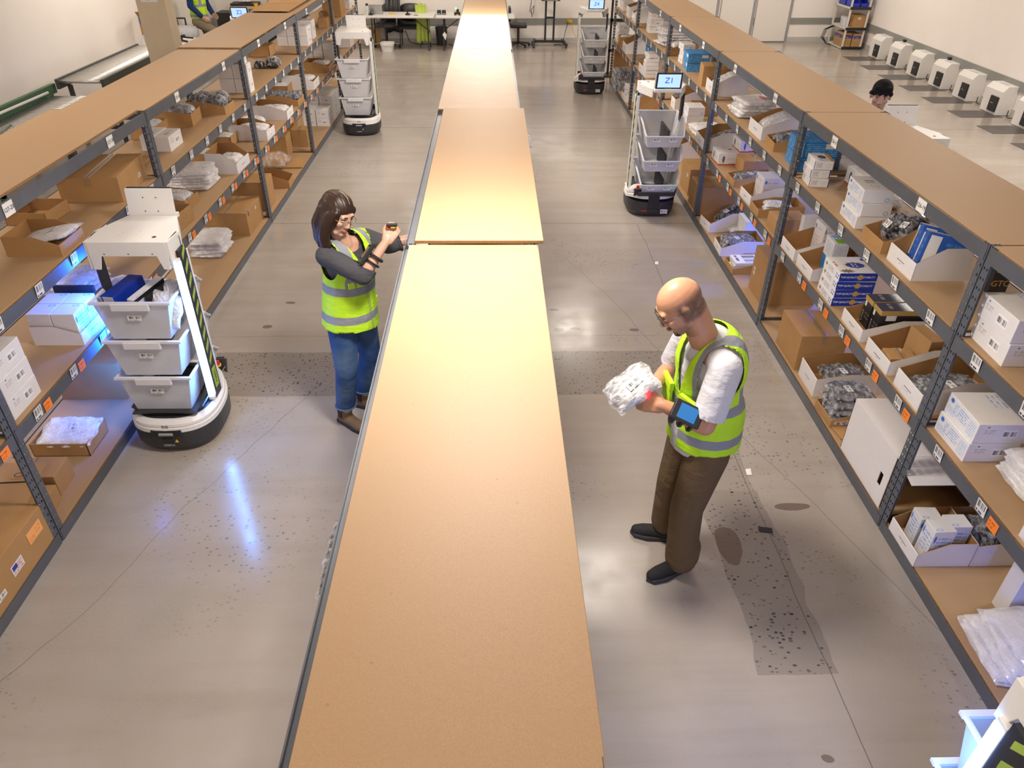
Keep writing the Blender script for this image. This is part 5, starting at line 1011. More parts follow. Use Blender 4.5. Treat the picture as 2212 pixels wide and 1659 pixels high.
for sx in (-1,1):
    for sy in (-1,1): b=MB();b.box(sx*.16-.015,sx*.16+.015,sy*.20-.015,sy*.20+.015,0,.93);b.build('leg',K['wplast'],t)
t=thing('side_table','small white side table beyond the cream pillar','table',(-5.86,15.0,0));b=MB();b.box(-.25,.25,-.45,.45,.70,.74);b.build('table_top',K['tabwhite'],t,bevel=.005)
for sx in (-1,1):
    for sy in (-1,1): b=MB();b.box(sx*.22-.02,sx*.22+.02,sy*.42-.02,sy*.42+.02,0,.70);b.build('leg',K['tabwhite'],t)
for i in range(5):
    b=MB();b.bar((-.15,-.12,0),(.16,.12,.02),.03,.025);b.box(-.03,.03,-.03,.03,0,.05);o=b.build('hand_scanner',K['black'],None,(-5.84+.02*i,14.75+.09*i,.755+.035*(i%3)),R(20+28*i),bevel=.004);tag(o,['nearest','second','third','fourth','farthest'][i]+' black hand tool heaped on the small side table','tool')
t=thing('wrapped_barrel','large grey lidded barrel wrapped in clear film by the seated person','barrel',(-6.02,15.85,0));b=MB();b.loft([[(x*s,y*s,z) for x,y in outline(.27,.27,24,2.2)] for z,s in ((0,.8),(.3,.95),(.35,1.0),(.6,.97),(.72,1.02),(.80,1.04),(.86,.9),(.90,.6))]);b.build('body',M_clear('grey_wrap_film',(.50,.50,.53),.9,.25,.9,20,.1),t,smooth=True)
b=MB();b.tube([(-.08,0,.88),(-.08,0,1.02),(.08,0,1.02),(.08,0,.88)],.02,8);b.build('handle',K['black'],t)
def desk(x,y,w,d,label):
    t=thing('desk',label,'desk',(x,y,0));b=MB();b.box(-w/2,w/2,-d/2,d/2,.87,.90);b.build('desk_top',K['maple'],t,bevel=.004)
    for sx in (-1,1): b=MB();b.box(sx*(w/2-.08)-.03,sx*(w/2-.08)+.03,-.03,.03,0,.87);b.box(sx*(w/2-.08)-.03,sx*(w/2-.08)+.03,-d/2+.05,d/2-.05,0,.04);b.build('leg',K['silver'],t)
    b=MB();b.box(-w/2+.1,w/2-.1,-.02,.02,.78,.86);b.build('crossbar',K['silver'],t);return t
desk(-5.10,18.75,1.7,.7,'maple work desk in the far left corner with clutter');desk(-3.1,18.75,1.4,.7,'second maple desk behind the left shelving end') if 0 else None
def cup(x,y,z,m,label,r=.045,h=.11):
    t=thing('cup',label,'cup',(x,y,z));b=MB();b.cyl((0,0),r*.85,0,h,16,0,r);b.build('body',K[m],t)
cup(-5.02,18.62,.901,'red','red cup on the maple work desk');cup(-5.32,18.60,.901,'yellow','yellow roll of tape on the maple work desk',.05,.06)
t=thing('monitor','dark monitor standing on the maple work desk','monitor',(-4.72,18.8,.901));b=MB();b.box(-.28,.28,-.02,.02,.14,.50);b.build('panel',K['black'],t);b=MB();b.cyl((0,0),.10,0,.012,20);b.cyl((0,.02),.02,0,.2,10);b.build('foot',K['black'],t)
for i,(xx,yy,w,d,h) in enumerate(((-5.02,18.72,.55,.46,.74),(-4.45,18.72,.50,.46,.70),(-5.82,18.72,.80,.46,.78))): box_(((xx,yy,0),0),w,d,h,['black storage crate under the maple desk','second black storage crate under the maple desk','third black storage case at the left under the maple desk'][i],mats=[K['black']],name='storage_crate')
b=MB();b.box(-.3,.3,-.2,.2,0,.05);o=b.build('tool_board',K['black'],None,(-5.62,18.85,.901),R(4),bevel=.01);tag(o,'black tray with white bags on the left of the maple desk','tray');bag_(((-5.62,18.85,.955),0),.3,.24,.10,'white bag on top of the black tray in the far left corner','whitecloth',FILMW,311,tagm=False)
t=thing('carton_board','loose kraft cardboard sheet lying on top of the left shelving','cardboard',(-2.83,11.15,1.832));b=MB();b.box(-.24,.24,-.72,.72,0,.006);b.build('sheet',K['kraft'],t);b=MB();b.box(-.24,.24,-.004,.004,.006,.0075);b.build('fold_line',K['kraftin'],t)
# scraps on the floor
for i,(xx,yy,lab) in enumerate(((1.66,3.62,'small white paper scrap on the floor behind the bald man'),(1.72,9.30,'tiny white scrap on the floor near the Z1 robot'),(1.66,6.85,'white scrap on the floor before the Z1 robot'))):
    b=MB();b.face([(-.018,-.028,.002),(.014,-.03,.004),(.02,.026,.012),(-.012,.03,.002)]);o=b.build('paper_scrap',K['wplast'],None,(xx,yy,.001),solid=.001);tag(o,lab,'paper')
b=MB();b.box(-.04,.04,-.02,.02,0,.004);o=b.build('foil_scrap',K['black'],None,(1.61,3.10,.001),R(-10));tag(o,'small dark foil scrap on the trench patch','scrap')
bag_(((.245,6.2,1.36),R(0)),.16,.22,.12,'clear bag tip sticking out of the central shelving toward the right aisle','whitecloth',FILM,321,tagm=False)
bag_(((-.47,1.63,1.36),R(0)),.14,.34,.10,'grey bag tip sticking out of the near central shelving','graycloth',FILMD,322,tagm=False)
# ------------------------------------------------------------------ people
def cap_mesh(b,p0,r0,p1,r1,n=16,k=5):
    p0=Vector(p0);p1=Vector(p1);d=p1-p0;L=d.length
    d=d/L if L>1e-6 else Vector((0,0,1))
    ref=Vector((0,0,1)) if abs(d.z)<.9 else Vector((1,0,0));x=d.cross(ref).normalized();y=x.cross(d)
    rings=[]
    for i in range(k): a=math.pi/2*(1-i/k);rings.append((p0-d*r0*math.sin(a),max(1e-4,r0*math.cos(a))))
    rings.append((p0,r0));rings.append((p1,r1))
    for i in range(1,k+1): a=math.pi/2*i/k;rings.append((p1+d*r1*math.sin(a),max(1e-4,r1*math.cos(a))))
    b.loft([[c+r*(math.cos(2*math.pi*j/n)*x+math.sin(2*math.pi*j/n)*y) for j in range(n)] for c,r in rings])
def ell_mesh(b,c,r,rot=None,n=20,k=12):
    c=Vector(c);Q=rot if rot else Matrix.Identity(3);rings=[]
    for i in range(k+1):
        a=math.pi*(i+.02)/(k+.04);rings.append([c+Q@Vector((r[0]*math.sin(a)*math.cos(2*math.pi*j/n),r[1]*math.sin(a)*math.sin(2*math.pi*j/n),r[2]*math.cos(a))) for j in range(n)])
    b.loft(rings)
def blob(name,prims,mat,parent,voxel=.007,it=4,post=None,fac=.5,attrs=None):
    """one continuous surface grown over overlapping tapered limbs"""
    b=MB()
    for q in prims:
        if q[0]=='c': cap_mesh(b,*q[1:])
        elif q[0]=='e': ell_mesh(b,*q[1:])
        elif q[0]=='p':
            pts=q[1]
            for (a,ra),(c,rc) in zip(pts,pts[1:]): cap_mesh(b,a,ra,c,rc,14,4)
    o=b.build(name,mat,None)
    m=o.modifiers.new('r','REMESH');m.mode='VOXEL';m.voxel_size=voxel
    if it: s=o.modifiers.new('s','SMOOTH');s.iterations=it;s.factor=fac
    me=bpy.data.meshes.new_from_object(o.evaluated_get(bpy.context.evaluated_depsgraph_get()))
    bpy.data.objects.remove(o);me.name=name
    if post: me=post(me) or me
    me.materials.clear()
    for q in (mat if isinstance(mat,(list,tuple)) else [mat]): me.materials.append(q)
    me.polygons.foreach_set('use_smooth',[True]*len(me.polygons))
    ob=bpy.data.objects.new(name,me);COL.objects.link(ob);ob.parent=parent;return ob
def verts(me):
    a=np.empty(len(me.vertices)*3);me.vertices.foreach_get('co',a);return a.reshape(-1,3)
def cut(me,keep,snap=None):
    """drop vertices where keep<0, pull the rim onto keep=0"""
    V=verts(me);g=keep(V);bm=bmesh.new();bm.from_mesh(me);bm.verts.ensure_lookup_table()
    dead=[f for f in bm.faces if all(g[v.index]<0 for v in f.verts)]
    bmesh.ops.delete(bm,geom=dead,context='FACES')
    bm.verts.ensure_lookup_table();e=2e-3
    rim=[v for v in bm.verts if v.is_boundary]
    for _ in range(3):
        P=np.array([tuple(v.co) for v in rim]) if rim else np.zeros((0,3))
        if not len(P):break
        g0=keep(P);G=np.stack([(keep(P+np.eye(3)[k]*e)-g0)/e for k in range(3)],1);N=np.array([tuple(v.normal) for v in rim])
        G-=N*(G*N).sum(1,keepdims=True);gg=(G*G).sum(1)+1e-3;st=-(g0/gg)[:,None]*G;ln=np.linalg.norm(st,axis=1,keepdims=True);st*=np.minimum(1,.008/np.maximum(ln,1e-6))
        for v,dv in zip(rim,st): v.co+=Vector(dv)
    bmesh.ops.delete(bm,geom=[v for v in bm.verts if not v.link_faces],context='VERTS')
    bm.to_mesh(me);bm.free();return me
def segd(V,a,b):
    a=np.array(a);b=np.array(b);ab=b-a;t=np.clip(((V-a)@ab)/(ab@ab),0,1);return np.linalg.norm(V-(a+t[:,None]*ab),axis=1),t
def skin_mat(name,c,stub=False):
    t=NT(name);o=t.obj();col=t.mix(t.noise(o,30,3),dk(c,.93),tuple(min(1,x*1.06) for x in c));col=t.mix(t.mr(t.noise(o,6,2),.45,.7,0,.25),col,(c[0]*1.0,c[1]*.78,c[2]*.72))
    if stub: col=t.mix(t.m('MULTIPLY',t.attr('stubble'),t.mr(t.noise(o,55,2),.2,.6,.55,.85)),col,(.11,.065,.045))
    b=t.bsdf(col,.42,0,Subsurface_Weight=.06);b.inputs['Subsurface Radius'].default_value=(.02,.008,.004);return t.done(b)
def vest_mat(name,bands,verts_=((.085,.135),),top=.33,lime=(.52,.86,.02),zipx=.004,pipe=True):
    t=NT(name);a=t.attr('tx');z=t.attr('tz');f=t.attr('tf');o=t.obj();ax=t.m('ABSOLUTE',a)
    c=t.mix(t.noise(o,14,3),dk(lime,.92),lime)
    k=None
    for z0,z1 in bands:
        q=t.m('MULTIPLY',t.m('GREATER_THAN',z,z0),t.m('LESS_THAN',z,z1));k=q if k is None else t.m('MAXIMUM',k,q)
    for x0,x1 in verts_:
        q=t.m('MULTIPLY',t.m('MULTIPLY',t.m('GREATER_THAN',ax,x0),t.m('LESS_THAN',ax,x1)),t.m('GREATER_THAN',z,bands[-1][0]));k=t.m('MAXIMUM',k,q)
    c=t.mix(k,c,(.26,.275,.31))
    zp=t.m('MULTIPLY',t.m('LESS_THAN',t.m('ABSOLUTE',t.m('SUBTRACT',ax,.006)),.0022),t.m('GREATER_THAN',f,0));c=t.mix(zp,c,(.16,.18,.16))
    b=t.bsdf(c,.7);wr=t.noise(t.map(o,(1,1,2.2)),9,4,.6);t.l(t.bump(wr,.55,.02),b.inputs['Normal'])
    return t.done(b)
def cloth_mat(name,c,sc=10,n=.12,b_=.6,rough=.85,extra=None):
    t=NT(name);o=t.obj();col=t.mix(t.noise(o,sc,4,.6),dk(c,1-n),tuple(min(1,x*(1+n)) for x in c))
    if extra: col=t.mix(t.mr(t.noise(o,4,2),.45,.65,0,.6),col,extra)
    b=t.bsdf(col,rough,0,Specular_IOR_Level=.2);t.l(t.bump(t.noise(t.map(o,(1,1,1.8)),sc,3),b_,.02),b.inputs['Normal']);return t.done(b)
def frame(f,u):
    f=Vector(f).normalized();u=Vector(u);r=f.cross(u).normalized();u=r.cross(f).normalized();return r,f,u   # right, forward, up
def head_prims(c,r,f,u,s=1.0,female=False):
    """c: centre of the skull; returns primitives and a local->world function"""
    L=lambda x,y,z: Vector(c)+s*(r*x+f*y+u*z)
    Q=Matrix((r,f,u)).transposed()
    S=lambda a,b,d:(a*s,b*s,d*s)
    jw=.052 if female else .058
    pr=[('e',L(0,-.012,.030),S(.076,.096,.090),Q),('e',L(0,.030,-.010),S(.064,.066,.085),Q),
        ('e',L(0,.030,-.062),S(jw,.058,.052),Q),('c',L(-.03,.050,-.088),.022*s,L(.03,.050,-.088),.022*s),('e',L(0,.072,-.098),S(.024,.018,.018),Q),   # jaw, chin
        ('c',L(-.040,.076,.030),.014*s,L(.040,.076,.030),.014*s),                                          # brow
        ('c',L(0,.088,.012),.010*s,L(0,.104,-.028),.012*s),('e',L(-.012,.094,-.032),S(.010,.011,.009),Q),('e',L(.012,.094,-.032),S(.010,.011,.009),Q), # nose
        ('e',L(-.040,.066,-.020),S(.024,.020,.020),Q),('e',L(.040,.066,-.020),S(.024,.020,.020),Q),        # cheeks
        ('e',L(0,.078,-.058),S(.026,.018,.018),Q)]
    for sx in (-1,1): pr+= [('e',L(sx*.078,-.008,-.004),S(.011,.020,.032),Q),('e',L(sx*.084,-.014,.006),S(.008,.014,.020),Q)]
    return pr,L,Q
def face_bits(L,Q,s,body,r,f,u,lip=(.48,.16,.13),brow=(.06,.035,.02),glasses=None,eyes=True):
    white=K['wplast'];
    for sx in (-1,1):
        b=MB();ell_mesh(b,L(sx*.032,.078,.010),(.013*s,.010*s,.0075*s),Q,14,8);e=b.build('eye',white,body,smooth=True)
        b=MB();ell_mesh(b,L(sx*.032,.0862,.009),(.0058*s,.004*s,.0058*s),Q,12,6);b.build('iris',K['ink'],e,smooth=True)
        b=MB();b.tube([L(sx*.014,.090,.030),L(sx*.034,.090,.036),L(sx*.052,.078,.030)],[.003*s,.0042*s,.0025*s],8);b.build('eyebrow',brow,body,smooth=True)
        b=MB();b.tube([L(sx*.018,.0855,.014),L(sx*.033,.0885,.0195),L(sx*.047,.079,.014)],.0018*s,6);b.build('eyelid_line',brow,body)
    b=MB();b.tube([L(-.022,.089,-.062),L(0,.0975,-.060),L(.022,.089,-.062)],[.002*s,.0052*s,.002*s],8);b.tube([L(-.019,.088,-.067),L(0,.096,-.0685),L(.019,.088,-.067)],[.002*s,.006*s,.002*s],8);b.build('lips',lip,body,smooth=True)
    if glasses:
        t=thing('glasses',glasses[1],'glasses',(0,0,0));t.parent=None
        g=MB()
        for sx in (-1,1):
            pts=[L(sx*.034+.023*math.cos(a)*1.05,.100,.006+.020*math.sin(a)) for a in [2*math.pi*i/20 for i in range(20)]]
            g.tube(pts,.0015*s,6,closed=True)
            g.tube([L(sx*.058,.098,.012),L(sx*.078,.070,.012),L(sx*.084,-.01,.012)],.0016*s,6)
        g.tube([L(-.011,.102,.010),L(0,.106,.014),L(.011,.102,.010)],.0015*s,6);g.build('wire_frame',glasses[0],t,smooth=True)
        g=MB()
        for sx in (-1,1): g.face([L(sx*.034+.022*math.cos(a),.0995,.006+.019*math.sin(a)) for a in [2*math.pi*i/16 for i in range(16)]])
        g.build('lenses',M_clear('spectacle_lens',(.9,.9,.9),.10,.02,0,5,.0) if 'spectacle_lens' not in bpy.data.materials else bpy.data.materials['spectacle_lens'],t)
def hand_prims(w,d,side,n,curl=.6,s=1.0,spread=.02,thumb_up=1,grip=None):
    """w wrist, d pointing direction, side = direction toward the thumb, n = back-of-hand normal"""
    w=Vector(w);d=Vector(d).normalized();n=Vector(n);n=(n-d*n.dot(d)).normalized();t=Vector(side);t=(t-d*t.dot(d)-n*t.dot(n)).normalized()
    pr=[('c',w,.026*s,w+d*.02*s,.025*s)]
    for k,o in enumerate((.027,.009,-.009,-.026)):
        base=w+d*.078*s+t*o*s;pr.append(('p',[(w+d*.015*s+t*o*.7*s,.018*s),(base,.0125*s)]))
        Ls=(.038,.042,.039,.030)[k]*s;p=base;dirn=d+t*(o*1.6)
        cu=curl if not isinstance(curl,(list,tuple)) else curl[k]
        pts=[(p,.0105*s)];a=0
        for j,(ln,rr) in enumerate(((1,.0095),(.68,.0085),(.52,.0072))):
            a+=cu*(.7,1.0,.8)[j];dd=(dirn.normalized()*math.cos(a)-n*math.sin(a));p=p+dd*Ls*ln;pts.append((p,rr*s))
        pr.append(('p',pts))
    b=w+d*.025*s+t*.022*s;m=b+d*.030*s+t*.026*s-n*.012*s;e=m+d*.030*s+t*.004*s-n*.012*s;q=e+d*.022*s-t*.008*s-n*.004*s
    pr.append(('p',[(b,.017*s),(m,.0135*s),(e,.0105*s),(q,.009*s)]));return pr
def attach_vest(me,C,f,r,hem):
    V=verts(me)-np.array(C);tx=V@np.array(r);tf=V@np.array(f);tz=verts(me)[:,2]-hem
    for nme,v in (('tx',tx),('tf',tf),('tz',tz)):
        a=me.attributes.new(nme,'FLOAT','POINT');a.data.foreach_set('value',v.astype(np.float32))
def shoe(name,ankle,d,mat,solem,parent,L=.27,h=.10,boot=0,w=1.0):
    a=Vector((ankle[0],ankle[1],0));d=Vector((d[0],d[1],0)).normalized();s=Vector((-d.y,d.x,0));P=lambda x,y,z:a+d*x+s*y*w+Vector((0,0,z))
    pr=[('c',P(-.055,0,.045),.040,P(.02,0,.052),.043),('c',P(.02,0,.050),.040,P(.12,.0,.038),.040),('c',P(.12,.0,.036),.040,P(.155,0,.034),.034)]
    if boot: pr.append(('c',P(-.02,0,.06),.046,P(-.02,0,boot),.048))
    else: pr.append(('c',P(-.02,0,.05),.042,P(-.015,0,.085),.042))
    o=blob(name,pr,mat,parent,.008,5,post=lambda me:cut(me,lambda V:V[:,2]-.012))
    b=MB();pl=[(-.105,0),(-.085,.036),(0,.038),(.09,.050),(.165,.038),(.192,0),(.165,-.036),(.09,-.044),(0,-.036),(-.085,-.034)]
    b.loft([[P(x*k,y*k,z) for x,y in pl] for z,k in ((0.001,.97),(.004,1),(.024,1),(.030,.95))]);b.build('sole',solem,o,bevel=.003);return o
# ---------- woman in the left aisle
def woman():
    ox,oy=-.95,4.22
    t=thing('person','person with long brown hair, glasses, lime safety vest and jeans reaching into the central shelving','person',(0,0,0));t.location=(0,0,0)
    r0,f0,u0=frame((.80,-.55,0),(0,0,1));           # torso facing
    hipc=Vector((-.93,4.24,.90));ch=Vector((-.905,4.225,1.205));nk=Vector((-.905,4.20,1.395))
    X=lambda c,a,b_,z=0: Vector(c)+r0*a+f0*b_+Vector((0,0,z))
    sk=skin_mat('woman_skin',(.66,.40,.29))
    rs=X(ch,.165,.0,.115);ls=X(ch,-.165,.01,.115)
    re=Vector((-.775,3.985,1.24));rw=Vector((-.635,4.075,1.415));le=Vector((-.665,4.36,1.27));lw=Vector((-.475,4.42,1.315))
    hr,hf,hu=frame((.80,-.58,-.42),(.25,0,1));hc=Vector((-.915,4.155,1.560))
    pr,L,Q=head_prims(hc,hr,hf,hu,.98,True)
    pr+=[('c',nk+Vector((0,0,-.05)),.052,hc+hu*-.06-hf*.02,.050),('e',X(ch,0,0,.0),(.14,.09,.19),Matrix((r0,f0,u0)).transposed()),('e',hipc,(.13,.09,.12),Matrix((r0,f0,u0)).transposed()),('c',hipc,.10,ch,.10),
        ('p',[(rs,.048),(re,.039),(re+(rw-re)*.3,.037),(rw,.025)]),('p',[(ls,.048),(le,.039),(le+(lw-le)*.3,.036),(lw,.025)]),('c',nk+Vector((0,0,-.06)),.05,rs,.045),('c',nk+Vector((0,0,-.06)),.05,ls,.045)]
    pr+=hand_prims(rw,Vector((.075,.05,.085)),Vector((-.2,.4,.5)),Vector((.3,-.75,.5)),[.75,.85,.9,.95])
    pr+=hand_prims(lw,(.09,.02,-.01),(0,-.3,.8),(0,.6,.5),.3)
    pr+=[('p',[(X(hipc,.085,0,-.04),.09),(Vector((-.985,4.11,.50)),.06),(Vector((-1.03,4.175,.15)),.045)]),('p',[(X(hipc,-.085,0,-.04),.09),(Vector((-.86,4.32,.50)),.06),(Vector((-.93,4.375,.15)),.045)])]
    body=blob('body',pr,sk,t,.0052,5)
    brm=M('brown_brow',(.05,.03,.02),.7);face_bits(L,Q,.98,body,hr,hf,hu,M('woman_lips',(.50,.16,.14),.4),brm,(M('gold_wire',(.45,.33,.20),.3,.8),'thin wire glasses worn by the woman in the lime vest'))
    # hair: centre-parted shell down to the shoulders
    hm=NT('brown_hair');oo=hm.obj();hm.done(hm.bsdf(hm.mix(hm.noise(hm.map(oo,(26,26,2.5)),3,4,.6),(.012,.006,.004),(.055,.026,.014)),.42,0,Specular_IOR_Level=.45));hairm=hm.mat
    hp=[('e',L(0,-.020,.040),(.089,.104,.094),Q),('e',L(.056,-.010,-.010),(.042,.078,.085),Q),('e',L(-.056,-.010,-.010),(.042,.078,.085),Q)]
    D=Vector((0,0,-1))
    for sx in (-1,1):
        p0=L(sx*.068,.012,.02)
        hp.append(('p',[(p0,.034),(L(sx*.082,.005,-.06),.036),(L(sx*.084,.0,-.10)+D*.03,.036),(L(sx*.080,.01,-.12)+D*.085,.030),(L(sx*.074,.02,-.13)+D*.125,.014)]))
        hp.append(('p',[(L(sx*.05,-.06,.0),.045),(L(sx*.062,-.062,-.09),.043),(L(sx*.06,-.06,-.12)+D*.07,.036),(L(sx*.055,-.07,-.13)+D*.12,.014)]))
        hp.append(('p',[(L(sx*.070,.045,.045),.022),(L(sx*.086,.030,-.03),.018),(L(sx*.088,.030,-.10)+D*.02,.018),(L(sx*.078,.045,-.12)+D*.07,.010)]))
    hp.append(('p',[(L(0,-.09,.0),.05),(L(0,-.085,-.10),.048),(L(0,-.085,-.13)+D*.08,.036),(L(.03,-.095,-.14)+D*.12,.014)]))
    def hairpost(me):
        V=verts(me);n=np.array([tuple(v.normal) for v in me.vertices]);A=(V-np.array(hc))@np.array([tuple(hr)]).T
        V=V+n*(.0012*np.sin(A[:,0]*420+V[:,2]*14))[:,None]+n*(.0012*np.sin(A[:,0]*170+V[:,1]*150))[:,None]
        part=np.exp(-(A[:,0]/.006)**2)*.004;V-=n*part[:,None]
        me.vertices.foreach_set('co',V.ravel());me.update()
        hh=(V-np.array(hc));yy=hh@np.array(hf);zz=hh@np.array(hu);xx=np.abs(A[:,0])
        # open the face: forward of the hairline
        keep=lambda P:-( np.minimum(((P-np.array(hc))@np.array(hf))-.050, .052*(1+0*P[:,0])-np.abs((P-np.array(hc))@np.array(hr)) + .0*((P-np.array(hc))@np.array(hu))) -np.maximum(0,((P-np.array(hc))@np.array(hu))-.045)*3 )
        return cut(me,keep)
    blob('hair',hp,hairm,t,.006,9,post=hairpost)
    b=MB();b.tube([L(0,.062,.108),L(0,.035,.131),L(0,.0,.1385),L(0,-.04,.1345)],[.0012,.0016,.0016,.001],6);b.build('hair_parting',sk,body)
    # grey long-sleeved shirt
    sh=cloth_mat('dark_grey_shirt',(.075,.075,.085),12,.15,.7)
    def tor(inf): return [('e',X(ch,0,.0,.03),(.150+inf,.108+inf,.17+inf),Matrix((r0,f0,u0)).transposed()),('e',X(hipc,0,0,.05),(.142+inf,.105+inf,.17+inf),Matrix((r0,f0,u0)).transposed()),('c',X(hipc,0,0,.05),.115+inf,ch,.118+inf),('c',rs+Vector((0,0,-.005)),.052+inf,ls+Vector((0,0,-.005)),.052+inf),('c',X(ch,.06,.03,.02),.085+inf,X(ch,-.06,.03,.02),.085+inf)]
    cr=re+(rw-re)*.16;cl=le+(lw-le)*.42
    sp=tor(.006)+[('p',[(rs,.066),(rs+(re-rs)*.5,.063),(re,.055),(cr,.052)]),('p',[(ls,.066),(ls+(le-ls)*.5,.062),(le,.053),(cl,.049)])]
    for k in range(4): sp.append(('c',re+(cr-re)*(k*.3)-Vector((.0,.0,.004)),.053+.004*(k%2),re+(cr-re)*(k*.3+.02),.053+.004*(k%2)))
    for k in range(4): q=le+(cl-le)*(k*.28);sp.append(('c',q,.051+.004*(k%2),q+(cl-le)*.02,.051+.004*(k%2)))
    dr=np.array((rw-re).normalized());dl=np.array((lw-le).normalized())
    def spost(me):
        me=cut(me,lambda V:-np.where(segd(V,re,rw)[0]<.075,((V-np.array(cr))@dr),-1))
        me=cut(me,lambda V:-np.where(segd(V,le,lw)[0]<.07,((V-np.array(cl))@dl),-1))
        return cut(me,lambda V:(((V-np.array(X(nk,0,.035,-.01)))**2)@np.array([1,1,1.0]))**.5-.078)
    blob('shirt',sp,sh,t,.007,4,post=spost)
    # jeans
    jm=cloth_mat('blue_jeans',(.030,.075,.20),9,.18,.5,extra=(.11,.17,.26))
    rk=Vector((-.975,4.10,.50));ra=Vector((-1.03,4.172,.17));lk=Vector((-.850,4.315,.50));la=Vector((-.93,4.375,.17))
    jp=[('e',X(hipc,0,-.01,-.01),(.162,.120,.13),Matrix((r0,f0,u0)).transposed()),('p',[(X(hipc,.082,0,-.07),.104),(rk,.074),(rk+(ra-rk)*.5,.072),(ra,.068)]),('p',[(X(hipc,-.082,0,-.07),.104),(lk,.074),(lk+(la-lk)*.5,.072),(la,.068)])]
    jo=blob('jeans',jp,jm,t,.008,4,post=lambda me:cut(me,lambda V:V[:,2]-.165))
    for a_,kk in ((ra,rk),(la,lk)):
        b=MB();b.tube([a_+Vector((math.cos(q)*.071,math.sin(q)*.071,-.002)) for q in [2*math.pi*i/20 for i in range(20)]],.006,6,closed=True);b.build('jeans_cuff',cloth_mat('jean_cuff',(.10,.17,.28)) if 'jean_cuff' not in bpy.data.materials else bpy.data.materials['jean_cuff'],jo,smooth=True)
    bo=cloth_mat('tan_suede_boot',(.20,.13,.07),14,.15,.3,.7);bs=M('dark_boot_sole',(.03,.025,.02),.6)
    for a_,dd in ((ra,(.75,-.62)),(la,(.85,-.35))):
        s_=shoe('boot',a_,dd,bo,bs,t,boot=.155);b=MB()
        for sg in (-1,1):
            d=Vector((dd[0],dd[1],0)).normalized();n_=Vector((-d.y,d.x,0))*sg;c_=Vector((a_[0],a_[1],0))-d*.02+n_*.0475
            b.prism([(0,0)]*0 or [(-.02,.075),(.02,.075),(.024,.155),(-.024,.155)],'x',-.002,.002,0) if 0 else b.face([c_+d*q[0]+Vector((0,0,q[1])) for q in ((-.014,.075),(.014,.075),(.024,.15),(-.024,.15))])
        b.build('elastic_gusset',M('maroon_elastic',(.05,.015,.015),.8) if 'maroon_elastic' not in bpy.data.materials else bpy.data.materials['maroon_elastic'],s_,solid=.004)
    # vest
    hem=.80;vm=vest_mat('lime_safety_vest',((.065,.118),(.255,.312)),((.078,.128),))
    vp=[('e',X(ch,0,.01,.035),(.184,.150,.185),Matrix((r0,f0,u0)).transposed()),('c',X(hipc,.02,.01,-.10),.182,X(hipc,.0,.01,.12),.165),('c',X(hipc,0,.01,.12),.165,X(ch,0,.01,.0),.155),('c',rs+Vector((0,0,.004)),.077,ls+Vector((0,0,.004)),.075),('c',X(hipc,.05,0,-.08),.145,X(hipc,-.05,0,-.08),.145),('c',X(ch,.06,.035,.02),.10,X(ch,-.06,.035,.02),.10)]
    def vpost(me):
        me=cut(me,lambda V:V[:,2]-hem-.02*np.sin(((V-np.array(hipc))@np.array(r0))*14)*.6)
        for a,bq,rr in ((rs,re,.088),(ls,le,.086)):
            out=(Vector(a)-Vector(ch));out.z=0;out.normalize();a2=Vector(a)+out*.0-Vector((0,0,.015));b2=a2+out*.3
            me=cut(me,lambda V,a2=a2,b2=b2,out=out,rr=rr:np.where((V-np.array(a2))@np.array(out)>-.030,np.sqrt(np.maximum(1e-9,((V-np.array(a2))[:,:2]**2).sum(1)-(((V-np.array(a2))@np.array(out))**2)+ ((V-np.array(a2))[:,2]*.62)**2 ))-rr,.05))
        # neck opening, V-shaped in front
        def nkf(V):
            q=V-np.array(nk);x=np.abs(q@np.array(r0));fw=q@np.array(f0);z=q[:,2]
            rad=np.sqrt(x**2+np.minimum(fw,0)**2+0*z)-.068
            vv=x-np.clip(.066+(z+.0)*.32,.0,.2)
            return np.where(z<-.21,.05,np.where(fw>0,np.minimum(vv*1.0,.08),np.where(z>-.09,rad,.05)))
        me=cut(me,nkf);attach_vest(me,hipc,f0,r0,hem);return me
    vo=blob('safety_vest',vp,vm,t,.0075,4,post=vpost);md=vo.modifiers.new('s','SOLIDIFY');md.thickness=.004;md.offset=1
    pk=vest_mat('vest_pocket',((5,6),)) if 0 else M('lime_pocket',(.55,.88,.02),.7)
    for a_,z_,w_,h_ in ((.085,.0,.085,.03),(-.085,.0,.085,.03)):
        pass
    b=MB()
    for a_,zz,ww in ((.09,.955,.10),(.10,1.14,.075),(-.09,.955,.10)):
        cx=X(Vector((hipc.x,hipc.y,zz)),a_*.9,.158-.25*abs(a_)*.6 if zz<1.1 else .155,0);nx=(f0*.92+r0*(a_*4)).normalized();tx_=nx.cross(Vector((0,0,1)))
        T=Matrix((tx_,nx,Vector((0,0,1)))).transposed().to_4x4();T.translation=cx
        b=MB();b.box(-ww/2,ww/2,-.004,.006,-.028,.012,0,T);b.build('pocket_flap',pk,vo,bevel=.003)
    
    # wrist computer and ring scanner held on the forearm and finger
    t2=thing('wrist_computer','black wrist computer strapped to the right forearm of the woman','device',(0,0,0))
    mid=re+(rw-re)*.52;ax=(rw-re).normalized();upv=Vector((-.45,.1,.9));upv=(upv-ax*upv.dot(ax)).normalized();sd=ax.cross(upv)
    T=Matrix((sd,ax,upv)).transposed().to_4x4();T.translation=mid+upv*.052
    b=MB();b.box(-.038,.038,-.075,.075,-.010,.014,0,T);b.build('housing',K['black'],t2,bevel=.005);b=MB();b.box(-.030,.030,-.05,.062,.014,.0152,0,T);b.build('screen',M('dark_glass',(.02,.03,.04),.1),t2)
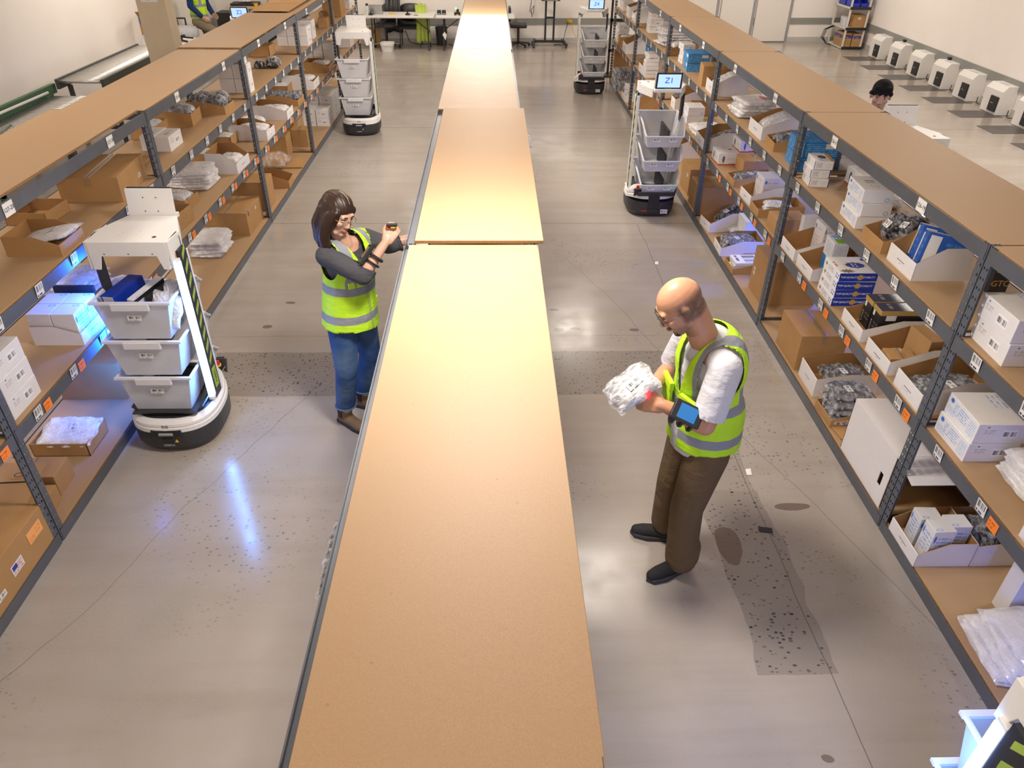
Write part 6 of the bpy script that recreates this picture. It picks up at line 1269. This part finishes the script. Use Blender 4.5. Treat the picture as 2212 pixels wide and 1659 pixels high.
    b=MB();b.tube([mid+ax*.01+.043*(math.cos(q)*upv+math.sin(q)*sd) for q in [2*math.pi*i/20 for i in range(20)]],.010,6,closed=True);b.tube([mid-ax*.03+.045*(math.cos(q)*upv+math.sin(q)*sd) for q in [2*math.pi*i/20 for i in range(20)]],.007,6,closed=True);b.build('strap',K['black'],t2)
    t3=thing('ring_scanner','small black and yellow ring scanner on the raised hand of the woman','device',(0,0,0))
    tip=rw+Vector((.075,.05,.085)).normalized()*.085+Vector((-.01,-.015,.030));b=MB();b.box(tip.x-.032,tip.x+.032,tip.y-.014,tip.y+.014,tip.z+.004,tip.z+.018);b.build('scanner_body',K['black'],t3,bevel=.003)
    b=MB();b.box(tip.x-.030,tip.x-.005,tip.y-.0155,tip.y-.013,tip.z-.003,tip.z+.006);b.box(tip.x-.02,tip.x+.02,tip.y-.0155,tip.y+.012,tip.z-.004,tip.z+.004,1);b.build('yellow_trigger',[K['red'],K['yellow']],t3)
# ---------- man in the right aisle
def man():
    t=thing('person','bald bearded man with glasses in lime safety vest, brown trousers, looking down at a bag','person',(0,0,0))
    r0,f0,u0=frame((-.96,-.28,0),(0,0,1))
    hipc=Vector((1.03,2.88,.93));ch=Vector((1.005,2.85,1.30));nk=Vector((.955,2.835,1.50))
    X=lambda c,a,b_,z=0: Vector(c)+r0*a+f0*b_+Vector((0,0,z))
    sk=skin_mat('man_skin',(.56,.29,.17),True)
    rs=X(ch,.185,.0,.13);ls=X(ch,-.175,.045,.125)
    le=Vector((.945,2.60,1.165));lw=Vector((.760,2.66,1.235));re=Vector((.90,3.13,1.13));rw=Vector((.755,2.86,1.215))
    hr,hf,hu=frame((-.78,-.10,-.62),(-.45,0,1));hc=Vector((.800,2.795,1.665))
    pr,L,Q=head_prims(hc,hr,hf,hu,1.0)
    pr+=[('e',L(0,-.02,.03),(.076,.098,.092),Q),('c',nk+Vector((.01,0,-.06)),.068,hc-hu*.055-hf*.035,.062),('c',nk+Vector((.03,0,-.05)),.05,hc-hf*.06-hu*.03,.045),('e',X(ch,0,0,0),(.15,.10,.19),Matrix((r0,f0,u0)).transposed()),('e',hipc,(.14,.10,.13),Matrix((r0,f0,u0)).transposed()),('c',hipc,.115,ch,.115),
        ('p',[(ls,.062),(ls+(le-ls)*.5,.058),(le,.045),(le+(lw-le)*.3,.046),(lw,.029)]),('p',[(rs,.062),(rs+(re-rs)*.5,.056),(re,.045),(re+(rw-re)*.3,.045),(rw,.029)]),('c',nk+Vector((0,0,-.07)),.06,rs,.055),('c',nk+Vector((0,0,-.07)),.06,ls,.055)]
    pr+=hand_prims(lw,(-.085,.03,-.005),(.05,.35,.8),(.25,-.8,.35),[.55,.7,.75,.8],1.1)
    pr+=hand_prims(rw,(-.08,-.01,.01),(-.1,-.35,.8),(.2,.8,.3),[.5,.65,.7,.75],1.08)
    def stub(me):
        V=verts(me)-np.array(hc);x=np.abs(V@np.array(hr));y=V@np.array(hf);z=V@np.array(hu)
        st=np.clip((.052-z)/.025,0,1)*np.clip((.030-y)/.02,0,1)*np.clip((z+.075)/.02,0,1)*(np.linalg.norm(V,axis=1)<.16)
        jaw=np.clip((-.045-z)/.02,0,1)*np.clip((y-.0)/.03,0,1)*(np.linalg.norm(V,axis=1)<.16)*.7
        a=me.attributes.new('stubble','FLOAT','POINT');a.data.foreach_set('value',np.maximum(st,jaw).astype(np.float32));return me
    body=blob('body',pr,sk,t,.0055,5,post=stub)
    face_bits(L,Q,1.0,body,hr,hf,hu,M('man_lips',(.36,.14,.10),.5),M('black_brow',(.02,.015,.012),.7),(M('dark_frames',(.02,.02,.02),.3),'dark framed glasses worn by the bald man'))
    bd=M('dark_beard',(.035,.022,.015),.8,n=.2,sc=90,bump=.4)
    blob('beard',[('e',L(0,.070,-.105),(.024,.020,.020),Q),('c',L(-.018,.084,-.052),.008,L(.018,.084,-.052),.008),('c',L(-.024,.074,-.06),.007,L(-.02,.068,-.098),.009),('c',L(.024,.074,-.06),.007,L(.02,.068,-.098),.009)],bd,body,.004,2)
    # white T-shirt
    sh=cloth_mat('white_tshirt',(.62,.62,.66),9,.05,.8);Q0=Matrix((r0,f0,u0)).transposed()
    cl=ls+(le-ls)*.78;cr=rs+(re-rs)*.78
    sp=[('e',X(ch,0,0,.04),(.180,.130,.19),Q0),('c',X(hipc,0,0,-.03),.155,ch,.140),('c',rs,.068,ls,.068),('c',nk+Vector((.015,0,-.045)),.078,nk+Vector((.015,0,-.08)),.10),('p',[(ls,.074),(ls+(le-ls)*.4,.075),(cl,.074)]),('p',[(rs,.074),(rs+(re-rs)*.4,.074),(cr,.072)])]
    dl=np.array((le-ls).normalized());dr=np.array((re-rs).normalized())
    def spost(me):
        me=cut(me,lambda V:-np.where(segd(V,cl,le)[0]<.105,((V-np.array(ls+(le-ls)*.76))@dl),-1))
        me=cut(me,lambda V:-np.where(segd(V,cr,re)[0]<.082,((V-np.array(rs+(re-rs)*.76))@dr),-1))
        return cut(me,lambda V:V[:,2]-.845)
    blob('tshirt',sp,sh,t,.008,4,post=spost)
    # trousers
    tm=cloth_mat('brown_trousers',(.135,.088,.048),8,.12,.7)
    la=Vector((1.025,2.80,.10));lk=Vector((.995,2.775,.50));ra=Vector((.985,3.06,.13));rk=Vector((.965,2.985,.51))
    tp=[('e',X(hipc,0,0,-.03),(.165,.125,.14),Q0),('p',[(X(hipc,-.085,0,-.08),.112),(lk,.086),(lk+(la-lk)*.5,.085),(la,.088)]),('p',[(X(hipc,.085,0,-.08),.112),(rk,.084),(rk+(ra-rk)*.5,.082),(ra,.080)])]
    for k in range(3): tp.append(('c',la+Vector((.0,-.0,.02+.03*k)),.088+.004*(k%2),la+Vector((.01,0,.03+.03*k)),.087))
    blob('trousers',tp,tm,t,.008,4,post=lambda me:cut(me,lambda V:V[:,2]-.055-.25*(V[:,1]>2.94)*.0))
    bk=M('black_canvas_shoe',(.012,.012,.014),.8);bs=M('black_shoe_sole',(.03,.03,.035),.6)
    shoe('shoe',(1.005,2.795,0),(-.88,-.38),bk,bs,t,w=1.05);shoe('shoe',(.985,3.05,0),(-.94,.20),bk,bs,t,w=1.05)
    # vest
    hem=.885;vm=vest_mat('lime_safety_vest_large',((.055,.110),(.235,.285)),((.098,.145),))
    vp=[('e',X(ch,0,0,.045),(.190,.152,.20),Q0),('c',X(hipc,.03,-.02,-.06),.170,X(hipc,.03,-.02,.14),.168),('c',X(hipc,-.02,-.02,-.06),.168,X(hipc,-.02,-.01,.14),.166),('c',X(hipc,0,0,.14),.166,ch,.152),('c',rs+Vector((0,0,.006)),.074,ls+Vector((0,0,.006)),.076),('c',nk+Vector((.03,0,-.07)),.098,nk+Vector((.03,0,-.12)),.12)]
    def vpost(me):
        me=cut(me,lambda V:V[:,2]-hem-.25*np.maximum(0,-((V-np.array(hipc))@np.array(f0)))*.35)
        for a in (rs,ls):
            out=(Vector(a)-Vector(ch));out.z=0;out.normalize();a2=Vector(a)-Vector((0,0,.055))
            me=cut(me,lambda V,a2=a2,out=out:np.where((V-np.array(a2))@np.array(out)>-.05,np.sqrt(np.maximum(1e-9,((V-np.array(a2))[:,:2]**2).sum(1)-(((V-np.array(a2))@np.array(out))**2)+ ((V-np.array(a2))[:,2]*.60)**2 ))-.100,.05))
        def nkf(V):
            q=V-np.array(nk);x=np.abs(q@np.array(r0));fw=q@np.array(f0);z=q[:,2]
            rad=np.sqrt(x**2+np.minimum(fw,0)**2)-.088
            vv=x-np.clip(.070+z*.22,.0,.2)
            return np.where(z<-.30,.05,np.where(fw>0,np.minimum(vv,.08),np.where(z>-.075,rad,.05)))
        me=cut(me,nkf);attach_vest(me,hipc,f0,r0,hem);return me
    vo=blob('safety_vest',vp,vm,t,.008,4,post=vpost);md=vo.modifiers.new('s','SOLIDIFY');md.thickness=.004;md.offset=1
    b=MB()
    for a_,zz in ((-.10,1.215),(.10,1.215)):
        cx=X(Vector((ch.x,ch.y,zz)),a_,.150,0);nx=(f0+r0*(a_*2)).normalized();tx_=nx.cross(Vector((0,0,1)));T=Matrix((tx_,nx,Vector((0,0,1)))).transposed().to_4x4();T.translation=cx
        b=MB();b.box(-.06,.06,-.012,.010,-.03,.015,0,T);b.box(-.055,.055,-.012,.004,-.12,-.02,0,T);b.build('chest_pocket',bpy.data.materials['lime_pocket'],vo,bevel=.004)
    t2=thing('wrist_computer','black wrist computer with blue screen strapped to the left forearm of the bald man','device',(0,0,0))
    mid=le+(lw-le)*.52;ax=(lw-le).normalized();upv=Vector((0,-.72,.70));upv=(upv-ax*upv.dot(ax)).normalized();sd=ax.cross(upv)
    T=Matrix((sd,ax,upv)).transposed().to_4x4();T.translation=mid+upv*.055
    b=MB();b.box(-.046,.046,-.07,.07,-.014,.012,0,T);b.build('housing',K['black'],t2,bevel=.006);b=MB();b.box(-.034,.034,-.042,.042,.012,.0135,0,T);b.build('screen',M('wrist_screen',(.02,.10,.25),.2,n=0,emit=.35,ecol=(.05,.30,.75)),t2)
    b=MB()
    for q0 in (-.045,.0,.04): b.tube([mid+ax*q0+.050*(math.cos(q)*upv+math.sin(q)*sd) for q in [2*math.pi*i/20 for i in range(20)]],.011,6,closed=True)
    b.build('strap',K['black'],t2)
    cen=(lw+rw)/2+Vector((-.135,-.02,.03))
    o=bag_(((cen.x,cen.y,cen.z-.0),R(15)),.24,.19,.08,'crinkled clear bag with white label held in the hands of the bald man','silver',M_clear('crinkled_clear_bag',(.85,.85,.87),.45,.08,1.0,26,.6),401,(12,-35),tagm=True,name='plastic_bag')
    t3=thing('ring_scanner','glowing red ring scanner on the hand of the bald man','device',(0,0,0));b=MB();p=lw+Vector((-.075,.02,.045));b.box(p.x-.012,p.x+.012,p.y-.012,p.y+.012,p.z-.015,p.z+.028);b.build('scanner_body',M('red_scanner_glow',(.8,.02,.02),.4,n=0,emit=1.5,ecol=(1,.02,.03)),t3,bevel=.004);b=MB();b.box(p.x-.02,p.x-.008,p.y-.010,p.y+.010,p.z-.01,p.z+.02);b.build('scanner_nose',K['black'],t3)
# ---------- man looking over the right shelving
def man3():
    t=thing('person','young man with short black hair looking over the right shelving, lime vest','person',(0,0,0))
    r0,f0,u0=frame((-.25,-1,0),(0,0,1));c=Vector((3.585,7.04,0));X=lambda a,b_,z:c+r0*a+f0*b_+Vector((0,0,z))
    sk=skin_mat('young_man_skin',(.46,.26,.18));hr,hf,hu=frame((-.42,-1,-.16),(0,-.1,1));hc=X(0,.02,1.60)
    pr,L,Q=head_prims(hc,hr,hf,hu,1.06)
    rs=X(.19,0,1.36);ls=X(-.19,0,1.36);re=X(.24,.05,1.08);le=X(-.24,.05,1.08);rw=X(.18,.24,1.06);lw=X(-.18,.24,1.06)
    pr+=[('c',X(0,-.01,1.38),.058,hc-hu*.06-hf*.02,.056),('e',X(0,0,1.22),(.16,.10,.2),Matrix((r0,f0,u0)).transposed()),('e',X(0,0,.92),(.14,.10,.14),Matrix((r0,f0,u0)).transposed()),('c',X(0,0,.92),.12,X(0,0,1.25),.13),('p',[(rs,.055),(re,.042),(rw,.028)]),('p',[(ls,.055),(le,.042),(lw,.028)]),('c',X(0,0,1.36),.06,rs,.05),('c',X(0,0,1.36),.06,ls,.05),('p',[(X(.09,0,.88),.09),(X(.1,0,.48),.06),(X(.1,-.02,.10),.045)]),('p',[(X(-.09,0,.88),.09),(X(-.1,0,.48),.06),(X(-.1,-.02,.10),.045)])]
    pr+=hand_prims(rw,f0,Vector((0,0,1)),r0,.6)+hand_prims(lw,f0,Vector((0,0,1)),-r0,.6)
    body=blob('body',pr,sk,t,.0065,4);face_bits(L,Q,1.06,body,hr,hf,hu,M('young_man_lips',(.34,.14,.11),.5),M('black_brow2',(.012,.010,.010),.7))
    hm=M('black_hair',(.006,.005,.005),.75,n=.3,sc=60,bump=.5,spec=.2)
    hp=[('e',L(0,-.018,.050),(.090,.108,.090),Q),('c',L(-.05,.062,.078),.026,L(.05,.062,.078),.024),('c',L(-.074,.02,.03),.020,L(-.07,-.05,.0),.028),('c',L(.074,.02,.03),.020,L(.07,-.05,.0),.028),('c',L(0,-.07,-.03),.05,L(0,-.05,.03),.06)]
    for k in range(9): a=-.06+.015*k;hp.append(('c',L(a,.060,.088),.014,L(a+.006,.090,.046-.009*(k%3)),.006))
    blob('hair',hp,hm,t,.0055,2)
    Q0=Matrix((r0,f0,u0)).transposed();vm=vest_mat('lime_safety_vest_far',((.06,.11),(.24,.29)),((.085,.135),))
    def vpost(me):
        me=cut(me,lambda V:V[:,2]-.82);me=cut(me,lambda V:np.sqrt(((V-np.array(X(0,0,0)))[:,:2]**2).sum(1))-np.where(V[:,2]>1.36,.080,-1));attach_vest(me,X(0,0,.9),f0,r0,.82);return me
    blob('shirt',[('p',[(rs,.068),(re,.055),(re+(rw-re)*.6,.05)]),('p',[(ls,.068),(le,.055),(le+(lw-le)*.6,.05)]),('c',rs,.066,ls,.066),('e',X(0,0,1.2),(.17,.12,.2),Q0)],cloth_mat('dark_shirt_far',(.05,.06,.09)),t,.010,3)
    blob('safety_vest',[('e',X(0,0,1.24),(.19,.145,.2),Q0),('c',X(0,0,.9),.165,X(0,0,1.2),.155),('c',X(.15,0,1.365),.072,X(-.15,0,1.365),.072)],vm,t,.010,3,post=vpost)
    blob('trousers',[('e',X(0,0,.88),(.16,.12,.13),Q0),('p',[(X(.09,0,.82),.10),(X(.1,0,.48),.078),(X(.1,-.02,.10),.07)]),('p',[(X(-.09,0,.82),.10),(X(-.1,0,.48),.078),(X(-.1,-.02,.10),.07)])],cloth_mat('dark_trousers_far',(.03,.035,.05)),t,.012,3)
    bk=bpy.data.materials['black_canvas_shoe'];bs=bpy.data.materials['black_shoe_sole']
    for a in (.1,-.1): q=X(a,-.02,0);shoe('shoe',q,f0,bk,bs,t)
# ---------- person leaning in the far left corner, head out of frame
def man4():
    t=thing('person','person in lime vest and khaki trousers with one knee raised in the far left corner','person',(0,0,0))
    r0,f0,u0=frame((.95,-.30,0),(0,0,1));c=Vector((-5.92,16.6,0));X=lambda a,b_,z:c+r0*a+f0*b_+Vector((0,0,z))
    sk=skin_mat('corner_person_skin',(.50,.30,.2));hr,hf,hu=frame((.95,-.3,-.15),(0,0,1));hc=X(0,.12,1.72)
    pr,L,Q=head_prims(hc,hr,hf,hu,1.0)
    rs=X(.19,.03,1.46);ls=X(-.19,.03,1.46);re=X(.24,.02,1.17);le=X(-.24,.05,1.17);rw=X(.16,.20,.96);lw=X(-.16,.22,.98);hip=X(0,0,.92)
    kr=X(.12,.38,.72);kl=X(-.12,.08,.50);ar=X(.12,.10,.36);al=X(-.12,-.06,.10)
    pr+=[('c',X(0,.05,1.48),.058,hc-hu*.06-hf*.02,.056),('e',X(0,.03,1.28),(.16,.11,.2),Matrix((r0,f0,u0)).transposed()),('e',hip,(.14,.11,.14),Matrix((r0,f0,u0)).transposed()),('c',hip,.12,X(0,.03,1.3),.13),('p',[(rs,.055),(re,.043),(rw,.028)]),('p',[(ls,.055),(le,.043),(lw,.028)]),('c',X(0,.03,1.45),.06,rs,.05),('c',X(0,.03,1.45),.06,ls,.05),('p',[(X(.09,0,.88),.09),(kr,.06),(ar,.045)]),('p',[(X(-.09,0,.88),.09),(kl,.06),(al,.045)])]
    pr+=hand_prims(rw,f0-u0*.6,Vector((0,0,1)),r0,.5)+hand_prims(lw,f0-u0*.6,Vector((0,0,1)),-r0,.5)
    body=blob('body',pr,sk,t,.008,4);face_bits(L,Q,1.0,body,hr,hf,hu,bpy.data.materials['man_lips'],bpy.data.materials['black_brow'])
    blob('hair',[('e',L(0,-.018,.048),(.088,.105,.088),Q)],bpy.data.materials['black_hair'],t,.008,2)
    Q0=Matrix((r0,f0,u0)).transposed()
    blob('shirt',[('p',[(rs,.07),(re,.058),(re+(rw-re)*.85,.048)]),('p',[(ls,.07),(le,.058),(le+(lw-le)*.85,.048)]),('c',rs,.068,ls,.068),('e',X(0,.03,1.28),(.17,.13,.2),Q0)],cloth_mat('navy_shirt',(.012,.035,.12)),t,.010,3)
    def vpost(me):
        me=cut(me,lambda V:V[:,2]-.90);attach_vest(me,hip,f0,r0,.90);return me
    blob('safety_vest',[('e',X(0,.03,1.32),(.195,.155,.2),Q0),('c',X(0,0,.96),.17,X(0,.03,1.3),.16),('c',X(.13,.03,1.46),.07,X(-.13,.03,1.46),.07)],vest_mat('lime_safety_vest_corner',((.05,.10),(.24,.29)),((.07,.12),)),t,.010,3,post=vpost)
    blob('trousers',[('e',hip,(.165,.13,.13),Q0),('p',[(X(.09,0,.86),.11),(kr,.085),(ar,.065)]),('p',[(X(-.09,0,.86),.11),(kl,.085),(al,.075)])],cloth_mat('khaki_trousers',(.20,.165,.115),8,.12,.6),t,.010,3)
    bk=bpy.data.materials['black_canvas_shoe'];bs=bpy.data.materials['black_shoe_sole'];shoe('shoe',al,f0,bk,bs,t)
    # raised foot rests on a low black step
    s_=thing('step_stool','low black step under the raised foot in the far left corner','stool',tuple(X(.12,.08,0)),math.atan2(f0.y,f0.x));b=MB();b.box(-.16,.22,-.12,.12,.24,.27);b.build('step_top',K['black'],s_)
    for sx in (-.14,.20):
        for sy in (-.1,.1): b=MB();b.box(sx-.015,sx+.015,sy-.015,sy+.015,0,.24);b.build('leg',K['black'],s_)
    o=shoe('shoe',(ar.x,ar.y,0),f0,bk,bs,t);o.location.z=.272
woman();man();man3();man4()
